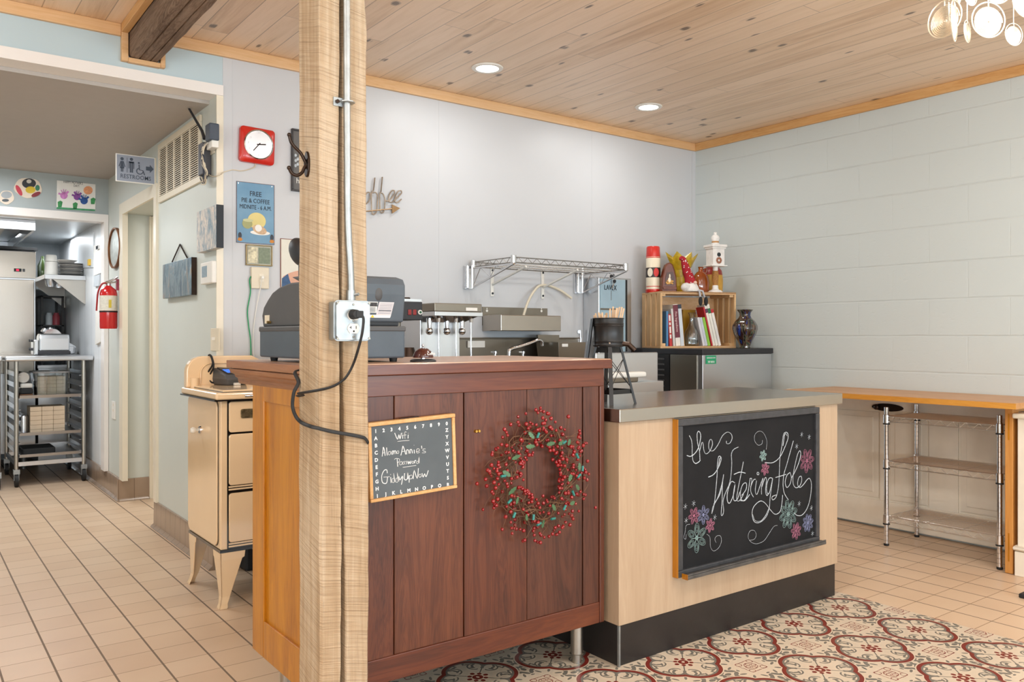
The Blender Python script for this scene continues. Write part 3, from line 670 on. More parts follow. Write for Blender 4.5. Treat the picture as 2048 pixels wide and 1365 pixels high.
wifi += [[(382, 890), (375, 845), (340, 850), (305, 920), (310, 1010), (345, 1035), (375, 1020), (385, 945)], [(330, 945), (415, 940)], [(430, 945), (435, 1025)], [(428, 905), (430, 910)], [(480, 960), (450, 970), (450, 1015), (478, 1010), (470, 890), (490, 1015)], [(530, 955), (505, 965), (500, 1010), (530, 1005), (518, 880), (545, 1005)], [(545, 935), (560, 985), (595, 930), (590, 1000), (580, 1050)], [(625, 890), (618, 960), (640, 985), (665, 960), (668, 880), (675, 970)], [(690, 920), (688, 1020)], [(690, 930), (720, 915), (735, 945), (715, 970), (690, 965)], [(745, 970), (758, 850), (800, 965), (818, 820)], [(840, 900), (820, 920), (835, 948), (858, 930), (845, 900)], [(868, 890), (885, 945), (905, 895), (925, 940), (957, 850)]]
strokes(wifi, .00075, M['white_ink'], 'handwriting', t, cr5, 3, 5, flat=1.8)
s = MB(); a, c = brd(ww*.36, .003), brd(ww*.6, .003); s.tube([a+Vector((0, .012, 0)), a+Vector((.004, .012, .004)), c+Vector((-.004, .012, .004)), c+Vector((0, .012, 0))], .0022, 6); s.build('hanger', M['bronze'], t)
# two brass screws
pS = PY(951, 863, WY0+.004); s = MB(); s.cyl((pS.x, WY0+.006, pS.z), (pS.x, WY0-.003, pS.z), .006, .004, 12); s.cyl((pS.x+.011, WY0+.006, pS.z), (pS.x+.011, WY0-.003, pS.z), .006, .004, 12)
tag(s.build('cup_hook', plain('brass', '#c79a4a', .3, .9), smooth=40, loc=tuple(pS)), 'tiny brass fitting on the counter boards beside the wreath', 'hook')

# berry wreath
wc = PY(1078, 950, WY0-.03); WR = .134
t = thing('berry_wreath', 'twig wreath full of red berries and green leaves on the wooden counter', 'wreath', tuple(wc))
rw = random.Random(11)
M['berry'] = plain('red berry', '#8c0b12', .15, var=.2, coat=.6); M['twig'] = plain('brown twig', '#6b4a33', .7, var=.3, scale=30)
M['leaf'] = plain('green leaf', '#4a6b4a', .5, var=.25, scale=25); M['bulb'] = plain('teal bulb socket', '#2c7c74', .4, var=.15)
def ringpt(a, dr=0, dy=0): return Vector((wc.x+(WR+dr)*math.cos(a)*1.0, wc.y+dy, wc.z+(WR*1.02+dr)*math.sin(a)))
s = MB()
for k in range(10):
    a0 = rw.random()*6.28; n = 34; ph = rw.random()*6; am = .012+rw.random()*.022
    s.tube([ringpt(a0+i*2*PI*(.75+.2*rw.random()*0)/n, am*math.sin(ph+i*.7)+rw.uniform(-.002, .002), .012*math.cos(ph+i*.55)) for i in range(n)], .0013+.0008*rw.random(), 5)
s.build('twig_ring', M['twig'], t)
berries = []; s = MB()
for k in range(400):
    a = rw.random()*2*PI; w = .62+.5*(math.sin(a*1.0-2.2)*.5+.5)
    sprig = rw.random() < .4
    dr = rw.gauss(.004, .030)*w*1.15; dy = rw.uniform(-.026, .016)
    if sprig: dr = rw.choice((1, 1, -.7))*rw.uniform(.04, .085)
    p = ringpt(a, dr, dy if not sprig else rw.uniform(-.022, .0)); b0 = ringpt(a+rw.uniform(-.3, .3), dr*.2, 0)
    mid = (p+b0)/2+Vector((rw.uniform(-.012, .012), rw.uniform(-.008, .004), rw.uniform(-.012, .012)))
    s.tube([b0, mid, p], .0007, 4); berries.append((p, rw.uniform(.0048, .0070)))
for a in (.5, 1.9, 2.6, 3.4, 3.9, 5.2, 5.7, .1): 
    b0 = ringpt(a); s.tube(smoothpath([b0, ringpt(a+.1, .04, -.01), ringpt(a+.22, .075, -.005), ringpt(a+.34, .09, 0)], 4), .0006, 4)
s.build('berry_stem', M['twig'], t)['kind'] = 'stuff'
berries.sort(key=lambda q: q[0].y-q[1]*3)
for p, r in [(PY(954, 968, WY0-.02), .006), (PY(1191, 1016, WY0-.02), .0056), (PY(1074, 822, WY0-.02), .005), (PY(1036, 845, WY0-.03), .006)]:
    berries.insert(0, (p, r))
me = None
for p, r in berries[:100]:
    if me is None:
        s = MB(); s.sph((0, 0, 0), .0052, 10); o = s.build('berry', M['berry'], None, smooth=70, loc=(0, 0, 0)); me = o.data
    else:
        o = bpy.data.objects.new('berry', me); COL.objects.link(o)
    o.parent = t; o.location = p-wc; o.scale = (r/.0052,)*3
s = MB()
for p, r in berries[100:]: s.sph(p, r, 8)
s.build('berry_cluster', M['berry'], t, smooth=70)['kind'] = 'stuff'
for a, dr, rot in ((1.95, .01, .3), (2.1, -.02, 1), (.95, -.01, -.6), (.75, .012, .2), (.1, .02, 1.2), (-.35, .02, -.4), (-.7, .025, .8), (-1.2, -.02, .4), (-1.6, .02, 0), (-2.1, .01, .9), (3.0, .02, -.5), (3.4, .0, .5), (-2.6, -.005, 1), (1.3, -.03, 2), (-.15, -.02, 1), (2.6, .0, .9)):
    p = ringpt(a, dr, -.028); s = MB(); ca, sa = math.cos(a+rot), math.sin(a+rot); L = rw.uniform(.013, .018)
    pts = [(-L, 0), (-L*.5, L*.4), (-L*.3, L*.3), (0, L*.55), (L*.2, L*.35), (L*.55, L*.4), (L, 0), (L*.55, -L*.4), (L*.2, -L*.35), (0, -L*.55), (-L*.3, -L*.3), (-L*.5, -L*.4)]
    ax_, ay_ = Vector((ca, .25, sa)), Vector((-sa, .15, ca)); s.prism(pts, p, ax_, ay_, (0, .0008, 0)); s.build('leaf', M['leaf'], t)
for a, dr, rot in ((1.75, .0, 1), (.85, .0, .4), (.35, .02, 2), (-.1, .02, .5), (-.5, .01, 2), (-.9, .01, .9), (-1.3, .015, 0), (-1.9, .0, 1.4), (-2.7, .02, .6), (-2.4, .03, 1.0), (3.05, .03, 0), (.05, .035, 1.4), (-1.7, .02, .3)):
    p = ringpt(a, dr, -.026); d_ = Vector((math.cos(rot), .1, math.sin(rot))); s = MB(); s.cyl(p-d_*.010, p+d_*.008, .0042, seg=8); b_ = s.build('light_socket', M['bulb'], t, smooth=40)

# cash register on the counter
t = thing('cash_register', 'dark grey cash register with a cash drawer, behind the timber post', 'cash register', (1.11, 2.46, WT))
s = MB(); s.box(.952, 1.27, 2.262, 2.665, WT+.012, 1.196); s.build('cash_drawer', M['register_blue'], t, bev=.006)
s = MB(); s.box(.950, 1.272, 2.26, 2.667, 1.186, 1.203); s.build('drawer_lid', M['dark_grey_plastic'], t, bev=.004)
for x, y in ((.985, 2.3), (1.24, 2.285), (.985, 2.62), (1.24, 2.62)):
    s = MB(); s.lathe([(.011, WT), (.013, WT+.013)], x, y, 14); s.build('foot', M['black_rubber'], t)
prof = [(2.285, 1.203), (2.262, 1.30), (2.262, 1.325), (2.275, 1.344), (2.31, 1.352), (2.42, 1.352)]
for u, v in ((594, 564), (575, 566), (553, 575.5), (540, 586), (531, 600), (523, 615), (519.6, 632), (522, 657)): q = PX(u, v, .955); prof.append((q.y, q.z if v < 650 else 1.203))
s = MB(); s.loft([[(x, y, z) for y, z in prof] for x in (.962, 1.26)]); s.build('housing', M['dark_grey_plastic'], t, bev=.006, seg=3)
s = MB(); s.box(1.13, 1.262, 2.266, 2.33, 1.203, 1.25)
s2 = MB(); pr = [(2.250, 1.30), (2.250, 1.33), (2.262, 1.348), (2.30, 1.357), (2.36, 1.357), (2.36, 1.30), (2.30, 1.23), (2.27, 1.215), (2.262, 1.215)]
s2.loft([[(x, y, z) for y, z in pr] for x in (1.0, 1.264)]); s.bm.free(); s2.build('printer_cover', M['register_blue'], t, bev=.006, seg=3)
def onface(a, z, d=.0008):    # rear face of printer cover leans between (2.262,1.215) and (2.25,1.30)
    f = (z-1.215)/.085; return Vector((a, 2.262-.012*f-d, z))
def quadlabel(name, x0, x1, z0, z1, mat, sk=0):
    s = MB(); P0 = [onface(x0-sk, z0), onface(x1-sk, z0), onface(x1, z1), onface(x0, z1)]
    s.loft([P0, [p+Vector((0, .0006, 0)) for p in P0]]); return s.build(name, mat, t)
M['label_grey'] = plain('printed label', '#d5cfd2', .5, var=.03)
o = quadlabel('barcode_label', 1.13, 1.17, 1.243, 1.276, M['paper'], .002)
s = MB()
for k in range(16): q = 1.132+k*.0023; s.box(q, q+.0012, 2.2515, 2.2528, 1.262, 1.274)
for k in range(5): s.box(1.132, 1.163, 2.2535, 2.2545, 1.246+k*.003, 1.247+k*.003)
s.build('barcode', M['dark_ink'], o)
o = quadlabel('rating_label', 1.175, 1.226, 1.237, 1.276, M['label_grey'], .008)
s = MB()
for k in range(9): z = 1.241+k*.0037; f = onface(0, z, .0012); s.box(1.172+(z-1.237)*.2, 1.215+(z-1.237)*.2, f.y-.0003, f.y+.0006, z, z+(.0006 if k != 2 else .0022))
s.build('small_print', M['dark_ink'], o)
o = quadlabel('warning_label', 1.145, 1.218, 1.228, 1.2365, M['paper'], .003)
f = onface(1.155, 1.232, .0014); s = MB(); s.prism([(-.006, -.0035), (.006, -.0035), (0, .005)], f, (1, 0, 0), (0, 0, 1), (0, .0008, 0)); s.build('warning_triangle', plain('warning yellow', '#e6b90f', .5, var=0), o)
s = MB(); s.sph((1.172, 2.258, 1.302), (.019, .0105, .026), 20); s.build('finger_grip', M['dark_grey_plastic'], t, smooth=60)
s = MB(); s.box(.9605, .963, 2.60, 2.64, 1.213, 1.24); o = s.build('lock_plate', M['ivory_plastic'], t); q = PX(538, 645, .955); s = MB(); s.cyl((.9605, q.y, q.z), (.948, q.y, q.z), .0045, seg=12); s.build('key_lock', plain('lock brass', '#b79a60', .3, .9), o)
p = PX(594, 555, 1.0)
s = MB(); s.cyl((1.01, p.y-.02, 1.345), (1.01, p.y-.02, 1.40), .013, seg=16); s.build('display_pole', M['dark_grey_plastic'], t, smooth=40)
c0 = PX(600, 505, 1.01); s = MB(Matrix.Translation(c0) @ Matrix.Rotation(.5, 4, 'X') @ Matrix.Rotation(-.25, 4, 'Y')); s.sph((0, 0, 0), (.03, .062, .042), 24); s.build('customer_display', M['black_plastic'], t, smooth=70)

# service bell
t = thing('service_bell', 'small brown service bell lettered in white, on the counter beside the register', 'bell', (1.318, 2.235, WT))
cx, cy = 1.318, 2.235
M['bell_brown'] = plain('brown bell enamel', '#4b2018', .2, var=.1, coat=.6)
s = MB(); s.lathe([(.0, WT+.007), (.030, WT+.007), (.035, WT+.004), (.036, WT), (0, WT)][::-1], cx, cy, 32); s.build('base', M['black_plastic'], t, smooth=40)
s = MB(); s.lathe([(.007, WT+.006), (.007, WT+.012)], cx, cy, 14); s.build('stem', M['chrome'], t)
s = MB(); s.lathe([(.0275, WT+.011), (.0285, WT+.013), (.0265, WT+.019), (.0225, WT+.028), (.014, WT+.0355), (.003, WT+.038)], cx, cy, 32); s.build('dome', M['bell_brown'], t, smooth=60)
s = MB(); s.lathe([(.002, WT+.036), (.002, WT+.041), (.0036, WT+.043), (.0036, WT+.046), (.001, WT+.048)], cx, cy, 14); s.build('plunger', M['chrome'], t, smooth=60)
text('Coffee', .0115, (cx+.010, cy-.0262, WT+.022), (.93, .28, 0), (0, .3, 1), M['white_ink'], 'lettering', t)
t.scale = (1.15, 1.15, 1.15)

# ================================================================ MAPLE COUNTER WITH CHALKBOARD
t = thing('serving_counter', 'maple laminate counter with a stainless steel top and black plinth', 'counter', (2.72, 2.4, 0))
s = MB(); s.box(2.045, 3.408, 2.113, 2.68, .146, .868); s.build('body', M['maple'], t, bev=.001)
s = MB(); s.box(2.036, 3.43, 2.1, 2.69, .866, .914); s.build('steel_top', M['steel'], t, bev=.003)
s = MB(); s.box(2.047, 3.395, 2.117, 2.66, .0, .146); s.build('plinth', M['kick'], t, bev=.001)
s = MB(); s.box(2.041, 2.049, 2.109, 2.117, 0, .146); s.build('corner_strip', M['galv'], t)
# big chalkboard
BY = 2.086
t = thing('menu_chalkboard', 'large framed chalkboard reading the Watering Hole, on the maple counter', 'chalkboard', tuple(PY(1500, 990, 2.1)))
A, B, C, D = [PY(u, v, BY) for u, v in ((1357, 838.5), (1640, 816), (1640, 1081), (1357, 1163))]
x0, x1 = A.x, B.x; z1 = (A.z+B.z)/2; z0 = (C.z+D.z)/2
f = .026
s = MB(); s.box(x0, x1, BY, 2.1125, z1-f, z1); s.box(x0, x1, BY, 2.1125, z0, z0+f); s.box(x0, x0+f, BY, 2.1125, z0+f, z1-f); s.box(x1-f, x1, BY, 2.1125, z0+f, z1-f)
s.build('frame', plain('dark painted frame', '#39393c', .5, var=.25, scale=40), t, bev=.003)
s = MB(); s.box(x0-.003, x0-.0002, BY+.001, 2.1125, z0, z1); s.build('frame_edge', M['oak'], t)
s = MB(); s.box(x0+f-.001, x1-f+.001, BY+.01, 2.111, z0+f-.001, z1-f+.001); s.build('slate', M['slate'], t)
s = MB(); s.box(x0+.02, x1+.006, BY-.028, BY+.001, z0-.004, z0+.010); s.box(x0+.02, x1+.006, BY-.028, BY-.022, z0+.010, z0+.016); s.build('chalk_tray', plain('worn tray', '#4a4745', .5, var=.4, scale=20), t, bev=.003)
s = MB(); s.box(x0+.0185, x0+.0199, BY-.028, BY, z0-.004, z0+.016); s.build('tray_end', M['oak'], t)
yS = BY+.0085
cA = lambda a, c: PY(1340+a/4.0125, 830+c/4.0147, yS)
cB = lambda a, c: PY(1480+a/4.0118, 810+c/4.0147, yS)
LA = [[(155, 168), (172, 205), (178, 260), (178, 320), (185, 370), (205, 392), (230, 380), (243, 365)], [(135, 328), (165, 335), (200, 310), (228, 265), (245, 190), (243, 150), (228, 133), (217, 160), (222, 230), (236, 290), (240, 365)],
      [(238, 290), (255, 225), (265, 235), (272, 290), (290, 315), (320, 290), (340, 240), (335, 205), (322, 200), (310, 235), (315, 280), (345, 290), (385, 240), (420, 170), (460, 140), (490, 155), (498, 190), (480, 228), (455, 232), (452, 210)],
      [(308, 502), (350, 480), (385, 430), (408, 370), (408, 340), (390, 338), (380, 400), (378, 480), (368, 600), (355, 720), (335, 795)], [(335, 795), (345, 740), (385, 660), (415, 560), (430, 480)], [(430, 480), (420, 560), (418, 680), (410, 800), (422, 805), (430, 770), (425, 700), (440, 640), (480, 540), (495, 400), (492, 320), (510, 280), (548, 260)],
      [(520, 548), (490, 540), (462, 620), (460, 690), (480, 710), (510, 640), (522, 560), (508, 640), (515, 690), (540, 680), (560, 620)], [(588, 378), (575, 450), (545, 600), (535, 680), (555, 692), (590, 640)], [(513, 480), (560, 462), (605, 470)], [(575, 650), (610, 600), (612, 550), (585, 560), (565, 620), (572, 680), (600, 690), (640, 640)],
      [(412, 350), (400, 352), (388, 420)], [(350, 720), (395, 650), (420, 565)]]
LB = [[(78, 595), (95, 600), (85, 690), (108, 742)], [(85, 660), (108, 605), (125, 600)], [(0, 770), (35, 768), (60, 720), (80, 600)], [(132, 610), (122, 690), (135, 720), (165, 640), (185, 590), (172, 660), (172, 720)], [(150, 545), (138, 545), (138, 560), (150, 562), (152, 548)], [(175, 660), (200, 590), (212, 600), (205, 690), (215, 730), (232, 710)],
      [(262, 592), (235, 590), (215, 640), (215, 700), (232, 715), (250, 650), (262, 590), (250, 680), (240, 760), (235, 830), (210, 900), (160, 945), (115, 940), (97, 880), (110, 820), (160, 775), (200, 790), (240, 840), (280, 880), (320, 860), (335, 800), (342, 725)],
      [(200, 465), (265, 465), (320, 420), (360, 340), (385, 270), (382, 230), (365, 222), (348, 245), (335, 340), (320, 430), (315, 560), (308, 660), (290, 740), (262, 765), (258, 740), (290, 725)], [(428, 290), (400, 390), (375, 480), (352, 560), (345, 640), (355, 710), (388, 765)], [(285, 585), (330, 572), (370, 560)],
      [(402, 545), (378, 565), (362, 620), (375, 665), (400, 640), (412, 590), (402, 545)], [(412, 590), (440, 540), (470, 470), (487, 400), (480, 370), (462, 400), (440, 490), (425, 580), (428, 640), (450, 668), (480, 650), (495, 610), (490, 575), (470, 590), (462, 640), (480, 665), (510, 640), (540, 600), (560, 595), (573, 640), (565, 740), (540, 830), (500, 885), (460, 890), (435, 870)], [(378, 250), (366, 232), (356, 250), (345, 330)], [(100, 880), (120, 930), (165, 935), (205, 890), (230, 835)]]
s = MB()
for L in LA: s.tube(smoothpath([cA(*q) for q in L], 4), .0018, 5, flat=.6)
for L in LB: s.tube(smoothpath([cB(*q) for q in L], 4), .0017, 5, flat=.6)
s.build('chalk_lettering', M['chalk_white'], t)
s = MB()
for L in ([(210, 360), (215, 290), (190, 230), (155, 212), (120, 240), (118, 290), (145, 325), (175, 315), (180, 285)], [(300, 970), (270, 980), (230, 1040), (190, 1095), (130, 1118), (85, 1100), (65, 1060), (80, 1015), (115, 1012), (130, 1045), (115, 1080), (75, 1090)]): s.tube(smoothpath([cB(*q) for q in L], 4), .0007, 4)
for L in ([(295, 960), (320, 985), (325, 1060), (350, 1095), (390, 1070), (412, 1020), (405, 975), (375, 975), (360, 1000), (370, 1028)], [(160, 880), (130, 890), (120, 950), (110, 985), (125, 1000), (130, 960)]): s.tube(smoothpath([cA(*q) for q in L], 4), .0007, 4)
for fn, pts in ((cA, ((123, 738), (190, 712), (360, 825), (130, 850))), (cB, ((495, 240), (555, 260), (455, 335), (475, 795), (573, 830), (582, 1035)))):
    for q in pts:
        c0 = fn(*q)
        for k in range(3): a = k*PI/3+.3; d_ = Vector((math.cos(a), 0, math.sin(a)))*.011; s.tube([c0-d_, c0+d_], .0007, 4)
s.build('chalk_swirls', M['chalk_white'], t)
for fn, q, r, n_, mt, th in ((cA, (193, 812), .033, 6, 'chalk_pink', .1), (cA, (268, 805), .037, 6, 'chalk_purple', .5), (cA, (322, 890), .028, 6, 'chalk_pink', .3), (cA, (215, 990), .057, 6, 'chalk_mint', .5), (cB, (185, 410), .024, 6, 'chalk_mint', .2), (cB, (202, 515), .028, 6, 'chalk_pink', .3), (cB, (537, 450), .053, 7, 'chalk_pink', .1), (cB, (388, 880), .062, 8, 'chalk_mint', .2), (cB, (450, 1015), .037, 7, 'chalk_pink', .3), (cB, (545, 950), .04, 8, 'chalk_purple', .2)):
    c0 = fn(*q); s = MB()
    for k in range(n_):
        a = th+2*PI*k/n_
        for m_ in (1, .72, .42):
            P0 = []
            for j in range(13):
                tt = j/12*2*PI; lx = r*(.56+.44*m_*math.cos(tt)) if m_ == 1 else r*(.60+.36*m_*math.cos(tt)); ly = r*.24*m_*math.sin(tt)
                P0.append(c0+Vector((lx*math.cos(a)-ly*math.sin(a), 0, lx*math.sin(a)+ly*math.cos(a))))
            s.tube(P0, .00065, 4)
    for j in range(2): s.tube([c0+Vector((.12*r*(j+1)*.5*math.cos(w_), 0, .12*r*(j+1)*.5*math.sin(w_))) for w_ in [i*PI/5 for i in range(11)]], .0012, 4)
    s.build('chalk_flower', M[mt], t)

# ================================================================ BEHIND THE COUNTER
YF = YB-.001
# back work table that carries the drink machines (mostly hidden)
TZ = .90
t = thing('work_table', 'stainless work table with sink along the white back wall', 'table', (2.5, 3.85, 0))
s = MB(); s.box(1.73, 2.62, 3.33, YB-.02, TZ-.04, TZ); s.box(2.62, 3.3, 3.42, 3.50, TZ-.04, TZ); s.box(2.62, 3.3, YB-.1, YB-.02, TZ-.04, TZ); s.box(3.28, 3.4, 3.42, YB-.02, TZ-.04, TZ); s.build('table_top', M['steel'], t, bev=.003)
for x, y in ((1.76, 3.46), (3.36, 3.46), (1.76, YB-.07), (3.36, YB-.07)):
    s = MB(); s.cyl((x, y, 0), (x, y, TZ-.04), .02, seg=12); s.build('leg', M['steelz'], t, smooth=1)
s = MB(); s.box(2.62, 3.28, 3.50, 3.52, .70, TZ-.01); s.box(2.62, 3.28, YB-.12, YB-.1, .70, TZ-.01); s.box(2.62, 2.64, 3.5, YB-.1, .70, TZ-.01); s.box(3.26, 3.28, 3.5, YB-.1, .70, TZ-.01); s.box(2.62, 3.28, 3.5, YB-.1, .68, .70); s.build('sink_bowl', M['steel_dark'], t)
a, b_ = PY(945, 679, YB-.03), PY(1155, 680, YB-.03)
s = MB(); s.box(2.5, b_.x, YB-.035, YB-.003, TZ-.02, 1.165); s.box(2.5, b_.x, YB-.06, YB-.003, 1.157, 1.165); s.build('backsplash', M['steel_dark'], t, bev=.003)
# faucet
t = thing('faucet', 'chrome swing spout faucet over the sink behind the wooden counter', 'faucet', tuple(PY(1018, 712, 3.98)))
q = [PY(u, v, 3.98) for u, v in ((1018, 750), (1018, 708), (1022, 699), (1035, 695), (1060, 687), (1076, 681), (1083, 684), (1085, 692))]
q[0].z = TZ; t.location.z = TZ
s = MB(); s.tube(smoothpath(q, 4), .0115, 12); s.build('spout', M['chrome'], t, smooth=60)
for u in (990, 1046):
    p = PY(u, 705, 3.98); s = MB(); s.lathe([(.018, TZ), (.018, TZ+.02), (.008, TZ+.04), (.008, p.z-.01), (.014, p.z-.008), (.014, p.z+.006), (.004, p.z+.012)], p.x, p.y, 14); s.box(p.x-.035, p.x, p.y-.007, p.y+.007, p.z-.002, p.z+.006); s.build('tap_handle', M['chrome'], t, smooth=40)
# paper card on the splash
p = PY(955, 692, YB-.06); 
tag(bx(p.x-.06, p.x+.065, YB-.045, YB-.037, 1.105, 1.145).build('card', M['paper'], loc=(p.x, YB-.04, 1.105)), 'white card with green print leaning on the sink splash beside the dispenser', 'card')
# steel bin with a small label
yb2 = 3.86
A, B, C = PY(1117, 685, yb2), PY(1172, 685.5, yb2), PY(1095, 685, 3.98)
t = thing('steel_bin', 'tapered stainless steel bin with a small white label beside the sink', 'bin', ((A.x+B.x)/2, yb2+.07, 1.03))
s = MB(); zt_ = A.z; s.loft([[(A.x+.02, yb2+.02, TZ), (B.x-.02, yb2+.02, TZ), (B.x-.02, yb2+.2, TZ), (A.x+.02, yb2+.2, TZ)], [(A.x, yb2, zt_), (B.x, yb2, zt_), (B.x, yb2+.22, zt_), (A.x, yb2+.22, zt_)]]); s.build('body', M['steel_dark'], t, bev=.002)
t.location.z = TZ
for ch in t.children: ch.data.transform(Matrix.Translation((0, 0, 1.03-TZ)))
s = MB(); s.box(A.x, B.x-.05, yb2+.2, yb2+.22, zt_, zt_+.045); s.build('back_flange', M['steel_dark'], t)
p = PY(1127, 691, yb2); s = MB(); s.box(p.x-.012, p.x+.035, yb2-.001, yb2, p.z-.009, p.z+.009); s.build('label_plate', M['paper'], t)
# thermometer probe on the wall
p = PY(1158, 664, YF-.01); s = MB(); s.cyl((p.x, YB-.012, p.z), (p.x, YB-.002, p.z), .012, seg=14); s.tube([(p.x+.012, YB-.01, p.z+.01), (p.x+.014, YB-.012, p.z-.05), (p.x+.014, YB-.012, p.z-.14)], .003, 6)
tag(s.build('wall_probe', M['chrome'], smooth=40, loc=tuple(p)), 'thin chrome probe with round head clipped to the white wall by the steel cabinet', 'probe')
# steel trough with back flange
A, B = PY(964, 611, YF), PY(1094, 624, YF); zb_ = PY(1172, 660, 4.0).z
t = thing('wall_trough', 'stainless steel wall trough with keyhole flange under the wire shelf', 'steel shelf', ((A.x+B.x)/2, YB, PY(1041, 663, 3.99).z))
s = MB(); s.box(A.x, B.x, YB-.006, YB-.001, 1.24, 1.355); s.build('flange', M['steel_dark'], t)
C, D = PY(983, 632, 3.99), PY(1122, 633, 3.99)
s = MB(); s.box(A.x, D.x, 3.99, YB-.006, 1.205, 1.302); s.build('trough', M['steel'], t, bev=.004)
for u, v in ((974, 622), (1083, 622.5)):
    p = PY(u, v, YB-.007); s = MB(); s.cyl((p.x, YB-.0075, p.z), (p.x, YB-.006, p.z), .008, seg=12); s.cyl((p.x, YB-.0075, p.z+.014), (p.x, YB-.006, p.z+.014), .004, seg=10); s.build('keyhole', M['white_plastic'], t)
# drink dispenser
yd = 3.5
A, B = PY(869, 606, yd), PY(964, 612, yd); zt_ = A.z; zc = PY(869, 632, yd).z; xl_, xr_ = A.x, B.x
t = thing('drink_dispenser', 'stainless three-nozzle drink dispenser behind the wooden counter', 'drink dispenser', ((xl_+xr_)/2, yd+.2, TZ))
s = MB(); s.box(xl_, xr_, yd, yd+.42, zc+.022, zt_); s.build('hood', M['steel_dark'], t, bev=.004)
s = MB(); s.box(xl_, xr_+.002, yd-.004, yd+.42, zc, zc+.022); s.build('hood_band', M['steel_light'], t, bev=.002)
s = MB(); s.loft([[(xl_+.02, yd+.01, zc), (xr_-.02, yd+.01, zc), (xr_-.02, yd+.3, zc), (xl_+.02, yd+.3, zc)], [(xl_+.04, yd+.1, zc-.03), (xr_-.05, yd+.1, zc-.03), (xr_-.05, yd+.3, zc-.03), (xl_+.04, yd+.3, zc-.03)]]); s.build('underside', M['chrome'], t)
s = MB(); s.box(xl_+.0, xr_-.045, yd+.14, yd+.42, TZ, zc); s.build('body', M['steel_light'], t, bev=.003)
s = MB(); s.box(xl_+.0, xr_-.045, yd, yd+.14, TZ, TZ+.05); s.build('drip_tray', M['steel_light'], t, bev=.003)
for u, vv in ((877, 0), (912, 0), (942, 0)):
    p = PY(u, 650, yd+.05); s = MB(); s.cyl((p.x, p.y, zc), (p.x, p.y, zc-.03), .012, .009, 14); s.cyl((p.x, p.y, zc-.03), (p.x, p.y, TZ+.05), .0045, seg=10); s.box(p.x-.022, p.x+.022, p.y-.002, p.y+.002, TZ+.10, TZ+.103); s.build('gauge_rod', M['chrome'], t, smooth=40)
    s = MB(); s.sph((p.x-.03, p.y+.04, zc-.075), .02, 14); s.cyl((p.x-.03, p.y+.04, zc-.01), (p.x-.03, p.y+.04, zc-.06), .015, .012, 14); s.build('nozzle', M['chrome'], t, smooth=60)
s = MB(); p = PY(943, 619, yd-.002); s.box(p.x-.035, p.x+.035, yd-.004, yd, p.z-.008, p.z+.008); s.build('name_plate', M['paper'], t)
# coffee brewer
yc2 = 3.35
A, B = PY(808, 603, yc2), PY(845, 641, yc2)
t = thing('coffee_brewer', 'black-fronted coffee brewer with red rocker switches, partly behind the cash register', 'coffee brewer', (B.x-.1, yc2+.15, TZ))
x0, x1, z0, z1 = B.x-.21, B.x, B.z, A.z
s = MB(); s.box(x0, x1, yc2, yc2+.34, z0, z1); s.build('head', M['black_plastic'], t, bev=.004)
s = MB(); s.box(x0+.004, x1-.002, yc2+.004, yc2+.34, z1, z1+.012); s.build('top_plate', M['steel_light'], t)
s = MB(); s.box(x0+.06, x1-.035, yc2+.05, yc2+.25, z1+.012, z1+.022); s.build('warmer', M['bronze'], t, bev=.004)
s = MB(); s.box(x0+.06, x1-.055, yc2+.10, yc2+.34, TZ, z0); s.build('column', M['steel_dark'], t, bev=.01)
s = MB(); s.box(x0+.0, x1-.01, yc2, yc2+.34, TZ, TZ+.07); s.build('base', M['black_plastic'], t, bev=.006)
for u in (819, 829): p = PY(u, 625, yc2); s = MB(); s.box(p.x-.009, p.x+.009, yc2-.004, yc2, p.z-.013, p.z+.013); s.build('rocker_switch', plain('dark red rocker', '#8c1c1a', .3), t, bev=.002)
p = PY(839.5, 625, yc2); s = MB(); s.cyl((p.x, yc2, p.z), (p.x, yc2-.006, p.z), .011, seg=16); s.build('knob_ring', M['white_plastic'], t); s = MB(); s.cyl((p.x, yc2-.006, p.z), (p.x, yc2-.009, p.z), .006, seg=12); s.build('knob', plain('green knob', '#245a3e', .4), t)
# carafe under it
s = MB(); cx, cy = x1-.055, yc2+.05; z = TZ+.07
t = thing('coffee_carafe', 'dark coffee carafe standing under the brewer, edge visible beside the register', 'carafe', (cx, cy, z))
s.lathe([(.05, z), (.062, z+.02), (.062, z+.07), (.04, z+.13), (.034, z+.15), (.0, z+.15)], cx, cy, 20); s.build('body', M['bronze'], t, smooth=60)
s = MB(); s.tube(smoothpath([(cx+.05, cy, z+.13), (cx+.09, cy, z+.12), (cx+.09, cy, z+.05), (cx+.062, cy, z+.04)], 4), .007, 8); s.build('handle', M['black_plastic'], t, smooth=60)

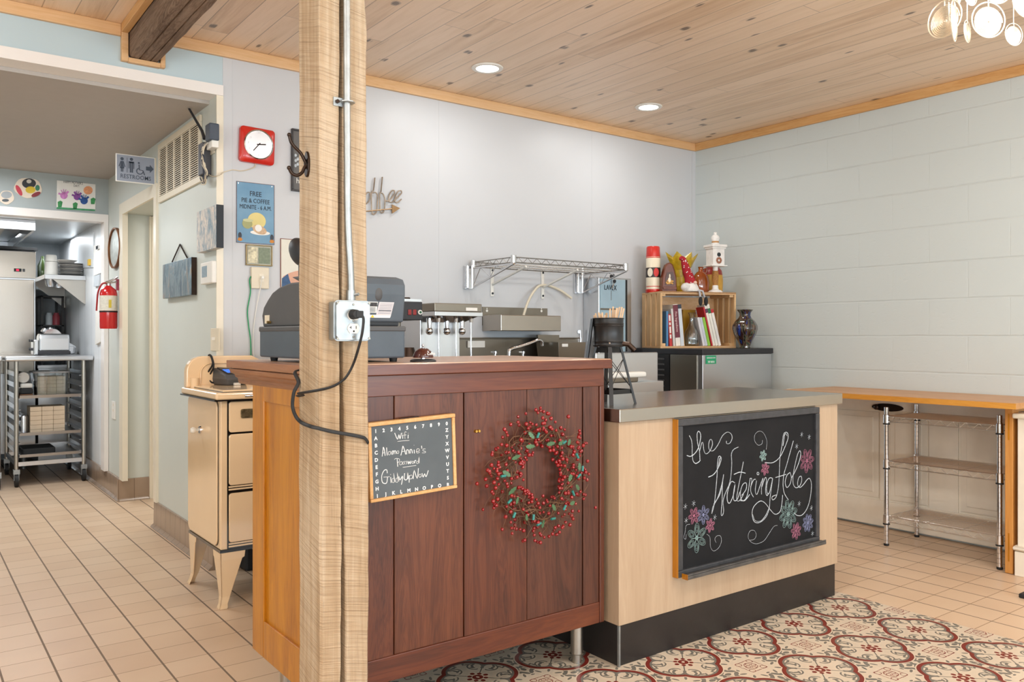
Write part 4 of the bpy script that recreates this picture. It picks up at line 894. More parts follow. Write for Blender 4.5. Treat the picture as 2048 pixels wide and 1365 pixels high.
# wire wall shelf with brackets
ZS1, ZS0 = 1.626, 1.589; SX0, SX1, SYF, SYB = 2.80, 3.682, 3.745, 4.150
t = thing('wall_wire_shelf', 'chrome wire shelf on two brackets, mounted on the white back wall', 'shelf', (3.24, YB, 1.46))
s = MB()
for z in (ZS1-.004, ZS0+.004): s.tube([(SX0, SYF, z), (SX1, SYF, z), (SX1, SYB, z), (SX0, SYB, z)], .0032, 6, closed=True)
def truss(s, a, b, n, z0, z1, r=.0016):
    a, b = Vector(a), Vector(b); P0 = []
    for i in range(n*2+1): p = a.lerp(b, i/(2*n)); P0.append((p.x, p.y, z1 if i % 2 else z0))
    s.tube(P0, r, 5)
truss(s, (SX0, SYF, 0), (SX1, SYF, 0), 13, ZS0+.004, ZS1-.004); truss(s, (SX0, SYF, 0), (SX0, SYB, 0), 6, ZS0+.004, ZS1-.004); truss(s, (SX1, SYF, 0), (SX1, SYB, 0), 6, ZS0+.004, ZS1-.004); truss(s, (SX0, SYB, 0), (SX1, SYB, 0), 13, ZS0+.004, ZS1-.004)
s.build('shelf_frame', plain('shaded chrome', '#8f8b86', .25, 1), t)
s = MB(); n = 34
for i in range(1, n): x = SX0+(SX1-SX0)*i/n; s.tube([(x, SYF, ZS0+.008), (x, SYB, ZS0+.008)], .0011, 4)
for y in (SYF+.13, SYF+.27): s.tube([(SX0, y, ZS0+.004), (SX1, y, ZS0+.004)], .0022, 4)
s.build('shelf_wires', M['chrome_wire'], t)
for x, y in ((SX0, SYF), (SX1, SYF), (SX0, SYB), (SX1, SYB)):
    s = MB(); s.lathe([(.013, ZS0-.004), (.0165, ZS0), (.0165, ZS1+.006), (.014, ZS1+.008), (0, ZS1+.008)], x, y, 18); s.build('corner_sleeve', M['chrome'], t, smooth=40)
for x in (2.755, 3.64):
    s = MB(); s.box(x-.006, x+.045, YB-.016, YB-.001, 1.462, 1.600); s.cyl((x+.008, YB-.03, 1.466), (x+.008, YB-.03, 1.598), .012, seg=12); s.cyl((x+.034, YB-.045, 1.462), (x+.034, YB-.045, 1.60), .010, seg=12); b_ = s.build('wall_bracket', M['chrome'], t, smooth=30)
    s = MB(); xx = x+.034; s.tube([(xx, YB-.05, 1.466), (xx, SYF+.0, 1.578), (xx, SYF-.02, 1.583)], .0055, 8); s.tube([(xx, YB-.05, 1.585), (xx, SYF-.01, 1.583)], .0045, 8); s.tube([(xx, YB-.05, 1.475), (xx, YB-.13, 1.583), (xx, YB-.23, 1.52), (xx, YB-.29, 1.583), (xx, YB-.37, 1.556)], .0026, 6); s.build('brace', M['chrome'], b_, smooth=60)
# plastic hooks and loop of hose
for k, (u, v) in enumerate(((985, 541), (1086, 546))):
    p = PY(u, v, YB-.008); q = PY(u-2, v+46, YB-.008)
    t = thing('plastic_shelf_bracket', ('left' if k == 0 else 'right')+'-hand clear plastic bracket screwed to the wall under the wire shelf', 'bracket', (p.x, YB, q.z))
    s = MB(); s.box(p.x-.012, p.x+.012, YB-.008, YB-.001, q.z-.02, p.z+.03); s.build('plate', M['white_plastic'], t, bev=.003)
    s = MB(); s.tube([(p.x, YB-.012, q.z+.055), (p.x, 3.86, ZS0-.012), (p.x, 3.84, ZS0-.006)], .008, 6); s.build('arm', M['white_plastic'], t)
    for z in (p.z, q.z): s = MB(); s.cyl((p.x, YB-.0085, z), (p.x, YB-.012, z), .007, seg=10); s.build('screw', M['dark_ink'], t)
s = MB(); s.tube(smoothpath([PY(1045, 640, YB-.09), PY(1052, 615, YB-.08), PY(1062, 592, YB-.06), PY(1075, 575, YB-.03), PY(1085, 571, YB-.02), PY(1098, 572, YB-.02), PY(1120, 581, YB-.03), PY(1143, 597, YB-.05)], 5), .0085, 8)
tag(s.build('hose', plain('cloudy hose', '#dcd2bd', .4), smooth=60, loc=tuple(PY(1045, 640, YB-.09))), 'loop of pale plastic hose hanging over the steel trough', 'hose')
# paper towel cabinet
yl0 = 4.036; A, B = PY(1197, 545, yl0), PY(1263, 548, yl0); z1 = A.z-.03; zb_ = 1.02
t = thing('towel_cabinet', 'tall stainless steel dispenser cabinet with a lettered pale blue front on the white wall', 'dispenser', ((A.x+B.x)/2, YB, zb_))
s = MB(); s.box(A.x, B.x, yl0, YB-.001, zb_, z1); s.build('case', M['steel_light'], t, bev=.006)
bx_ = PY(1250, 600, yl0).x
s = MB(); s.box(A.x+.012, bx_, yl0-.004, yl0, zb_+.05, z1-.012); fr = s.build('front_film', plain('pale blue film', '#a9c3d2', .4, .3, var=.03), t)
s = MB(); s.box(bx_+.002, bx_+.02, yl0-.002, yl0, zb_+.05, z1-.01); s.build('side_slot', M['black_rubber'], t)
s = MB(); p = PY(1222, 619, yl0-.004); s.box(A.x+.012, p.x+.05, yl0-.006, yl0-.004, p.z-.006, p.z+.006); s.box(p.x+.0, p.x+.003, yl0-.0055, yl0-.004, p.z+.06, p.z+.125); s.build('slot_marks', M['steel_dark'], t)
text('LAVEX', .048, PY(1221, 576, yl0-.006), (1, 0, 0), (0, 0, 1), M['dark_ink'], 'lettering', t, sx=.8)
t2 = thing('key_bunch', 'small keys on a split ring hanging from the steel towel cabinet lock', 'keys', tuple(PY(1224, 560, yl0-.012)))
s = MB(); 
for u, v in ((1222, 553), (1226, 552), (1228.5, 563)): p = PY(u, v, yl0-.015); s.cyl(p, p+Vector((0, -.006, 0)), .012, seg=12)
s.build('key_head', M['black_plastic'], t2); s = MB(); s.tube([PY(1225, 556, yl0-.018), PY(1225, 572, yl0-.016), PY(1228, 583, yl0-.014)], .0022, 5); s.tube([PY(1229, 566, yl0-.018), PY(1224, 577, yl0-.016)], .0022, 5); s.build('key_blade', M['chrome'], t2)

# ================================================================ ICE MACHINE, CRATE AND WHAT STANDS ON THEM
IX0, IX1, IY0, IY1, IZ = 4.087, 4.82, 3.468, 4.16, 1.092
t = thing('ice_machine', 'stainless ice machine with a black top in the corner of the room', 'ice machine', ((IX0+IX1)/2, 3.8, 0))
s = MB(); s.box(IX0, IX1, IY0, IY1, IZ-.036, IZ); s.build('top_cap', M['black_plastic'], t, bev=.004)
s = MB(); s.box(IX0+.012, IX1-.008, IY0+.01, IY1, .09, IZ-.036); s.build('cabinet', M['steel_light'], t, bev=.003)
s = MB(); s.box(IX0+.004, IX0+.012, IY0+.05, 3.745, .35, IZ-.038); s.build('door', M['steel_dark'], t, bev=.003)
ly0, ly1 = 3.76, 3.95
s = MB(); s.box(IX0+.002, IX0+.012, 3.752, IY1-.02, .5, IZ-.038)
for k in range(14): z = .55+k*.036; pass
s.build('louvre_grille', M['black_metal'], t)
for k in range(14): z = .55+k*.036; s = MB(); s.box(IX0-.004, IX0+.004, 3.795, IY1-.05, z, z+.010); s.build('louvre', M['dark_grey_plastic'], t)
for x in (IX0+.05, IX1-.06):
    for y in (IY0+.06, IY1-.06): s = MB(); s.cyl((x, y, 0), (x, y, .09), .02, seg=12); s.build('foot', M['black_rubber'], t)
A, B = PY(1411.5, 711.5, IY0+.009), PY(1432, 728, IY0+.009)
s = MB(); s.box(A.x, B.x, IY0+.0075, IY0+.0099, B.z, A.z-.001); st = s.build('sticker', plain('green sticker', '#1f9a6b', .5, var=.03), t)
text('REFRIGERATION', .0125, ((A.x+B.x)/2, IY0+.007, A.z-.016), (1, 0, 0), (0, 0, 1), M['white_ink'], 'lettering', st, sx=.9)
text('787-8818', .019, ((A.x+B.x)/2, IY0+.007, A.z-.042), (1, 0, 0), (0, 0, 1), M['white_ink'], 'lettering', st, sx=.9)

# crate, rotated a little; local frame: x along the open front, y into the depth
CR = rotz((4.115, 3.853, IZ), math.radians(-20)); CW, CD, CH = .578, .285, .385
def cr(x, y, z): return CR @ Vector((x, y, z))
t = thing('wooden_crate', 'slatted pine crate lying on its side on the ice machine, used as a bookcase', 'crate', tuple(cr(CW/2, CD/2, 0)))
TH = .014
def crbox(name, a, mat=None, par=None, bev=.002): s = MB(CR); s.box(*a); return s.build(name, mat or M['pinez'], par or t, bev=bev)
s = MB(CR); s.box(0, CW, 0, CD, CH-TH, CH); s.box(0, CW, 0, .004, CH-TH-.004, CH); s.build('top_board', M['pine'], t, bev=.002)
s = MB(CR); s.box(0, CW, 0, CD, 0, TH); s.build('bottom_board', M['pine'], t, bev=.002)
for side, x in (('l', 0), ('r', CW-TH)):
    for k in range(4):
        y0 = k*(CD-.055)/3; crbox('slat', (x, x+TH, y0, y0+.055, TH, CH-TH))
    xx = x+TH if side == 'l' else x-.03
    for z in (TH, CH-TH-.02): crbox('corner_batten', (xx, xx+.03, .012, CD-.005, z, z+.02))
for z in (TH+.01, .15, .27): crbox('back_slat', (TH, CW-TH, CD-TH, CD, z, z+.09), M['pine'])
# books: (u at foot, thickness, height, lean, colours)
def book(x, th, h, d, lean, col, label, band=None, spine=None, txt=None, y=.03, marks=False):
    m = CR @ Matrix.Translation((x, y, TH)) @ Matrix.Rotation(lean, 4, 'Y')
    t = thing('book', label, 'book', tuple(m @ Vector((th/2, d/2, 0))), 'cookbooks in the crate')
    s = MB(m); s.box(.0015, th-.0015, .004, d-.003, .003, h-.003); s.build('pages', M['paper'], t)
    s = MB(m); s.box(0, th, 0, .002, 0, h); s.box(0, .0015, 0, d, 0, h); s.box(th-.0015, th, 0, d, 0, h); c = s.build('cover', plain('cover '+label[:14], col, .45, var=.05), t, bev=.0006)
    if band:
        for z0, z1, bc in band: s = MB(m); s.box(-.0003, th+.0003, -.0004, .001, z0*h, z1*h); s.build('spine_band', plain('band', bc, .5, var=.02), c)
    if marks:
        s = MB(m); q = .06
        for L in (.03, .05, .02, .045): s.box(th*.25, th*.75, -.0008, .0, q*h/.25, (q+L)*h/.25); q += L+.012
        s.build('spine_lettering', M['paper'], c)
    if txt:
        tx, tcol, sz, zc_ = txt
        o = m @ Vector((th/2, -.0006, h*zc_)); R_ = m.to_3x3(); text(tx, sz, o, R_ @ Vector((0, 0, -1)), R_ @ Vector((1, 0, 0)), plain('spine ink', tcol, .6, var=0), 'spine_lettering', c)
    return t
L_ = lambda a: -math.radians(a)
book(.058, .016, .238, .18, 0, '#4a7fae', 'blue paperback standing at the left end of the crate')
book(.083, .022, .218, .19, L_(3), '#c02a26', 'red book lettered in white on its spine, second upright book from the left', marks=True)
book(.111, .016, .255, .19, L_(4), '#d9d3cf', 'spiral-bound white cookbook with a speckled spine beside the red book')
book(.132, .036, .285, .19, L_(5), '#efe8de', 'thick book with a maroon spine band and cream foot, tallest in the crate', band=((.2, .985, '#6e2433'),), txt=('Five Ingredients', '#e9c7c0', .022, .58))
book(.1695, .026, .285, .19, L_(5), '#cfd6de', 'grey and white book with a dark top and plant sketch, right of the maroon book', band=((.9, 1, '#2b3140'),))
book(.204, .012, .235, .14, L_(6), '#d69a2c', 'orange book standing behind the glass carafe', y=.06)
# leaning books on the right
def lean(x, th, h, col, label, a, **k): return book(x, th, h, .10, math.radians(-a), col, label, **k)
lean(.338, .018, .20, '#d8d6da', 'pale grey booklet right behind the glass carafe, leaning left', 13)
lean(.357, .018, .20, '#c9ccd8', 'lilac grey booklet leaning beside the lime green book', 13)
lean(.3765, .021, .20, '#8dc03c', 'lime green booklet leaning in the right half of the crate', 13)
lean(.4045, .011, .275, '#c2202c', 'thin red book leaning just right of the lime green booklet', 14)
lean(.4165, .018, .292, '#efe6da', 'white leaning book with a purple band near its top', 14, band=((.8, .9, '#5b3050'),))
lean(.4365, .020, .295, '#f0ebe0', 'white leaning book with a green band near its top', 14, band=((.78, .9, '#1f6b3f'),))
lean(.4595, .020, .26, '#ece7e2', 'white leaning book with a red top, last of the row on the right', 14, band=((.9, 1, '#c3232b'),))
book(.29, .10, .255, .03, 0, '#b78a1e', 'yellow and black picture book standing face out behind the glass carafe', y=.225)
# glass carafe
gx, gy = .277, .075; g = cr(gx, gy, TH)
prof = [(.0, .003), (.047, .003), (.054, .012), (.054, .07), (.046, .1), (.026, .135), (.0165, .165), (.0165, .2), (.030, .232), (.028, .232), (.0145, .2), (.0145, .165), (.024, .134), (.044, .098), (.051, .07), (.051, .014), (.0, .008)]
s = MB(); s.lathe([(r, g.z+z) for r, z in prof], g.x, g.y, 28)
tag(s.build('glass_carafe', M['glass'], smooth=60, loc=tuple(g)), 'clear glass carafe with a flared neck in the middle of the crate', 'carafe')
# on top of the crate
ZC = CH
def place(x, y): return cr(x, y, CH)
# thermos
p = place(.045, .20); cx, cy, z = p
t = thing('vacuum_flask', 'cream vacuum flask with red cup and red base on the left end of the crate', 'flask', (cx, cy, z))
M['flask_cream'] = plain('flask cream', '#eee2c9', .25, var=.02, coat=.5)
s = MB(); s.lathe([(.052, z+.0), (.053, z+.002), (.053, z+.022), (.050, z+.024), (0, z+.024)][:5], cx, cy, 32); s.build('base', M['red_plastic'], t, smooth=40)
s = MB(); s.lathe([(.050, z+.022), (.050, z+.245), (.046, z+.25), (0, z+.25)], cx, cy, 32); s.build('body', M['flask_cream'], t, smooth=40)
s = MB(); s.lathe([(.049, z+.248), (.049, z+.255), (.046, z+.315), (.042, z+.322), (0, z+.322)], cx, cy, 32); s.build('cup', M['red_plastic'], t, smooth=40)
s = MB(); s.lathe([(.0505, z+.105), (.0508, z+.106), (.0508, z+.172), (.0505, z+.173)], cx, cy, 32); bd = s.build('label_band', plain('flask band', '#2e2422', .4, var=.05), t, smooth=40)
vd = Vector((-cx, -cy, 0)).normalized(); sd_ = Vector((vd.y, -vd.x, 0))*-1
for k, (o_, c_) in enumerate(((-.42, '#efe6d2'), (.42, '#d42a20'))):
    n_ = (vd*math.cos(o_)+sd_*math.sin(o_)); tx = Vector((-n_.y, n_.x, 0)); s = MB(); s.prism([(.019*math.cos(q*PI/10), .030*math.sin(q*PI/10)) for q in range(20)], Vector((cx, cy, z+.139))+n_*.0485, tx, (0, 0, 1), n_*.0035); s.build('oval_mark', plain('oval', c_, .4, var=0), bd)
for zz in (.04, .24): s = MB(); s.lathe([(.0503, z+zz), (.0506, z+zz+.001), (.0506, z+zz+.004), (.0503, z+zz+.005)], cx, cy, 32); s.build('stripe', M['red_plastic'], bd)
# brown ceramic
M['glaze_brown'] = plain('brown glaze', '#6b3219', .38, var=.25, scale=18, coat=.1); M['glaze_amber'] = plain('amber glaze', '#8e4316', .12, var=.2, coat=.8)
p = place(.115, .11); R3 = rotz(p, math.radians(-30)); 
t = thing('ceramic_planter', 'brown glazed pointed ceramic piece with a painted bird, beside the vacuum flask', 'ceramic', tuple(p))
s = MB(R3); pf = [(-.052, 0), (.052, 0), (.055, .012), (.052, .05), (.05, .10), (.036, .155), (.024, .188), (.008, .202), (-.008, .202), (-.024, .188), (-.036, .155), (-.05, .10), (-.052, .05), (-.055, .012)]
s.prism(pf, (0, -.03, 0), (1, 0, 0), (0, 0, 1), (0, .06, 0)); s.build('body', M['glaze_brown'], t, bev=.008, seg=3)
s = MB(R3); s.prism([(-.03, .05), (.032, .05), (.034, .10), (.022, .14), (-.02, .135), (-.032, .09)], (0, -.0305, 0), (1, 0, 0), (0, 0, 1), (0, -.0035, 0)); s.build('picture', plain('picture brown', '#4a2413', .3), t)
s = MB(R3); s.sph((-.002, -.034, .082), (.011, .004, .018), 10); s.sph((.0, -.034, .108), (.006, .004, .016), 10); s.build('bird', M['flask_cream'], t, smooth=60)
s = MB(R3); rr_ = random.Random(4)
for k in range(16): s.sph((rr_.uniform(-.026, .026), -.034, rr_.uniform(.056, .078)), (.006, .0025, .006), 8)
s.build('flowers', plain('ochre paint', '#cc9a4c', .4, var=.3, scale=90), t, smooth=60)
s = MB(R3); s.box(-.048, .048, -.042, -.03, .018, .034); s.build('ledge', M['glaze_brown'], t, bev=.003)
# dark bottle behind the gnome
p = place(.178, .215); s = MB(); s.lathe([(0, p.z), (.032, p.z), (.032, p.z+.07), (.036, p.z+.10), (.03, p.z+.14), (.012, p.z+.155), (0, p.z+.156)], p.x, p.y, 20)
tag(s.build('dark_jar', plain('black green glaze', '#252e28', .2, var=.3, scale=20, coat=.5), smooth=50, loc=tuple(p)), 'squat dark green and black jar half hidden behind the gnome hat', 'jar')
# star-rimmed vase
p = place(.265, .205)
t = thing('star_vase', 'yellow glazed vase with a spiky star-shaped rim on the crate', 'vase', tuple(p))
M['glaze_yellow'] = plain('yellow glaze', '#c9a92a', .3, var=.3, scale=22, coat=.4)
rings = []
for z, r0, amp in ((0, .055, 0), (.05, .064, 0), (.11, .062, .0), (.16, .072, .06), (.205, .092, .25), (.24, .105, .6), (.262, .108, .8)):
    ring_ = []
    for k in range(14):
        a = k*PI/7+.25; star = (1+.42*amp) if k % 2 == 0 else (1-.02*amp); up = (.03*amp if k % 2 == 0 else -.018*amp)
        ring_.append((p.x+r0*star*math.cos(a), p.y+.65*r0*star*math.sin(a), p.z+z+up))
    rings.append(ring_)
s = MB(); s.loft(rings, caps=True); s.build('body', M['glaze_yellow'], t)
q = p+Vector((-.02, -.055, .14)); s = MB(); s.sph(q, (.016, .012, .02), 12); s.build('knob', M['glaze_amber'], t, smooth=60)
# amber jug
p = place(.378, .13)
t = thing('amber_jug', 'shiny amber brown ceramic jug with a small handle, beside the birdhouse', 'jug', tuple(p))
s = MB(); s.lathe([(0, p.z), (.058, p.z+.0), (.066, p.z+.02), (.068, p.z+.075), (.060, p.z+.112), (.038, p.z+.142), (.019, p.z+.152), (.018, p.z+.170), (.023, p.z+.182), (.016, p.z+.184), (0, p.z+.182)], p.x, p.y, 28, .8); s.build('body', M['glaze_amber'], t, smooth=60)
s = MB(); s.tube(smoothpath([(p.x+.014, p.y-.01, p.z+.165), (p.x+.034, p.y-.02, p.z+.17), (p.x+.038, p.y-.02, p.z+.15), (p.x+.028, p.y-.012, p.z+.136)], 4), .0045, 8); s.build('handle', M['glaze_amber'], t, smooth=60)
q = p+Vector((-.022, -.037, .078)); s = MB(); s.sph(q, (.014, .008, .022), 12); s.build('medallion', M['label_grey'], t, smooth=60)
# red and yellow jar
p = place(.505, .19)
t = thing('pumpkin_jar', 'yellow ceramic jar with a red shoulder standing behind the white birdhouse', 'jar', tuple(p))
s = MB(); s.lathe([(0, p.z), (.066, p.z), (.080, p.z+.02), (.083, p.z+.09), (.078, p.z+.135)], p.x, p.y, 28, .8); s.build('body', plain('mustard glaze', '#cf9d3d', .35, var=.15, scale=9), t, smooth=60)
s = MB(); s.lathe([(.079, p.z+.132), (.072, p.z+.165), (.05, p.z+.188), (.02, p.z+.196), (0, p.z+.196)], p.x, p.y, 28, .8); s.build('lid', plain('brick red glaze', '#9c2f27', .35, var=.15), t, smooth=60)
# birdhouse on a spindle
p = place(.445, .05)
t = thing('birdhouse', 'distressed white wooden birdhouse on a turned spindle, tallest thing on the crate', 'birdhouse', tuple(p))
WD = plain('distressed white wood', '#ece8e4', .6, var=.06, scale=40)
s = MB(); z = p.z; s.lathe([(0, z), (.05, z), (.05, z+.006), (.042, z+.010), (.042, z+.014), (.024, z+.02), (.020, z+.03), (.020, z+.045), (.017, z+.05)], p.x, p.y, 28); s.build('foot', WD, t, smooth=30)
s = MB()
s.lathe([(.017, z+.05), (.022, z+.09), (.023, z+.12), (.021, z+.148), (.016, z+.15)], p.x, p.y, 24); s.build('spindle', plain('jute cord', '#a9773f', .8, var=.25, scale=120), t, smooth=40)
s = MB(); s.lathe([(.015, z+.15), (.018, z+.156), (.018, z+.176), (.022, z+.18)], p.x, p.y, 24); s.build('collar', WD, t, smooth=40)
Rb = rotz(p, math.radians(-14))
s = MB(Rb); s.box(-.066, .066, -.05, .05, .18, .188); s.build('platform', WD, t, bev=.002)
s = MB(Rb); s.box(-.048, .048, -.04, .04, .188, .305); s.build('house', WD, t, bev=.002)
s = MB(Rb); s.box(-.056, .056, -.048, .048, .300, .312); s.box(-.062, .062, -.054, .054, .312, .330); s.build('roof', WD, t, bev=.004, seg=3)
s = MB(); s.lathe([(.026, z+.33), (.028, z+.338), (.022, z+.345)], p.x, p.y, 24); s.build('finial_base', WD, t, smooth=30)
s = MB(); s.lathe([(.0235, z+.345), (.025, z+.35), (.0235, z+.356)], p.x, p.y, 24); s.build('finial_ring', plain('tan wood ring', '#b98a5a', .6), t, smooth=30)
s = MB(); s.lathe([(.022, z+.356), (.029, z+.372), (.028, z+.384), (.020, z+.396), (.010, z+.402), (.013, z+.41), (.010, z+.418), (0, z+.421)], p.x, p.y, 24); s.build('finial', WD, t, smooth=40)
s = MB(Rb); s.cyl((0, -.0405, .260), (0, -.043, .260), .0145, seg=20); s.build('entry_hole', M['dark_ink'], t)
s = MB(Rb)
for k in range(8): a = k*PI/4; s.sph((.014*math.cos(a), -.042, .220+.014*math.sin(a)), (.0065, .002, .0065), 8)
s.tube([(.022*math.cos(q*PI/10), -.0415, .22+.022*math.sin(q*PI/10)) for q in range(20)], .0016, 5, closed=True); s.build('rosette', plain('brown rosette', '#9b5f42', .6), t)
# gnome
p = place(.235, .035)
t = thing('gnome', 'small gnome with a tall red spotted hat and white beard, legs dangling over the crate', 'gnome', tuple(p))
Z = lambda x, y, z: tuple(p+Vector((x, y, z)))
s = MB(); s.sph(Z(-.012, 0, .026), (.052, .032, .030), 16); s.build('body', plain('grey felt', '#dcd8d5', .9, var=.1, scale=80), t, smooth=60)
s = MB(); s.loft([[Z(.010+a*r_, -.018+b*r_*.6, h_) for a, b in [(math.cos(q*PI/8), math.sin(q*PI/8)) for q in range(16)]] for r_, h_ in ((.046, .003), (.05, .012), (.042, .03), (.028, .052), (.012, .066))]); s.build('beard', plain('white beard', '#eeeae6', .95, var=.08, scale=200, bmp=.6, bscale=300), t, smooth=60)
s = MB(); s.sph(Z(.008, -.040, .054), .010, 14); s.build('nose', plain('nose felt', '#e2c3b0', .8), t, smooth=60)
s = MB(); s.tube(smoothpath([Z(.006, -.005, .050), Z(.0, .0, .085), Z(-.018, .004, .125), Z(-.032, .006, .162), Z(-.04, .008, .188), Z(-.055, .01, .2), Z(-.068, .012, .19)], 4), [(.027*(1-i/24)**.85+.0065) for i in range(25)], 16)
hat = s.build('hat', plain('red hat felt', '#a81e2c', .85, var=.08, scale=90), t, smooth=60)
s = MB(); r_ = random.Random(5)
HP = smoothpath([Z(.006, -.005, .050), Z(.0, .0, .085), Z(-.018, .004, .125), Z(-.032, .006, .162), Z(-.04, .008, .188), Z(-.055, .01, .2), Z(-.068, .012, .19)], 4)
for k in range(26):
    i_ = r_.randrange(1, 20); c_ = HP[i_]; a = r_.uniform(-2.9, -.2); rad_ = .027*(1-i_/24)**.85+.0062; s.sph(c_+Vector((rad_*math.cos(a), rad_*math.sin(a), r_.uniform(-.003, .003))), .0034, 8)
s.build('hat_spots', M['white_plastic'], hat, smooth=60)
for dx, tilt in ((.026, 0), (.055, .022)):
    k0, k1, k2 = Z(dx*.8, -.028, .012), Z(dx, -.056, .004), Z(dx+tilt*.4, -.062, -.032)
    s = MB(); s.tube([k0, k1, k2], .0065, 8); l_ = s.build('leg', plain('grey stocking', '#b7b7bb', .9, var=.1), t, smooth=60)
    s = MB(); s.sph(Z(dx+tilt*.9, -.064, -.056), (.0125, .012, .028), 12); s.build('boot', plain('dark boot felt', '#2c2c2d', .9), l_, smooth=60)
t.scale = (1.15, 1.15, 1.15)
# glazed vase beside the crate
p = PD(1490, 695, 5.62); p.z = IZ
t = thing('glazed_vase', 'dark glossy vase streaked blue, green and brown, right of the crate on the ice machine', 'vase', tuple(p))
m, nt, b = newmat('streaked glaze'); x, y, z = world_xyz(nt); n = noise(nt, comb(nt, x*34, y*34, z*4), 1.0, 2, .5, .6)
setc(nt, b, ramp(nt, n, [(.30, '#10204a'), (.38, '#1f3a86'), (.42, '#221110'), (.50, '#3a1a14'), (.55, '#6a5644'), (.59, '#2a4a40'), (.64, '#2a1512')])); b.inputs['Roughness'].default_value = .1; b.inputs['Coat Weight'].default_value = .8
rings = []
for r, z in ((.034, 0), (.036, .006), (.034, .012), (.048, .05), (.072, .095), (.082, .13), (.080, .155), (.064, .185), (.044, .205), (.036, .222), (.038, .24), (.054, .262), (.051, .263), (.034, .24), (.03, .2)):
    rings.append([(p.x+r*(1+.035*math.cos(8*a)*(1 if .03 < z < .2 else 0)+(.05*math.cos(5*a) if z > .25 else 0))*math.cos(a), p.y+r*(1+.035*math.cos(8*a)*(1 if .03 < z < .2 else 0))*math.sin(a), p.z+z) for a in [2*PI*k/48 for k in range(48)]])
s = MB(); s.loft(rings); s.build('body', m, t, smooth=60)

# steel bins with tubs seen through the trestle
t = thing('bar_sink', 'stainless ice bin beside the ice machine, seen through the black trestle', 'steel bin', (3.6, 3.6, 0))
A, B = PD(1150, 700, 4.55), PD(1317, 706, 4.75)
x0, x1 = 3.02, PY(1316, 706, 3.30).x; yq = 3.30
s = MB(); s.box(x0, x1, yq+.0, yq+.02, .84, PY(1310, 705, yq).z); s.build('back_panel', M['steel_light'], t, bev=.006)
s = MB(); s.box(x0, x1-.06, yq-.10, yq, .84, PY(1310, 763, yq-.1).z); s.build('ledge', M['steel_light'], t, bev=.004)
s = MB(); s.box(x0, x1, yq-.12, yq+.02, .0, .84); s.build('cabinet', M['steel_dark'], t)
A, B = PY(1215, 748, yq-.09), PY(1293, 755, yq-.09)
s = MB(); s.box(A.x-.1, B.x, yq-.095, yq-.02, B.z, A.z+.004); tag(s.build('tub_lid', M['white_plastic'], bev=.012, seg=3, loc=(B.x-.1, yq-.06, B.z)), 'rounded white plastic lid lying over the tub behind the trestle', 'lid')
A, B = PY(1215, 757, yq-.09), PY(1277, 768, yq-.09)
s = MB(); s.box(A.x-.1, B.x, yq-.09, yq-.01, PY(1310, 763, yq-.1).z, A.z+.002); tag(s.build('steel_pan', M['steel_dark'], bev=.006, loc=(B.x-.1, yq-.05, A.z-.03)), 'dull steel pan under the white lid behind the trestle', 'pan')

# ================================================================ MINIATURE WATER TOWER WITH STIR STICKS
near = FL(1221, 812, .914); Rf = Vector((RT[0], RT[1], 0)); Ff = Vector((FW[0], FW[1], 0))
wcn = near+Ff*.105+Rf*.004; TZ2 = .9142
t = thing('stirrer_tower', 'black miniature water tower on trestle legs, holding stir sticks on the steel top', 'stirrer holder', (wcn.x, wcn.y, TZ2))
z0t = CAM_H+(HV-694)/FP*3.16; z1t = CAM_H+(HV-637)/FP*3.16; rt = .0595
s = MB(); c = wcn
s.lathe([(0, z0t), (rt*.96, z0t), (rt*.99, z0t+.006), (rt*.96, z0t+.010), (rt*.97, z0t+.016), (rt, z0t+.02), (rt*.97, z0t+.024), (rt*.97, z1t-.032), (rt, z1t-.029), (rt*.97, z1t-.025), (rt, z1t-.021), (rt*.97, z1t-.017), (rt*.98, z1t-.002), (rt*1.04, z1t), (rt*1.0, z1t+.001), (rt*.93, z1t-.004), (rt*.93, z0t+.02), (0, z0t+.02)], c.x, c.y, 40)
s.build('tank', M['black_metal'], t, smooth=35)
dirs = {'near': -Ff, 'right': Rf, 'left': -Rf, 'far': Ff}
tops = {}; 
for k, d in dirs.items():
    ft = c+d*(.105 if k != 'right' else .108); ft.z = TZ2; tp = c+d*(.052 if k in ('right', 'left') else .055); tp.z = z0t-.0005; tops[k] = (ft, tp)
    n = d.cross(Vector((0, 0, 1))); s = MB(); w_ = .0075
    s.loft([[ft+n*w_-d*.0, ft-n*w_, ft-n*w_-d*.008, ft+n*w_-d*.008], [tp+n*w_, tp-n*w_, tp-n*w_-d*.008, tp+n*w_-d*.008]]); s.build('leg', M['black_metal'], t)
ks = ['near', 'right', 'far', 'left']
for i in range(4):
    a, b = tops[ks[i]], tops[ks[(i+1) % 4]]; s = MB()
    g = lambda q, f: q[0].lerp(q[1], f)-(q[0]-Vector((c.x, c.y, q[0].z))).normalized()*.004
    s.tube([g(a, .28), g(b, .80)], .0014, 5); s.tube([g(b, .28), g(a, .80)], .0014, 5); s.build('cross_brace', M['black_metal'], t)
    s = MB(); p, q = g(a, .22), g(b, .22); u_ = Vector((0, 0, .008)); s.loft([[p-u_, p+u_, p+u_+(c-p)*.02, p-u_+(c-p)*.02], [q-u_, q+u_, q+u_+(c-q)*.02, q-u_+(c-q)*.02]]); s.build('tie_bar', M['black_metal'], t)
s = MB(); zz = z0t-.022; P0 = [tops[k][1] for k in ks]; s.loft([[Vector((q.x, q.y, zz)) for q in P0], [Vector((q.x, q.y, z0t-.001)) for q in P0]]); s.build('top_frame', M['black_metal'], t)
s = MB(); a = c-Rf*.062-Ff*.01; b = c-Rf*.083-Ff*.012; a.z = z1t-.002; b.z = z0t-.05; s.tube([a, b], .004, 4, flat=2.2); s.build('ladder', M['black_metal'], t)
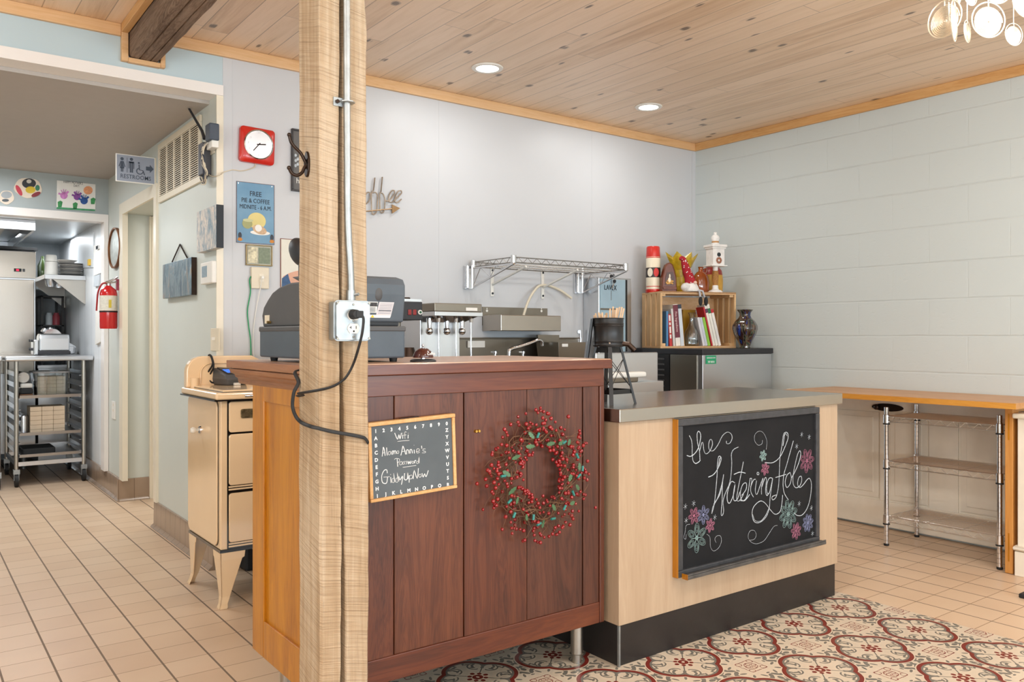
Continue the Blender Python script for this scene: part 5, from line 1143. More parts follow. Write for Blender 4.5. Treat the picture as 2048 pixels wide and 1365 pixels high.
sp = [c+Rf*(rt-.01)-Ff*.02, c+Rf*.075-Ff*.022, c+Rf*.098-Ff*.024]; zs_ = [z0t+.012, z0t+.010, z0t-.014]
for q, z in zip(sp, zs_): q.z = z
s = MB(); s.tube(sp, [.010, .010, .0105], 14); s.build('spout', M['bronze'], t, smooth=30)
s = MB(); q = c-Ff*(rt*.98)-Rf*.002; q.z = z0t+.014; s.sph(q, .004, 10); s.build('rivet', M['chrome'], t)
rs = random.Random(9); zf = z0t+.0203
M['birch'] = plain('pale birch wood', '#cfae8c', .7, var=.15, scale=30)
for k in range(20):
    a = rs.uniform(0, 6.28); r0 = rs.uniform(0, .035); base = c+Vector((r0*math.cos(a), r0*math.sin(a), 0)); base.z = zf
    f = k/19; L = (z1t-zf)+rs.uniform(.012, .028)+(.022 if f > .6 else 0)
    ln = Vector((Rf.x, Rf.y, 0))*((f-.45)*.75)+Ff*rs.uniform(-.12, .12); base = c+Rf*((f-.45)*.05+rs.uniform(-.012, .012))+Ff*rs.uniform(-.02, .03); base.z = zf
    d_ = (Vector((0, 0, 1))+ln*.55).normalized(); n_ = d_.cross(Ff).normalized(); s = MB(); w_ = .003
    s.loft([[base+n_*w_, base-n_*w_, base-n_*w_+Ff*.0012, base+n_*w_+Ff*.0012], [base+d_*L+n_*w_, base+d_*L-n_*w_, base+d_*L-n_*w_+Ff*.0012, base+d_*L+n_*w_+Ff*.0012]])
    tag(s.build('stir_stick', M['birch'], loc=tuple(base)), 'flat wooden stir stick standing in the black miniature water tower', 'stir stick', 'wooden stir sticks in the miniature tower')

# ================================================================ BACK WALL, LEFT OF THE POST
YW2 = YB-.0008
def xz(u, v, y=YW2): return PY(u, v, y)
# clock
t = thing('wall_clock', 'square red wall clock with a round pale face, hung high on the white wall', 'clock', tuple(PY(511, 293, YW2)))
A, B = PY(474, 290, YW2), PY(546, 290, YW2); cx, cw = (A.x+B.x)/2+.004, (B.x-A.x)*.96; cz = PY(511, 293, YW2).z; ch_ = .182; R0 = Matrix.Translation((cx, YB, cz)) @ Matrix.Rotation(.03, 4, 'Y')
s = MB(R0); s.loft([[(a, -.001, c) for a, c in rrect(cw, ch_, .018, 4)], [(a, -.022, c) for a, c in rrect(cw, ch_, .018, 4)], [(a, -.034, c) for a, c in rrect(cw*.9, ch_*.9, .03, 4)], [(a, -.040, c) for a, c in rrect(cw*.76, ch_*.76, .06, 4)]]); s.build('case', M['red_plastic'], t, smooth=35)
s = MB(R0); P0 = lambda r, y, n=40: [(r*math.cos(q*2*PI/n), y, r*math.sin(q*2*PI/n)+.002) for q in range(n)]
s.loft([P0(.075, -.036), P0(.076, -.045), P0(.072, -.047), P0(.070, -.044)]); s.build('bezel', M['chrome'], t, smooth=40)
s = MB(R0); s.loft([P0(.0705, -.041), P0(.0705, -.0435)]); fc = s.build('dial', plain('cream dial', '#e9dfc9', .5, var=.02), t)
for h in range(1, 13):
    a = PI/2-h*PI/6; o = R0 @ Vector((.055*math.cos(a), -.0438, .055*math.sin(a)+.002)); text(str(h), .0165, o, (1, 0, 0), (0, 0, 1), M['dark_ink'], 'numeral', fc, ext=.0002, off=.0007)
for L, a, w_ in ((.036, math.radians(8), .0028), (.044, math.radians(232), .0022)):
    s = MB(R0); d_ = Vector((math.cos(a), 0, math.sin(a))); o = Vector((0, -.0446, .002)); s.tube([o-d_*.01, o+d_*L], w_, 4); s.build('hand', M['bronze'], fc)
s = MB(); s.tube(smoothpath([PY(511, 328, YB-.008), PY(508, 335, YB-.008), PY(485, 342, YB-.006), PY(465, 340, YB-.006), PY(447, 345, YB-.016), PX(440, 350, XH-.008), PX(425, 353, XH-.01), PX(414, 345, XH-.012), PX(408, 330, XH-.02)], 5), .0028, 6)
tag(s.build('clock_cord', M['ivory_plastic'], smooth=60, loc=tuple(PY(485, 342, YB-.006))), 'thin tan cord drooping from the red clock to the wall plug round the corner', 'cord')
# tin sign
A, B, C, D = [PY(u, v, YB-.006) for u, v in ((473, 361), (549, 371.5), (549.5, 490), (473, 485.5))]
x0, x1, z0, z1 = A.x, B.x, (C.z+D.z)/2, (A.z+B.z)/2; ys = YB-.004
t = thing('tin_sign', 'blue tin sign offering free pie and coffee, on the white wall below the clock', 'sign', ((x0+x1)/2, YB, z0))
m, nt, b = newmat('faded blue tin'); b.inputs['Roughness'].default_value = .4; c = ramp(nt, noise(nt, coords(nt), 5), [(.3, '#5d8cad'), (.7, '#7aa3be')]); setc(nt, b, c)
s = MB(); s.box(x0, x1, ys, YB-.001, z0, z1); s.build('plate', m, t, bev=.001)
s = MB(); rd = .0022
for a in ((x0, x0+rd, z0, z1), (x1-rd, x1, z0, z1), (x0, x1, z0, z0+rd), (x0, x1, z1-rd, z1)): s.box(a[0], a[1], ys-.0006, ys, a[2], a[3])
s.build('rusty_rim', plain('rust', '#6b4434', .8, var=.3, scale=60), t)
def sg(f, g): return (x0+(x1-x0)*f, ys-.0008, z1-(z1-z0)*g)
text('FREE', .036, sg(.5, .185), (1, 0, 0), (0, 0, 1), M['dark_ink'], 'lettering', t, sx=.85); text('PIE & COFFEE', .032, sg(.5, .3), (1, 0, 0), (0, 0, 1), M['dark_ink'], 'lettering', t, sx=.78); text('MIDNITE - 6 A.M.', .031, sg(.5, .405), (1, 0, 0), (0, 0, 1), M['dark_ink'], 'lettering', t, sx=.72)
def disc(name, f, g, rx, rz, mat, par, dy=0, n=28, rot=0):
    o = Vector(sg(f, g)); s = MB(); s.prism([(rx*math.cos(q*2*PI/n)*math.cos(rot)-rz*math.sin(q*2*PI/n)*math.sin(rot), rx*math.cos(q*2*PI/n)*math.sin(rot)+rz*math.sin(q*2*PI/n)*math.cos(rot)) for q in range(n)], o+Vector((0, -dy, 0)), (1, 0, 0), (0, 0, 1), (0, -.0004, 0)); return s.build(name, mat, par)
disc('painted_moon', .53, .62, .047, .042, plain('moon yellow', '#dfce86', .5), t); disc('painted_cup', .28, .68, .026, .026, plain('cup khaki', '#a4a46f', .5), t, .0005); disc('painted_cup_rim', .30, .625, .027, .008, plain('cup rim', '#c6c595', .5), t, .001)
disc('painted_plate', .62, .815, .052, .012, M['paper'], t, .0005); disc('painted_pie', .6, .765, .038, .022, plain('pie crust', '#cfae8c', .6, var=.2, scale=90), t, .001, rot=-.3); disc('painted_cream', .57, .74, .018, .018, M['paper'], t, .0016)
for f in (.09, .93): disc('painted_rooster', f, .88, .009, .016, plain('rooster', '#2d3340', .5), t, .001); disc('painted_pumpkin', f, .945, .012, .009, plain('pumpkin', '#c9822b', .5), t, .0014)
for f, g in ((.05, .03), (.93, .03)): disc('nail', f, g, .003, .003, M['chrome'], t, .001)
# small framed certificate
def framed(name, label, cat, c4, y, fwid, fmat, imat, depth=.014):
    A, B, C, D = [PY(u, v, y) for u, v in c4]; x0, x1, z0, z1 = (A.x+D.x)/2, (B.x+C.x)/2, (C.z+D.z)/2, (A.z+B.z)/2
    t = thing(name, label, cat, ((x0+x1)/2, YB, z0)); s = MB(); ya, yb_ = YB-depth, YB-.001
    s.box(x0, x1, ya, yb_, z1-fwid, z1); s.box(x0, x1, ya, yb_, z0, z0+fwid); s.box(x0, x0+fwid, ya, yb_, z0+fwid, z1-fwid); s.box(x1-fwid, x1, ya, yb_, z0+fwid, z1-fwid); s.build('frame', fmat, t, bev=.0015)
    s = MB(); s.box(x0+fwid-.001, x1-fwid+.001, YB-depth*.6, yb_, z0+fwid-.001, z1-fwid+.001); p = s.build('picture', imat, t); return t, p, x0, x1, z0, z1
t, pic, x0, x1, z0, z1 = framed('framed_banknote', 'small gilt-framed card above the tan wall plate, under the tin sign', 'picture frame', ((492, 489), (545, 491), (545, 533), (492, 531)), YB-.012, .006, plain('gilt', '#8d7a55', .35, .6, var=.1), plain('old paper', '#b9b6a4', .5, var=.2, scale=40))
s = MB(); yy = YB-.0095; s.box(x0+.01, x0+.06, yy-.001, yy, z0+.012, z1-.014); s.build('photo', plain('old photo', '#cfc6a8', .5, var=.4, scale=60), pic)
s = MB(); s.box(x0+.066, x1-.012, yy-.001, yy, z0+.012, z1-.014); s.build('note', plain('green note', '#7d8871', .5, var=.2, scale=90), pic)
# wall plate with leads
A, B, C = PY(503, 534, YB-.02), PY(538, 536, YB-.02), PY(503, 577, YB-.02); x0, x1, z0, z1 = A.x, B.x, C.z, A.z
t = thing('wall_socket', 'tan plastic wall socket cover with a cream plug, under the gilt frame', 'socket', ((x0+x1)/2, YB, z0))
s = MB(); s.box(x0, x1, YB-.022, YB-.001, z0, z1); s.build('cover', M['ivory_plastic'], t, bev=.003)
s = MB(); p = PY(523, 556, YB-.022); s.box(p.x-.012, p.x+.012, YB-.0235, YB-.022, p.z-.02, p.z+.02); s.build('outlet', M['cream_trim'], t); s = MB(); s.box(p.x-.007, p.x+.007, YB-.045, YB-.0235, p.z-.006, p.z+.008); s.build('plug', M['white_plastic'], t, bev=.002)
s = MB(); s.tube(smoothpath([PY(502, 553, YB-.015), PY(499, 562, YB-.012), PY(501, 585, YB-.01), PY(495, 620, YB-.01), PY(497, 650, YB-.01), PY(501, 680, YB-.01), PY(502, 718, YB-.01)], 5), .003, 6)
tag(s.build('green_wire', plain('green wire', '#1f9a63', .5), smooth=60, loc=tuple(PY(497, 650, YB-.01))), 'bright green wire hanging from the tan socket down the white wall', 'wire')
s = MB(); s.tube(smoothpath([PY(523, 557, YB-.045), PY(521, 575, YB-.03), PY(514, 610, YB-.012), PY(508, 650, YB-.01), PY(506, 690, YB-.01), PY(508, 718, YB-.01)], 5), .0022, 6)
tag(s.build('white_wire', M['white_plastic'], smooth=60, loc=tuple(PY(508, 650, YB-.01))), 'thin white lead hanging from the cream plug beside the green wire', 'wire')
# black framed picture
t, pic, x0, x1, z0, z1 = framed('black_picture_frame', 'tall black framed picture on the wall, half hidden by the timber post', 'picture frame', ((584, 257.5), (626, 262), (626, 386), (584, 381.5)), YB-.018, .009, plain('black frame', '#2a2526', .35), plain('dark poster', '#5b5856', .4, var=.15, scale=8), .02)
s = MB(); yy = YB-.0125
for k in range(7): s.sph((x0+.022+.012*(k % 3), yy, z0+.135+.013*k*.7), (.007, .002, .009), 8)
s.build('figures', plain('pale figures', '#b8bfc6', .5, var=.3, scale=70), pic, smooth=60)
text('h', .04, (x0+.034, yy-.001, z0+.055), (1, 0, 0), (0, 0, 1), M['paper'], 'lettering', pic)
# poster with figure
t, pic, x0, x1, z0, z1 = framed('poster', 'pale poster of a figure in a blue strap top behind the cash register', 'poster', ((561, 476), (622, 482), (622, 600), (561, 598)), YB-.006, .003, plain('poster rim', '#8f5b4b', .7), plain('poster cream', '#e3dfd2', .5, var=.03), .008)
def blob(name, pts, mat, par, dy): 
    P0 = [PY(u, v, YB-.006) for u, v in pts]; s = MB(); s.loft([[Vector((p.x, YB-.005-dy, p.z)) for p in P0], [Vector((p.x, YB-.0055-dy, p.z)) for p in P0]]); return s.build(name, mat, par)
blob('painted_skin', [(566, 553), (580, 546), (590, 543), (604, 540), (618, 540), (618, 590), (566, 590)], plain('skin tone', '#deab92', .6), pic, .0)
blob('painted_top', [(564, 557), (573, 550), (576, 548), (579, 560), (586, 578), (594, 590), (563, 592)], plain('denim', '#3e5d85', .6, var=.2, scale=60), pic, .001)
# coffee word sign
t = thing('coffee_sign', 'bronze coloured metal coffee word sign with an arrow, right of the timber post', 'sign', tuple(PY(762, 400, YB-.012)))
fc_ = lambda a, c: PY(720+a/12.41, 330+c/12.41, YB-.014)
mt = plain('aged bronze sign', '#a39382', .4, .5, var=.3, scale=30)
S1 = [[(-300, 700), (-380, 640), (-470, 760), (-470, 930), (-380, 1000), (-250, 900)], [(-120, 680), (-200, 760), (-190, 920), (-110, 960), (-40, 860), (-60, 700), (-120, 680), (30, 720)],
      [(100, 800), (180, 690), (240, 690), (255, 780), (230, 890), (160, 970)], [(330, 640), (290, 690), (280, 800), (290, 1100), (310, 1210), (350, 1230), (400, 1180), (420, 1100), (440, 800), (420, 720), (380, 680), (320, 700)], [(520, 680), (490, 720), (490, 900), (500, 1110), (530, 1190), (580, 1170), (610, 1080), (620, 880), (600, 780), (560, 710), (500, 690)],
      [(640, 890), (700, 900), (780, 830), (850, 720), (850, 640), (800, 640), (740, 720), (710, 840), (740, 920), (800, 930), (870, 860), (950, 790), (1030, 700), (1020, 645), (960, 650), (900, 730), (870, 850), (880, 930), (940, 930), (1030, 850)], [(620, 890), (690, 900)]]
s = MB()
for L in S1: s.tube(smoothpath([fc_(*q) for q in L], 4), .0036, 7)
for (a, c), (e, g) in (((335, 640), (370, 320)), ((520, 670), (555, 300))): s.tube([fc_(a, c), fc_(e, g)], .0055, 6, flat=.6)
s.build('word', mt, t, smooth=60)
s = MB(); s.tube([fc_(-500, 1190), fc_(180, 1150), fc_(800, 1090)], .0035, 8); A, B, C = fc_(790, 985), fc_(990, 1078), fc_(795, 1210); s.loft([[p+Vector((0, -.004, 0)) for p in (A, B, C)], [p+Vector((0, .004, 0)) for p in (A, B, C)]]); s.build('arrow', plain('arrow bronze', '#9b7b57', .4, .6, var=.2), t)

# ================================================================ HALL WALL
HXW = XH-.0008
def hbox(s, c4, x0, x1):
    P0 = [PX(u, v, x0) for u, v in c4]; s.loft([[Vector((x0, p.y, p.z)) for p in P0], [Vector((x1, p.y, p.z)) for p in P0]]); return P0
# return air grille
P0 = [PX(u, v, XH-.012) for u, v in ((316, 288), (400, 232), (400, 370), (318, 401))]; ya, yb_ = P0[0].y, P0[1].y-.0; zt_, zb_ = (P0[0].z+P0[1].z)/2, (P0[2].z+P0[3].z)/2
t = thing('air_grille', 'large cream return air grille high on the hall wall', 'air grille', (XH, (ya+yb_)/2, zb_))
s = MB(); fx = XH-.014; fr = .035
s.box(fx, HXW, yb_, ya, zt_-fr, zt_); s.box(fx, HXW, yb_, ya, zb_, zb_+fr); s.box(fx, HXW, yb_, yb_+fr, zb_+fr, zt_-fr); s.box(fx, HXW, ya-fr, ya, zb_+fr, zt_-fr)
n = 5
for k in range(1, n): y = yb_+fr+(ya-yb_-2*fr)*k/n; s.box(fx, HXW, y-.006, y+.006, zb_+fr, zt_-fr)
s.build('frame', M['ivory_plastic'], t, bev=.002)
s = MB(); s.box(XH-.004, HXW, yb_+fr-.001, ya-fr+.001, zb_+fr-.001, zt_-fr+.001); s.build('backing', plain('grille dark', '#3b2f26', .9), t)
s = MB(); n = 24
for k in range(n): z = zb_+fr+(zt_-zb_-2*fr)*(k+.5)/n; s.box(XH-.0125, XH-.0105, yb_+fr, ya-fr, z-.0024, z+.0024)
s.build('slats', M['ivory_plastic'], t)
# restrooms sign
A, B, C, D = [PY(u, v, 5.40) for u, v in ((231, 307), (311, 316), (311, 370.5), (231, 363))]
t = thing('restrooms_sign', 'flag sign with figures, wheelchair and arrow reading restrooms, fixed to the hall wall', 'sign', (XH, 5.40, C.z))
x0, x1, z0, z1 = A.x, XH-.006, (C.z+D.z)/2, (A.z+B.z)/2
s = MB(); s.box(x0, x1, 5.394, 5.402, z0, z1); s.build('border', M['white_plastic'], t, bev=.002)
m_g = plain('sign grey', '#9aa0ae', .45, var=.03); m_i = plain('sign ink', '#47505e', .5, var=0)
s = MB(); s.box(x0+.006, x1-.006, 5.392, 5.394, z0+.006, z1-.006); pn = s.build('panel', m_g, t); w_, h_ = x1-x0, z1-z0
text('RESTROOMS', .036, (x0+w_*.5, 5.3915, z0+h_*.2), (1, 0, 0), (0, 0, 1), m_i, 'lettering', t, off=.0002, sx=.86, ext=.0003)
def icon(name, polys, circ=()):
    s = MB()
    for P1 in polys: s.prism(P1, (x0, 5.3915, z0), (1, 0, 0), (0, 0, 1), (0, -.0005, 0))
    for cx, cz, r in circ: s.prism([(cx+r*math.cos(q*PI/8), cz+r*math.sin(q*PI/8)) for q in range(16)], (x0, 5.3915, z0), (1, 0, 0), (0, 0, 1), (0, -.0005, 0))
    s.build(name, m_i, t)
def U(f, g): return (w_*f, h_*g)
icon('woman_figure', [[U(.10, .48), U(.21, .48), U(.18, .74), U(.13, .74)], [U(.125, .36), U(.15, .36), U(.15, .5), U(.125, .5)], [U(.16, .36), U(.185, .36), U(.185, .5), U(.16, .5)], [U(.07, .55), U(.09, .53), U(.135, .74), U(.12, .75)], [U(.24, .55), U(.22, .53), U(.175, .74), U(.19, .75)]], [(w_*.155, h_*.82, .0095)])
icon('divider', [[U(.275, .35), U(.285, .35), U(.285, .88), U(.275, .88)]])
icon('man_figure', [[U(.35, .36), U(.385, .36), U(.385, .74), U(.35, .74)], [U(.395, .36), U(.43, .36), U(.43, .74), U(.395, .74)], [U(.32, .5), U(.34, .5), U(.34, .76), U(.32, .76)], [U(.44, .5), U(.46, .5), U(.46, .76), U(.44, .76)], [U(.335, .7), U(.445, .7), U(.445, .76), U(.335, .76)]], [(w_*.39, h_*.84, .0095)])
s = MB(); cx, cz = x0+w_*.60, z0+h_*.44
s.tube([(cx+.018*math.cos(a), 5.3912, cz+.018*math.sin(a)) for a in [math.radians(110+q*25) for q in range(11)]], .0024, 5); s.tube([(cx-.004, 5.3912, cz+.04), (cx-.002, 5.3912, cz+.008), (cx+.018, 5.3912, cz+.006), (cx+.028, 5.3912, cz-.02)], .0028, 5); s.sph((cx-.005, 5.3912, cz+.05), (.0055, .001, .0055), 10); s.build('wheelchair_figure', m_i, t)
icon('arrow', [[U(.76, .5), U(.86, .5), U(.86, .42), U(.96, .57), U(.86, .72), U(.86, .64), U(.76, .64)]])
s = MB(); s.box(x1, HXW, 5.39, 5.406, z0, z1); s.build('bracket', M['ivory_plastic'], t)
# router with antenna, power adapter and bundled cable
A, B, C, D = [PX(u, v, XH-.03) for u, v in ((402, 290), (411, 286), (412, 352), (402, 358))]
t = thing('router', 'dark grey wireless router with a raised antenna on the hall wall beside the grille', 'router', (XH, (A.y+B.y)/2, D.z))
s = MB(); s.box(XH-.045, HXW, B.y, A.y, C.z+.01, A.z); s.build('body', plain('router grey', '#4e4d52', .5, var=.08), t, bev=.004)
s = MB(); s.tube([PX(409, 278, XH-.04), PX(404, 262, XH-.045), PX(390, 238, XH-.055), PX(378, 217, XH-.06)], [.009, .008, .0065, .006], 10); s.build('antenna', M['black_plastic'], t, smooth=60)
A, B, C = PX(414, 257, XH-.03), PX(428, 250, XH-.03), PX(414, 305, XH-.03)
t = thing('outlet_with_adapter', 'wall outlet plate with a blue-black plug adapter above the router', 'outlet', (XH, B.y, C.z))
s = MB(); p, q = PX(414, 262, XH-.006), PX(428, 306, XH-.006); s.box(XH-.006, HXW, q.y, p.y+.04, q.z, p.z); s.build('plate', M['ivory_plastic'], t, bev=.001)
p, q = PX(412, 251, XH-.05), PX(421, 279, XH-.05); s = MB(); s.box(XH-.055, XH-.006, q.y, p.y, q.z, p.z); s.build('adapter', plain('adapter', '#3c4552', .4, var=.08), t, bev=.006)
p, q = PX(413, 285, XH-.04), PX(424, 294, XH-.04); s = MB(); s.box(XH-.04, XH-.006, q.y, p.y, q.z, p.z); s.build('white_plug', M['white_plastic'], t, bev=.004)
t = thing('cable_bundle', 'bundle of cream and dark cables tied under the router', 'cable', tuple(PX(407, 330, XH-.05))); r_ = random.Random(2)
for nm, mtc, n_ in (('cream_cable', M['ivory_plastic'], 6), ('dark_cable', plain('dark cable', '#30384a', .5), 4)):
    s = MB()
    for k in range(n_):
        j = lambda a: r_.uniform(-a, a); s.tube(smoothpath([PX(412+j(2), 287, XH-.05), PX(405+j(3), 300+j(3), XH-.055), PX(406+j(3), 322+j(5), XH-.06), PX(411+j(4), 345+j(4), XH-.05), PX(409+j(3), 365+j(5), XH-.04), PX(403+j(3), 360+j(9), XH-.03)], 4), .003, 5)
    s.build(nm, mtc, t, smooth=60)
# canvas, metal picture on chain, thermostat, switch, outlet
P0 = [PX(u, v, XH-.04) for u, v in ((392, 425), (431, 415), (432, 495), (393, 503))]
t = thing('city_canvas', 'small canvas print in greys and blues with dark edge, nearest the hall corner', 'picture', (XH, (P0[0].y+P0[1].y)/2, P0[2].z))
m, nt, b = newmat('city print'); x, y, z = world_xyz(nt); n = noise(nt, comb(nt, x*10, y*30, z*16), 1.0, 4, .7, .6); h_ = noise(nt, comb(nt, x, y*60, z*6), 1.0)
setc(nt, b, ramp(nt, n*.7+h_*.3, [(.3, '#3c5468'), (.42, '#7e97a6'), (.5, '#b8b6b4'), (.58, '#e4d9cb'), (.68, '#a98d80')]))
ya, yb_ = P0[0].y, P0[1].y; s = MB(); s.box(XH-.036, HXW-.0, yb_+.003, ya, P0[2].z, P0[0].z); s.build('print', m, t); s = MB(); s.box(XH-.035, HXW, yb_, yb_+.003, P0[2].z, P0[0].z); s.build('dark_edge', M['dark_ink'], t)
P0 = [PX(u, v, XH-.02) for u, v in ((329, 530), (386, 514), (386, 590), (329, 598))]; ya, yb_ = P0[0].y, P0[1].y; zt_, zb_ = P0[0].z, P0[2].z
t = thing('metal_relief', 'blue grey embossed metal picture hanging from a twisted chain on the hall wall', 'picture', (XH, (ya+yb_)/2, zb_))
m, nt, b = newmat('embossed metal'); x, y, z = world_xyz(nt); n = noise(nt, comb(nt, x, y*22, z*9), 1.0, 4, .6, .8); setc(nt, b, ramp(nt, n, [(.35, '#5d7484'), (.55, '#8ea3ad'), (.7, '#b39c86')])); b.inputs['Metallic'].default_value = .7; b.inputs['Roughness'].default_value = .35; bump(nt, b, n, .8, .01)
s = MB(); s.box(XH-.03, XH-.006, yb_+.003, ya, zb_, zt_); s.build('plate', m, t, bev=.003)
s = MB(); s.box(XH-.028, HXW, yb_, yb_+.006, zb_, zt_); s.build('dark_edge', M['bronze'], t)
a, b1, c = PX(344, 525, XH-.01), PX(360, 489, XH-.006), PX(375, 517, XH-.01)
s = MB(); 
for p, q in ((a, b1), (b1, c)):
    for k in range(14): o = p.lerp(q, (k+.5)/14); s.sph(o, (.004, .006, .006), 6)
s.build('chain', M['bronze'], t)
P0 = [PX(u, v, XH-.025) for u, v in ((401, 527), (424, 523), (424, 568), (401, 570))]
t = thing('thermostat', 'white wall thermostat with a grey-blue display on the hall wall', 'thermostat', (XH, (P0[0].y+P0[1].y)/2, P0[3].z)); ya, yb_ = P0[0].y, P0[1].y
s = MB(); s.box(XH-.026, HXW, yb_, ya, P0[3].z, P0[0].z); s.build('case', M['white_plastic'], t, bev=.006, seg=3)
s = MB(); s.box(XH-.0275, XH-.026, yb_+.08, ya-.03, P0[3].z+.035, P0[0].z-.02); s.build('display', plain('lcd', '#8fa3b0', .3, var=.2, scale=120), t)
P0 = [PX(u, v, XH-.006) for u, v in ((421, 657), (438, 657), (438, 702), (421, 702))]
t = thing('light_switch', 'ivory light switch plate low on the hall wall above the stove', 'light switch', (XH, (P0[0].y+P0[1].y)/2, P0[3].z)); ya, yb_ = P0[0].y, P0[1].y
s = MB(); s.box(XH-.006, HXW, yb_, ya, P0[3].z, P0[0].z); s.build('plate', M['ivory_plastic'], t, bev=.002); s = MB(); zc = (P0[3].z+P0[0].z)/2; s.box(XH-.02, XH-.006, (ya+yb_)/2-.005, (ya+yb_)/2+.005, zc-.003, zc+.012); s.build('toggle', M['white_plastic'], t)
P0 = [PX(u, v, XH-.006) for u, v in ((223, 802), (230, 802), (230, 837), (223, 837))]
t = thing('wall_outlet', 'white outlet plate on the hall wall under the fire extinguisher', 'outlet', (XH, (P0[0].y+P0[1].y)/2, P0[3].z)); s = MB(); s.box(XH-.006, HXW, P0[1].y, P0[0].y, P0[3].z, P0[0].z); s.build('plate', M['white_plastic'], t, bev=.001)
s = MB(); yc_ = (P0[0].y+P0[1].y)/2
for z in (.628, .668): s.box(XH-.0068, XH-.006, yc_-.012, yc_+.012, z-.009, z+.009)
s.build('sockets', M['ivory_plastic'], t)
# round tray / mirror
c = PX(230, 498, XH-.01); ry, rz = .198, .152
t = thing('round_plaque', 'round galvanised plaque with a rust-brown rim on the hall wall by the kitchen', 'plaque', (XH, c.y, c.z-rz))
rzz = .148
def ell(x, r, n=40): return [(x, c.y+ry*r*math.cos(q*2*PI/n), c.z+.005+rzz*r*math.sin(q*2*PI/n)) for q in range(n)]
s = MB(); s.loft([ell(HXW, 1.0), ell(XH-.022, 1.0), ell(XH-.022, .93), ell(XH-.008, .93)], caps=False); s.build('rim', plain('rust rim', '#7a4a22', .5, .4, var=.35, scale=16), t, smooth=30)
s = MB(); s.loft([ell(XH-.009, .935), ell(XH-.004, .935)]); s.build('face', plain('mottled zinc', '#bfc4bf', .4, .4, var=.2, scale=26), t)
# fire extinguisher
ex = XH-.072; c = PX(217, 600, ex); c.y = 6.60
c = Vector((ex, PX(217, 600, ex).y, 0)); zz0 = PX(217, 658, ex).z; zz1 = PX(217, 575, ex).z
t = thing('fire_extinguisher', 'red fire extinguisher hanging on the hall wall by the kitchen opening', 'fire extinguisher', (ex, c.y, zz0))
s = MB(); s.lathe([(0, zz0), (.054, zz0), (.058, zz0+.012), (.058, zz1-.045), (.050, zz1-.018), (.03, zz1), (.018, zz1+.012), (0, zz1+.012)], ex, c.y, 32); s.build('cylinder', M['red_paint'], t, smooth=40)
s = MB(); z = PX(217, 622, ex).z; z2 = PX(217, 592, ex).z; s.lathe([(.0585, z), (.059, z), (.059, z2), (.0585, z2)], ex, c.y, 32); lb = s.build('label_sheet', plain('label sheet', '#e2ddcf', .5, var=.12, scale=60), t, smooth=40)
s = MB(); s.lathe([(.0586, z-.012), (.0598, z-.012), (.0598, z-.002), (.0586, z-.002)], ex, c.y, 32); s.build('clamp_band', M['black_rubber'], t, smooth=40)
s = MB(); s.box(ex-.01, ex+.008, c.y-.0605, c.y-.055, z+.02, z2-.03); s.build('yellow_stripe', plain('yellow stripe', '#dcc443', .5), lb)
s = MB(); s.cyl((ex, c.y, zz1+.01), (ex, c.y, zz1+.04), .017, seg=14); s.tube([(ex-.02, c.y-.01, zz1+.035), (ex+.02, c.y-.02, zz1+.05), (ex+.055, c.y-.03, zz1+.075)], .008, 8, flat=1.6); s.tube([(ex-.02, c.y-.01, zz1+.03), (ex+.05, c.y-.02, zz1+.038)], .006, 8); s.build('valve_handle', M['chrome'], t, smooth=40)
s = MB(); s.tube(smoothpath([(ex-.01, c.y-.01, zz1+.03), (ex-.045, c.y-.01, zz1+.02), (ex-.068, c.y-.0, zz1-.04), (ex-.075, c.y+.0, zz1-.12), (ex-.078, c.y, zz1-.17)], 4), .006, 8); s.build('hose', plain('dark red hose', '#a01c22', .5), t, smooth=60)
s = MB(); s.box(ex+.05, HXW, c.y-.015, c.y+.015, zz1-.02, zz1+.06); s.build('wall_hook', plain('pink red bracket', '#a8485a', .4), t)

# drawings over the kitchen opening
yk = YK-.001
t = thing('handprint_painting', 'child handprint painting in purple and blue above the kitchen opening', 'drawing', tuple(PY(152, 420, yk)))
A, B, C, D = [PY(u, v, yk-.003) for u, v in ((114, 361), (191, 369), (191, 422), (113, 415))]
s = MB(); s.loft([[A, B, C, D], [p+Vector((0, .0025, 0)) for p in (A, B, C, D)]]); s.build('sheet', M['paper'], t)
def k2(a, c): return PY(a/3.792, 340+c/3.792, yk-.0036)
def kblob(pts, col, name, par, dy=0, r=.0025):
    s = MB(); P0 = [k2(*q)+Vector((0, -dy, 0)) for q in pts]; s.loft([P0, [p+Vector((0, .0005, 0)) for p in P0]]); return s.build(name, plain(name, col, .7, var=.2, scale=50), par)
def hand(cx, cz, w, col, name):
    o = kblob([(cx+w*.8*math.cos(q*PI/6), cz+w*.75*math.sin(q*PI/6)) for q in range(12)], col, name, t, .0003)
    s = MB()
    for a in (200, 240, 265, 290, 320): s.tube([k2(cx+w*.4*math.cos(math.radians(a)), cz+w*.4*math.sin(math.radians(a))), k2(cx+w*1.25*math.cos(math.radians(a)), cz+w*1.35*math.sin(math.radians(a)))], .0075, 5, flat=.3)
    s.build('fingers', plain(name+' f', col, .7, var=.2), t)
hand(485, 195, 36, '#cf86c4', 'pink_handprint'); hand(585, 205, 34, '#8c4f9e', 'purple_handprint'); hand(638, 235, 36, '#2f5596', 'blue_handprint')
kblob([(668+35*math.cos(q*PI/8), 155+32*math.sin(q*PI/8)) for q in range(16)], '#f2a477', 'orange_sun', t, .0001)
kblob([(432, 282), (722, 300), (722, 312), (600, 306), (428, 296)], '#4d9b6c', 'green_grass', t, .0002)
for cx, cz in ((455, 258), (570, 270), (705, 235)): kblob([(cx-18, cz-15), (cx+3, cz-25), (cx+20, cz-15), (cx+12, cz+25), (cx-15, cz+25)], '#3f8f55', 'green_leaf', t, .0002)
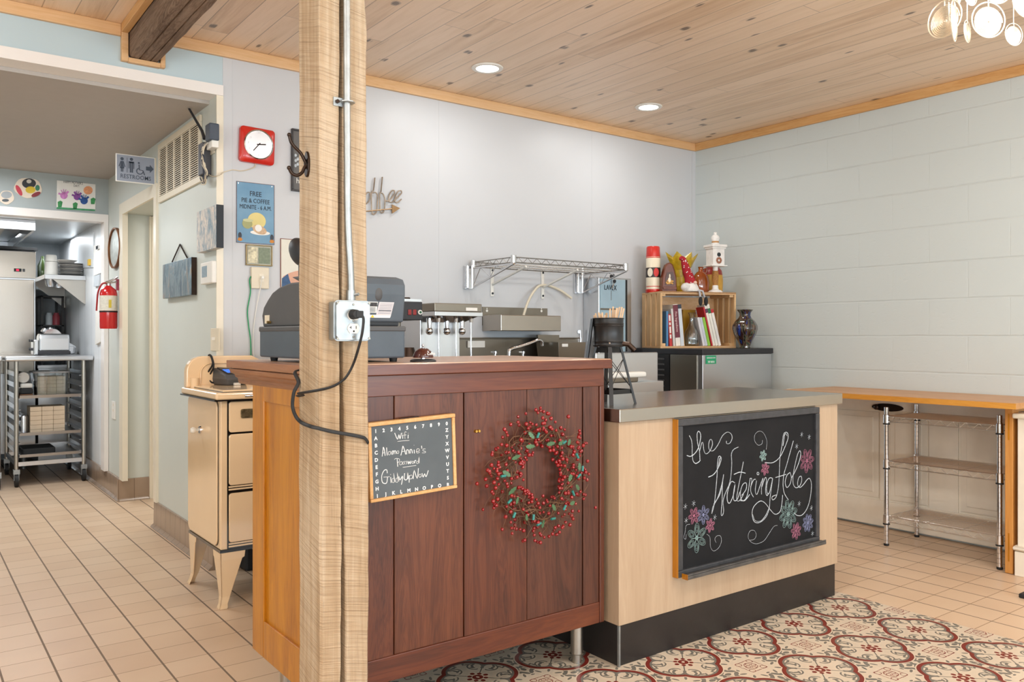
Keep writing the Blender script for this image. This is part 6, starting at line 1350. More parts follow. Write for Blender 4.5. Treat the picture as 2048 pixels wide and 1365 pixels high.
text("HAPPY MOTHER'S", .026, k2(555, 98), (1, 0, 0), (0, 0, 1), M['dark_ink'], 'lettering', t, sx=.62, ext=.0002, shear=.1); text("DAY!", .024, k2(580, 122), (1, 0, 0), (0, 0, 1), M['dark_ink'], 'lettering', t, sx=.7, ext=.0002)
def cutout(name, label, outline, parts):
    global t
    P0 = [PY(u, v, yk-.003) for u, v in outline]; cz = min(p.z for p in P0); cx = sum(p.x for p in P0)/len(P0)
    t = thing(name, label, 'drawing', (cx, yk, cz)); s = MB(); s.loft([P0, [p+Vector((0, .0025, 0)) for p in P0]]); s.build('paper_shape', plain('paper shape', '#e9d9c6', .7, var=.03), t)
    for nm, pts, col, dy in parts:
        P1 = [PY(u, v, yk-.0034-dy) for u, v in pts]; s = MB(); s.loft([P1, [p+Vector((0, .0004, 0)) for p in P1]]); s.build(nm, plain(nm, col, .7, var=.1), t)
def oval(cx, cy, rx, ry, n=20, rot=0, wob=0): return [(cx+(rx*math.cos(a)*math.cos(rot)-ry*math.sin(a)*math.sin(rot))*(1+wob*math.sin(5*a)), cy+(rx*math.cos(a)*math.sin(rot)+ry*math.sin(a)*math.cos(rot))*(1+wob*math.sin(5*a))) for a in [2*PI*q/n for q in range(n)]]
cutout('colouring_cutout', 'coloured paper cutout with red, yellow and green shapes above the kitchen opening', oval(56, 376, 28, 20, 24, .1, .04), [('black_shape', oval(58, 367, 14, 10), '#3a3c40', 0), ('yellow_shape', oval(61, 380, 10, 7), '#d9b938', .0006), ('red_shape', oval(38, 381, 4.5, 12, 16, -.5), '#cd4a58', .0006), ('maroon_shape', oval(72, 389, 10, 4, 16, -.4), '#8e3a42', .0006), ('green_shape', oval(75, 376, 4.5, 6), '#3f8265', .0008), ('face', oval(58, 363, 5, 4), '#cfc9be', .001)])
cutout('grey_cutout', 'small grey pencil-drawn paper cutout at the left edge above the kitchen opening', oval(13, 395, 15, 14, 24, 0, .04), [('pencil_shape', oval(13, 390, 11, 7), '#a9adb0', 0), ('dark_marks', oval(11, 401, 7, 3), '#5b6064', .0006)])

# ================================================================ CREAM ENAMEL STOVE CABINET
GX0, GX1, GY0, GY1 = 1.112, 1.68, 3.585, 4.06; GZ0, GZ1 = .252, .90
t = thing('enamel_stove', 'antique cream enamel stove on flared legs, standing behind the wooden counter', 'stove', (1.44, 3.82, 0))
s = MB(); s.box(GX0, GX1, GY0, GY1, GZ0, GZ1); s.build('body', M['enamel'], t, bev=.004)
s = MB(); s.box(GX0-.004, GX1+.004, GY0-.004, GY1, GZ0-.012, GZ0); s.build('base_trim', M['enamel_black'], t)
# left side panel
s = MB(); s.prism(rrect(GY1-GY0-.03, GZ1-GZ0-.012, .035, 6), (GX0, (GY0+GY1)/2+.012, (GZ0+GZ1)/2+.002), (0, 1, 0), (0, 0, 1), (-.002, 0, 0)); s.build('side_line', M['enamel_black'], t)
s = MB(); s.prism(rrect(GY1-GY0-.038, GZ1-GZ0-.018, .033, 6), (GX0, (GY0+GY1)/2+.014, (GZ0+GZ1)/2+.002), (0, 1, 0), (0, 0, 1), (-.008, 0, 0)); sp_ = s.build('side_panel', M['enamel'], t, bev=.003)
p = PX(401, 860, GX0-.008); s = MB(); s.cyl((GX0-.008, p.y, p.z), (GX0-.014, p.y, p.z), .018, .016, 18); s.build('knob_plate', M['chrome'], t, smooth=40)
s = MB(Matrix.Translation((GX0-.014, p.y, p.z)) @ Matrix.Rotation(-PI/2, 4, 'Y')); s.lathe([(.007, 0), (.006, .012), (.012, .02), (.014, .028), (.010, .036), (0, .038)], 0, 0, 18); s.build('knob', M['white_plastic'], t, smooth=50)
# front
zA, zB_ = PY(480, 866, GY0).z, PY(480, 982, GY0).z; fx0 = PY(457, 900, GY0).x
s = MB(); s.box(fx0-.006, GX1-.01, GY0-.0015, GY0, GZ0, GZ1-.002); s.build('seam_field', M['enamel_black'], t)
for nm, za, zb2 in (('top_door', zA+.004, GZ1-.010), ('middle_door', zB_+.028, zA-.004), ('lower_door', GZ0+.03, zB_-.006)):
    s = MB(); s.prism(rrect(GX1-.02-fx0, zb2-za, .012, 4), ((fx0+GX1-.02)/2, GY0-.0015, (za+zb2)/2), (1, 0, 0), (0, 0, 1), (0, -.008, 0)); d_ = s.build(nm, M['enamel'], t, bev=.003)
    if nm != 'top_door':
        s = MB()
        for k in range(2): s.box(fx0, GX1-.02, GY0-.004, GY0-.0012, za-.0105-k*.0115, za-.0035-k*.0115)
        s.build('pinstripe', M['enamel'], t)
p = PY(495, 827, GY0-.009); s = MB(); s.prism(rrect(.085, .04, .008), (p.x+.012, GY0-.0095, p.z), (1, 0, 0), (0, 0, 1), (0, -.006, 0)); s.build('name_plate', plain('embossed brass', '#8d7a5a', .35, .8, var=.45, scale=70), t, bev=.001)
# top slab and back splash
s = MB(); s.box(GX0-.03, GX1+.03, GY0-.032, GY1+.03, GZ1, GZ1+.030); s.build('rim', M['enamel'], t, bev=.008, seg=3)
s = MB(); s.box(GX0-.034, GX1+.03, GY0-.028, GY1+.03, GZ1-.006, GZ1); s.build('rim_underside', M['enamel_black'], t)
s = MB(); s.box(GX0+.01, GX1+.01, GY0+.0, GY1-.01, GZ1+.030, GZ1+.040); s.build('lid', M['enamel'], t, bev=.004)
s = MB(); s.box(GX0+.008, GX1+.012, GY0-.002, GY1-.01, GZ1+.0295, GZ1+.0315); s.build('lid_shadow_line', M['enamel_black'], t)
zt_ = PY(440, 712, GY1).z; xe = PY(500, 713, GY1).x
pts = [(GX0-.02, GZ1+.03)]+[(GX0-.02+.075-.075*math.cos(a), zt_-.075+.075*math.sin(a)) for a in [q*PI/12 for q in range(7)]]+[(xe, zt_), (xe+.06, zt_-.03), (GX1, zt_-.03), (GX1, GZ1+.03)]
s = MB(); s.prism(pts, (0, GY1+.02, 0), (1, 0, 0), (0, 0, 1), (0, -.045, 0)); s.build('back_splash', M['enamel'], t, bev=.006, seg=3)
s = MB(); q_ = [(x, z) for x, z in [(GX0+.045, GZ1+.045), (GX0+.045, zt_-.085)]+[(GX0+.045+.05-.05*math.cos(a), zt_-.085+.05*math.sin(a)) for a in [q*PI/12 for q in range(7)]]+[(xe+.02, zt_-.035)]]
s.tube([(x, GY1-.027, z) for x, z in q_], .004, 6); s.build('splash_bead', M['enamel'], t, smooth=60)
s = MB(); s.cyl((GX0+.015, GY1-.03, GZ1+.03), (GX0+.015, GY1-.03, GZ1+.075), .018, .02, 14); s.build('splash_foot', M['enamel'], t, smooth=40)
s = MB(); s.tube([(fx0+.06, GY0-.033, GZ1+.014), (GX1-.05, GY0-.033, GZ1+.014)], .006, 8); s.build('towel_bar', M['chrome'], t, smooth=60)
def leg(cx, cy, sx, sy):    # two tapered plates meeting at a corner, foot turned out
    s = MB(); zt2 = GZ0-.012
    for ax_, ay_ in (((sx, 0), 'x'), ((0, sy), 'y')):
        rows = [(zt2, .108, 0), (zt2-.028, .104, 0), (zt2-.032, .095, .0), (zt2-.12, .062, .004), (zt2-.19, .038, .006), (.02, .032, .0), (.008, .036, -.006), (0, .036, -.008)]; P1 = []; P2 = []
        rings = []
        for z, w, off in rows:
            ox, oy = cx-sx*0+sx*off, cy+sy*off
            if ay_ == 'x': ring_ = [(ox, oy, z), (ox+sx*w, oy, z), (ox+sx*w, oy+sy*.006, z), (ox, oy+sy*.006, z)]
            else: ring_ = [(ox, oy, z), (ox, oy+sy*w, z), (ox+sx*.006, oy+sy*w, z), (ox+sx*.006, oy, z)]
            rings.append(ring_)
        s.loft(rings)
    return s.build('leg', M['enamel'], t, bev=.0025)
leg(GX0-.002, GY0-.004, 1, 1); leg(GX0-.002, GY1, 1, -1); leg(GX1, GY0-.004, -1, 1); leg(GX1, GY1, -1, -1)
# card reader, black pad, white tray on the stove
ZL = GZ1+.040
p = FL(462, 770, ZL); R_ = rotz((p.x, p.y, ZL), math.radians(12))
t = thing('card_reader', 'grey card payment terminal with a blue lit keypad on the stove top', 'card reader', (p.x, p.y, ZL))
s = MB(R_); s.loft([[(-.05, -.055, .0), (.05, -.055, 0), (.05, .11, 0), (-.05, .11, 0)], [(-.055, -.06, .03), (.055, -.06, .03), (.055, .12, .03), (-.055, .12, .03)], [(-.05, -.035, .05), (.05, -.035, .05), (.05, .10, .088), (-.05, .10, .088)]]); s.build('body', M['dark_grey_plastic'], t, bev=.006, seg=3)
s = MB(R_); nrm = Vector((0, -.27, .96)); 
def tf(a, f): return (a, -.03+.125*f, .052+.034*f+.001)
s.loft([[tf(-.034, .02), tf(.046, .02), tf(.046, .98), tf(-.034, .98)], [Vector(tf(a, f))+Vector((0, 0, .003)) for a, f in ((-.034, .02), (.046, .02), (.046, .98), (-.034, .98))]]); fc = s.build('face', M['black_plastic'], t)
kb = plain('lit blue keys', '#2f6fe0', .4, emit=1.2, var=0)
for i in range(4):
    for j in range(3): 
        s = MB(R_); a = -.028+i*.017; f = .10+j*.14; mt_ = kb if i < 3 else (plain('key red', '#cc3333', .5), plain('key yellow', '#d9c23a', .5), plain('key green', '#1fa07c', .5))[2-j]
        s.loft([[Vector(tf(a+x_, f+y_))+Vector((0, 0, h_)) for x_, y_ in ((0, 0), (.013, 0), (.013, .10), (0, .10))] for h_ in (.003, .0045)]); s.build('key', mt_, fc)
s = MB(R_); s.box(-.02, .012, -.066, -.056, .001, .012); s.build('receipt_end', M['paper'], t)
s = MB(); q = PY(425, 745, p.y+.05); s.tube(smoothpath([PY(420, 711, GY1-.03), PY(423, 716, GY1-.045), PY(425, 730, GY1-.05), Vector((p.x-.09, p.y+.07, ZL+.05)), Vector((p.x-.075, p.y+.06, ZL+.012)), Vector((p.x-.05, p.y+.06, ZL+.012))], 4), .0042, 6)
s.tube(smoothpath([PY(417, 711.5, GY1+.0), PY(420, 710, GY1-.012), PY(424, 716, GY1-.04), PY(427, 735, GY1-.05), Vector((p.x-.085, p.y+.085, ZL+.03))], 4), .0042, 6)
tag(s.build('reader_cable', M['black_rubber'], smooth=60, loc=(p.x-.08, p.y+.07, ZL)), 'black cable of the card reader running over the stove back splash', 'cable')
p2 = FL(414, 769, ZL); s = MB(); s.sph((p2.x, p2.y, ZL+.010), (.026, .018, .010), 12); tag(s.build('black_clip', M['black_plastic'], smooth=60, loc=(p2.x, p2.y, ZL)), 'small flat black object lying left of the card reader on the stove', 'clip')
p3 = FL(510, 772, ZL); s = MB(); x_, y_ = p3.x, p3.y+.02
s.tube(smoothpath([(x_+.02, y_, ZL+.008), (x_-.005, y_, ZL+.012), (x_-.018, y_, ZL+.03), (x_-.02, y_, ZL+.075), (x_+.03, y_, ZL+.08)], 5), .007, 8)
tag(s.build('white_rack', M['white_plastic'], smooth=60, loc=(x_, y_, ZL)), 'curved white handle of a holder at the right end of the stove top', 'holder')
# black box and leads under the stove
p = FL(500, 1143, 0)
t = thing('power_strip_box', 'black box with leads on the floor under the stove', 'box', (p.x+.12, p.y+.06, 0))
s = MB(); s.box(p.x-.02, p.x+.26, p.y, p.y+.14, 0, .17); s.build('body', M['black_rubber'], t, bev=.01)
s = MB(); s.tube(smoothpath([(p.x+.0, p.y-.02, .17), (p.x-.01, p.y-.04, .13), (p.x+.04, p.y-.05, .11), (p.x+.14, p.y-.04, .12)], 4), .003, 6); s.build('lead', M['white_plastic'], t, smooth=60)

# ================================================================ RIGHT SIDE: LEDGE, PANELLING, WIRE RACK, CABINET
LZ = .85; LX0 = 4.30; LY0, LY1 = FL(2028, 808, LZ).y, 3.03
t = thing('wall_ledge', 'long oak ledge along the block wall, carried by an end leg', 'ledge', (4.6, 2.4, 0))
s = MB(); s.box(LX0, XR-.001, LY0, LY1, LZ-.03, LZ); s.build('top', M['ledge'], t, bev=.003)
s = MB(); s.box(LX0-.003, LX0-.0005, LY0, LY1, LZ-.029, LZ-.002); s.build('front_edge', wood('honey edge', ['#b97a2c', '#d6953c', '#e2a54a', '#dc9d44'], 'y', 1, .4), t)
s = MB(); s.box(LX0+.10, LX0+.165, LY0+.055, LY0+.092, 0, LZ-.03); lg = s.build('leg', wood('honey leg', ['#b97a35', '#d2924a', '#dea159', '#d89a52'], 'z', 1, .45), t, bev=.003)
s = MB(); s.box(LX0+.0985, LX0+.10, LY0+.070, LY0+.077, .06, .2); s.box(LX0+.0985, LX0+.10, LY0+.070, LY0+.077, .66, .79); s.build('routed_groove', M['oak'], lg)
s = MB(); s.box(LX0+.165, XR-.03, LY0+.06, LY0+.085, .797, LZ-.03); s.build('rail', M['ledge'], t)
# old door used as panelling
DX = 4.82; DY0, DY1 = 1.86, 3.36
t = thing('door_panelling', 'old cream painted door laid sideways against the wall under the oak ledge', 'panelling', (DX, 2.6, .02))
s = MB(); s.box(DX+.004, XR-.001, DY0, DY1, .015, LZ-.031); s.build('backing', M['old_white'], t)
ys_ = [PX(u, 900, DX).y for u in (1752, 1776, 1866, 1910)]
bays = [(2.70, DY1-.08), (ys_[2]+.02, ys_[1]-.0), (DY0+.06, ys_[3]-.02)]
edges = [DY0]; 
s = MB(); s.box(DX-.008, DX+.004, DY0, DY1, .015, .17); s.box(DX-.008, DX+.004, DY0, DY1, .72, LZ-.031)
prev = DY1
for y0, y1 in bays: s.box(DX-.008, DX+.004, y1, prev, .17, .72); prev = y0
s.box(DX-.008, DX+.004, DY0, prev, .17, .72); s.build('stiles_and_rails', M['old_white'], t, bev=.002)
for y0, y1 in bays:
    s = MB(); s.box(DX-.001, DX+.0035, y0+.012, y1-.012, .182, .708); s.box(DX-.005, DX-.001, y0+.045, y1-.045, .215, .675); s.build('raised_panel', M['old_white'], t, bev=.002)
p = PX(1775, 809, DX-.01); s = MB(); s.prism([(.10*math.cos(q*PI/12), .024*math.sin(q*PI/12)) for q in range(24)], (DX-.008, p.y, p.z-.02), (0, 1, 0), (0, 0, 1), (-.006, 0, 0)); lk = s.build('lock_plate', M['bronze'], t, bev=.002)
s = MB(); s.sph((DX-.024, p.y+.065, p.z-.02), (.012, .018, .018), 12); s.build('knob', M['bronze'], lk, smooth=60)
# wire shelving unit
RX0, RX1, RY0, RY1 = 4.44, 4.775, 1.86, 2.452
t = thing('wire_rack', 'chrome wire shelving unit with three shelves under the oak ledge', 'shelving unit', ((RX0+RX1)/2, (RY0+RY1)/2, 0))
for x in (RX0, RX1):
    for y in (RY0, RY1):
        s = MB(); pr = [(.0125, .012)]
        z = .03
        while z < .76: pr += [(.0125, z), (.0112, z+.001), (.0112, z+.003), (.0125, z+.004)]; z += .0254
        s.lathe(pr+[(.0125, .775), (0, .777)], x, y, 16); po = s.build('post', M['chrome'], t, smooth=30)
        s = MB(); s.lathe([(.010, 0), (.012, 0), (.0145, .004), (.0145, .013), (.01, .015)], x, y, 14); s.build('foot', M['black_rubber'], po)
for z in (.165, .475, .725):
    s = MB(); 
    for zz in (z, z-.03): s.tube([(RX0, RY0, zz), (RX1, RY0, zz), (RX1, RY1, zz), (RX0, RY1, zz)], .003, 6, closed=True)
    truss(s, (RX0, RY0, 0), (RX0, RY1, 0), 9, z-.03, z, .0017); truss(s, (RX1, RY0, 0), (RX1, RY1, 0), 9, z-.03, z, .0017); truss(s, (RX0, RY0, 0), (RX1, RY0, 0), 5, z-.03, z, .0017); truss(s, (RX0, RY1, 0), (RX1, RY1, 0), 5, z-.03, z, .0017)
    for k in range(1, 15): x = RX0+(RX1-RX0)*k/15; s.tube([(x, RY0, z), (x, RY1, z)], .0012, 4)
    for f in (.33, .66): y = RY0+(RY1-RY0)*f; s.tube([(RX0, y, z-.004), (RX1, y, z-.004)], .0024, 4)
    sh = s.build('wire_shelf', M['chrome_wire'], t)
    for x in (RX0, RX1):
        for y in (RY0, RY1):
            s = MB(); s.lathe([(.0135, z-.04), (.018, z-.038), (.017, z+.008), (.0135, z+.01)], x, y, 16); s.build('collar', M['chrome'], sh, smooth=40)
            s = MB(); s.lathe([(.014, z-.046), (.0185, z-.046), (.0185, z-.040), (.014, z-.040)], x, y, 16); s.build('sleeve_ring', M['black_rubber'], sh)
# cabinet at the right edge
t = thing('cream_cabinet', 'cream painted cabinet cut off by the right edge of the frame', 'cabinet', (4.6, 1.35, 0))
s = MB(); s.box(4.40, XR-.01, .95, 1.762, 0, .77); s.build('body', M['old_white'], t, bev=.003)
s = MB(); s.box(4.375, XR-.005, .93, 1.778, .77, .795); s.build('top', M['cream_trim'], t, bev=.008, seg=3)
s = MB(); s.box(4.385, XR-.01, .94, 1.77, 0, .12); s.build('plinth', M['old_white'], t, bev=.003); s = MB(); s.tube([(4.388, .94, .135), (4.388, 1.768, .135), (4.84, 1.768, .135)], .013, 8); s.build('plinth_bead', M['old_white'], t, smooth=60)
p = FL(2050, 1197, 0); s = MB(); s.box(p.x-.02, p.x+.10, p.y-.10, p.y+.02, 0, .02)
tag(s.build('floor_mat', M['black_rubber'], bev=.006, loc=(p.x, p.y, 0)), 'corner of a black rubber pad on the tiles at the right edge', 'mat')

# ================================================================ CHANDELIER
CC = PD(2010, -60, 2.25)
t = thing('chandelier', 'silver gilt chandelier of hanging spiral discs, cut off at the top right', 'chandelier', (CC.x, CC.y, CZ-.002))
M['gilt_wire'] = plain('silver gilt wire', '#f4ead6', .3, .6, var=.05)
s = MB(); s.lathe([(0, CZ-.03), (.06, CZ-.03), (.065, CZ-.001), (0, CZ-.001)], CC.x, CC.y, 28); s.build('canopy', M['gilt_wire'], t, smooth=40)
s = MB(); s.cyl((CC.x, CC.y, CZ-.03), (CC.x, CC.y, CC.z+.12), .006, seg=10); s.build('stem', M['gilt_wire'], t, smooth=60)
s = MB()
for r, z in ((.14, .13), (.10, .07)): s.tube([(CC.x+r*math.cos(q*PI/16), CC.y+r*math.sin(q*PI/16), CC.z+z) for q in range(32)], .004, 6, closed=True)
for q in range(4): s.tube([(CC.x, CC.y, CC.z+.13), (CC.x+.14*math.cos(q*PI/2), CC.y+.14*math.sin(q*PI/2), CC.z+.13)], .003, 6)
s.build('ring_frame', M['gilt_wire'], t)
s = MB(); s.sph((CC.x, CC.y, CC.z+.10), .03, 16); s.build('bulb', M['lens'], t, smooth=60)
def dsc(c, R, yaw, off=0, tilt=0):
    m = Matrix.Translation(c) @ Matrix.Rotation(-_a+yaw, 4, 'Z') @ Matrix.Rotation(tilt, 4, 'Y'); s = MB(m); n = 36
    s.tube([(R*math.cos(q*2*PI/n), 0, R*math.sin(q*2*PI/n)) for q in range(n)], R*.035, 6, closed=True); s.tube([(0, 0, R), (0, 0, R*.7)], R*.03, 6)
    ring_ = s.build('disc_ring', M['gilt_wire'], t); s = MB(m); pts = []; N = 9*22; r1 = R*.84
    for i in range(N): a = i/22*2*PI; r = r1*(1-i/N)+.001; pts.append((r*math.cos(a), .001, -R*.12+r*math.sin(a)))
    s.tube(pts, R*.038, 4); s.build('disc_spiral', M['gilt_wire'], ring_)
for u, v, r, yaw, dd in ((1976.8, 40, .047, .1, 2.2), (1908, 42, .052, .95, 2.2), (1889, 38, .050, -1.1, 2.26), (1897, 24, .024, 1.15, 2.12), (1934.4, 63, .029, .8, 2.22), (2027.7, 69, .030, .3, 2.24), (1941.7, -6, .024, .4, 2.3), (1994, -26, .042, .2, 2.1), (2052, 0, .046, .3, 2.2), (1917, -14, .026, .9, 2.18), (1960, -50, .04, .6, 2.3), (2090, 45, .045, .1, 2.3), (2060, -70, .04, -.4, 2.35), (2110, -30, .045, .8, 2.25)):
    dsc(PD(u, v, dd), r, yaw)
s = MB()
for u, v, dd in ((1976, 6, 2.2), (1898, 2, 2.2), (1934, 42, 2.22), (2027, 48, 2.24), (2052, -34, 2.2)):
    p = PD(u, v, dd); s.tube([p, (p.x, p.y, CC.z+.13)], .0012, 4)
s.build('hanging_wire', M['gilt_wire'], t)

# ================================================================ KITCHEN BEYOND THE OPENING
# work table with under-rack, in front
KX0, KX1, KY0, KY1 = .70, 1.235, 7.42, 8.2
ZK = PY(120, 712, KY0).z
t = thing('kitchen_work_table', 'stainless kitchen table top on posts with castors, toaster on it, beside the white wall', 'work table', (.97, 7.8, 0))
s = MB(); s.box(KX0-.04, 1.278, KY0-.03, KY1+.1, ZK-.04, ZK); s.build('table_top', M['steel_light'], t, bev=.012, seg=3)
px_ = [.742, 1.213]; 
for x in px_:
    for y in (KY0+.04, KY1-.03):
        s = MB(); s.cyl((x, y, .13), (x, y, ZK-.03), .0165, seg=14); po = s.build('post', M['steelz'], t, smooth=60)
        s = MB(); s.box(x-.022, x+.022, y-.03, y+.02, .10, .135); s.box(x-.018, x-.014, y-.02, y+.02, .05, .12); s.box(x+.014, x+.018, y-.02, y+.02, .05, .12); cs = s.build('castor_fork', M['galv'], po)
        s = MB(); s.cyl((x-.012, y-.005, .05), (x+.012, y-.005, .05), .05, seg=24); s.build('wheel', M['black_rubber'], po, smooth=40)
for z in (.175,):
    s = MB(); s.box(px_[0], px_[1], KY0+.03, KY0+.05, z-.016, z+.016); s.box(px_[0], px_[1], KY1-.04, KY1-.02, z-.016, z+.016); s.box(px_[0]-.008, px_[0]+.008, KY0+.04, KY1-.03, z-.016, z+.016); s.box(px_[1]-.008, px_[1]+.008, KY0+.04, KY1-.03, z-.016, z+.016); s.build('lower_frame', M['steel_light'], t)
for x, sg_ in ((px_[0], 1), (px_[1], -1)):
    for k in range(8): z = .25+k*.087; s = MB(); s.box(x, x+sg_*.03, KY0+.05, KY1-.04, z-.003, z); s.box(x, x+sg_*.003, KY0+.05, KY1-.04, z, z+.035); s.build('tray_runner', M['steel_light'], t)
def tray(z, label, mat='steel_light'):
    s = MB(); a, b, c, d = px_[0]+.02, px_[1]-.02, KY0+.03, KY1-.05
    s.box(a, b, c, d, z, z+.003); s.loft([[(a-.0, c, z), (b, c, z), (b+.0, c-.018, z+.024), (a-.0, c-.018, z+.024)], [(a, c+.002, z), (b, c+.002, z), (b, c-.014, z+.026), (a, c-.014, z+.026)]]); s.box(a, b, d-.003, d, z, z+.024)
    tag(s.build('sheet_pan', M[mat], loc=((a+b)/2, (c+d)/2, z)), label, 'tray')
zt1, zt2, zt3 = .686, .394, .225
tray(zt1, 'sheet pan on the upper runners of the kitchen rack, under a grey tub'); tray(zt2, 'sheet pan on the lower runners of the kitchen rack, under takeout boxes'); tray(zt3, 'dull sheet pan just above the bottom frame of the kitchen rack')
# grey tub and takeout boxes
M['kraft'] = plain('beige paperboard', '#dcc7ad', .8, var=.05); M['grey_tub'] = plain('grey tub plastic', '#a7a5a6', .5, var=.04)
A = PY(70, 795, 7.5).x; B = PY(138, 795, 7.5).x
t = thing('grey_tub', 'grey plastic tub with rounded corners holding takeout boxes on the upper pan', 'tub', ((A+B)/2, 7.62, zt1+.003))
def rr3(x0, x1, y0, y1, r, z): return [(q[0]+(x0+x1)/2, q[1]+(y0+y1)/2, z) for q in rrect(x1-x0, y1-y0, r, 4)]
z = zt1+.003; s = MB(); s.loft([rr3(A+.01, B-.01, 7.5, 7.8, .03, z), rr3(A, B, 7.49, 7.81, .04, z+.19), rr3(A-.006, B+.006, 7.484, 7.816, .045, z+.19), rr3(A-.006, B+.006, 7.484, 7.816, .045, z+.2), rr3(A+.006, B-.006, 7.496, 7.804, .035, z+.2), rr3(A+.012, B-.012, 7.51, 7.79, .03, z+.01)]); s.build('body', M['glass'], t, smooth=40)
s = MB(); P_ = rr3(A-.008, B+.008, 7.482, 7.818, .047, zt1+.2); s.tube(P_, .006, 6, closed=True); s.build('rim', M['grey_tub'], t)
def boxes(x0, x1, y0, z0, n, m_, h, which):
    for i in range(n):
        for j in range(m_):
            w_ = (x1-x0)/n; s = MB(); s.box(x0+i*w_+.001, x0+(i+1)*w_-.001, y0, y0+.2, z0+j*h+.0006, z0+(j+1)*h-.0006)
            tag(s.build('takeout_box', M['kraft'], bev=.002, loc=(x0+(i+.5)*w_, y0+.1, z0+j*h)), 'folded beige takeout box in the stack '+which, 'takeout box', 'takeout boxes '+which)
boxes(A+.02, B-.02, 7.53, z+.012, 3, 5, .03, 'inside the grey tub')
A2 = PY(60, 868, 7.5).x; B2 = PY(130, 868, 7.5).x
boxes(A2, B2, 7.5, zt2+.004, 3, 6, .036, 'on the lower sheet pan')
p = PY(70, 895, 7.6); s = MB(); s.box(.79, 1.02, 7.52, 7.8, zt3+.004, zt3+.06); tag(s.build('black_pan', M['black_rubber'], bev=.01, loc=(.9, 7.66, zt3)), 'shallow black pan low in the kitchen rack', 'pan')
s = MB(); s.box(.775, A-.012, 7.52, 7.8, zt1+.004, zt1+.03); tag(s.build('brown_tray', plain('brown board', '#7b5234', .6), loc=(.8, 7.66, zt1)), 'brown tray at the left of the grey tub', 'tray')
s = MB(); s.box(.775, A-.012, 7.52, 7.8, zt1+.031, zt1+.075); tag(s.build('dark_pan', M['black_rubber'], bev=.008, loc=(.8, 7.66, zt1+.031)), 'dark pan on the brown tray left of the grey tub', 'pan')
s = MB(); s.box(.775, A-.012, 7.52, 7.8, zt1+.077, zt1+.115); tag(s.build('white_dish', M['white_plastic'], bev=.012, loc=(.8, 7.66, zt1+.077)), 'white dish on top of the dark pan in the kitchen rack', 'dish')
s = MB(); s.cyl((.80, 7.56, zt1+.16), (.80, 7.86, zt1+.16), .042, seg=20); tag(s.build('paper_roll', M['paper'], smooth=40, loc=(.8, 7.7, zt1+.116)), 'white paper roll lying above the white dish in the rack', 'roll')
s = MB(); s.box(.775, A2-.008, 7.52, 7.8, zt2+.004, zt2+.16); tag(s.build('steel_bowl_stack', M['steel_light'], bev=.03, seg=4, loc=(.8, 7.66, zt2)), 'steel vessel left of the takeout boxes on the lower pan', 'bowl')
# toaster
A, B = PY(76, 710, 7.62), PY(141, 710, 7.62); zt = PY(100, 668, 7.62).z
t = thing('toaster', 'brushed steel toaster with black base and knobs on the kitchen table', 'toaster', ((A.x+B.x)/2, 7.72, ZK))
s = MB(); s.loft([[(x, 7.62+q[0], ZK+.035+q[1]) for q in [(0, 0), (0, zt-ZK-.075), (.02, zt-ZK-.04), (.06, zt-ZK-.035), (.14, zt-ZK-.035), (.18, zt-ZK-.05), (.2, zt-ZK-.09), (.2, 0)]] for x in (A.x+.01, B.x-.005)]); s.build('shell', M['steel_light'], t, bev=.012, seg=3)
s = MB(); s.box(A.x, B.x, 7.61, 7.83, ZK+.006, ZK+.036); s.build('base', M['black_plastic'], t, bev=.006)
s = MB(); s.box(A.x-.03, A.x+.01, 7.64, 7.80, ZK+.004, zt-.05); s.build('front_panel', M['steel_light'], t, bev=.01)
for z in (ZK+.05, ZK+.12):
    for y in (7.66, 7.75): s = MB(); s.cyl((A.x-.03, y, z), (A.x-.05, y, z), .011, seg=10); s.build('knob', M['black_plastic'], t)
# steel dishes on left of the table and a left hand table
t = thing('side_work_table', 'second stainless table at the left edge of the frame in the kitchen', 'work table', (.1, 7.7, 0))
s = MB(); s.box(-.9, .635, 7.30, 8.1, ZK-.035, ZK+.004); s.build('table_top', M['steel_light'], t, bev=.01)
for x in (-.85, .615):
    for y in (7.38, 8.05):
        s = MB(); s.cyl((x, y, .13), (x, y, ZK-.03), .018, seg=14); po = s.build('post', M['steelz'], t, smooth=60)
        s = MB(); s.box(x-.02, x+.02, y-.02, y+.03, .09, .135); s.build('castor_fork', M['galv'], po); s = MB(); s.cyl((x-.012, y, .048), (x+.012, y, .048), .048, seg=22); s.build('wheel', M['black_rubber'], po, smooth=40)
s = MB(); s.box(-.85, .615, 7.4, 8.04, .28, .30); s.build('undershelf', M['steel_light'], t)
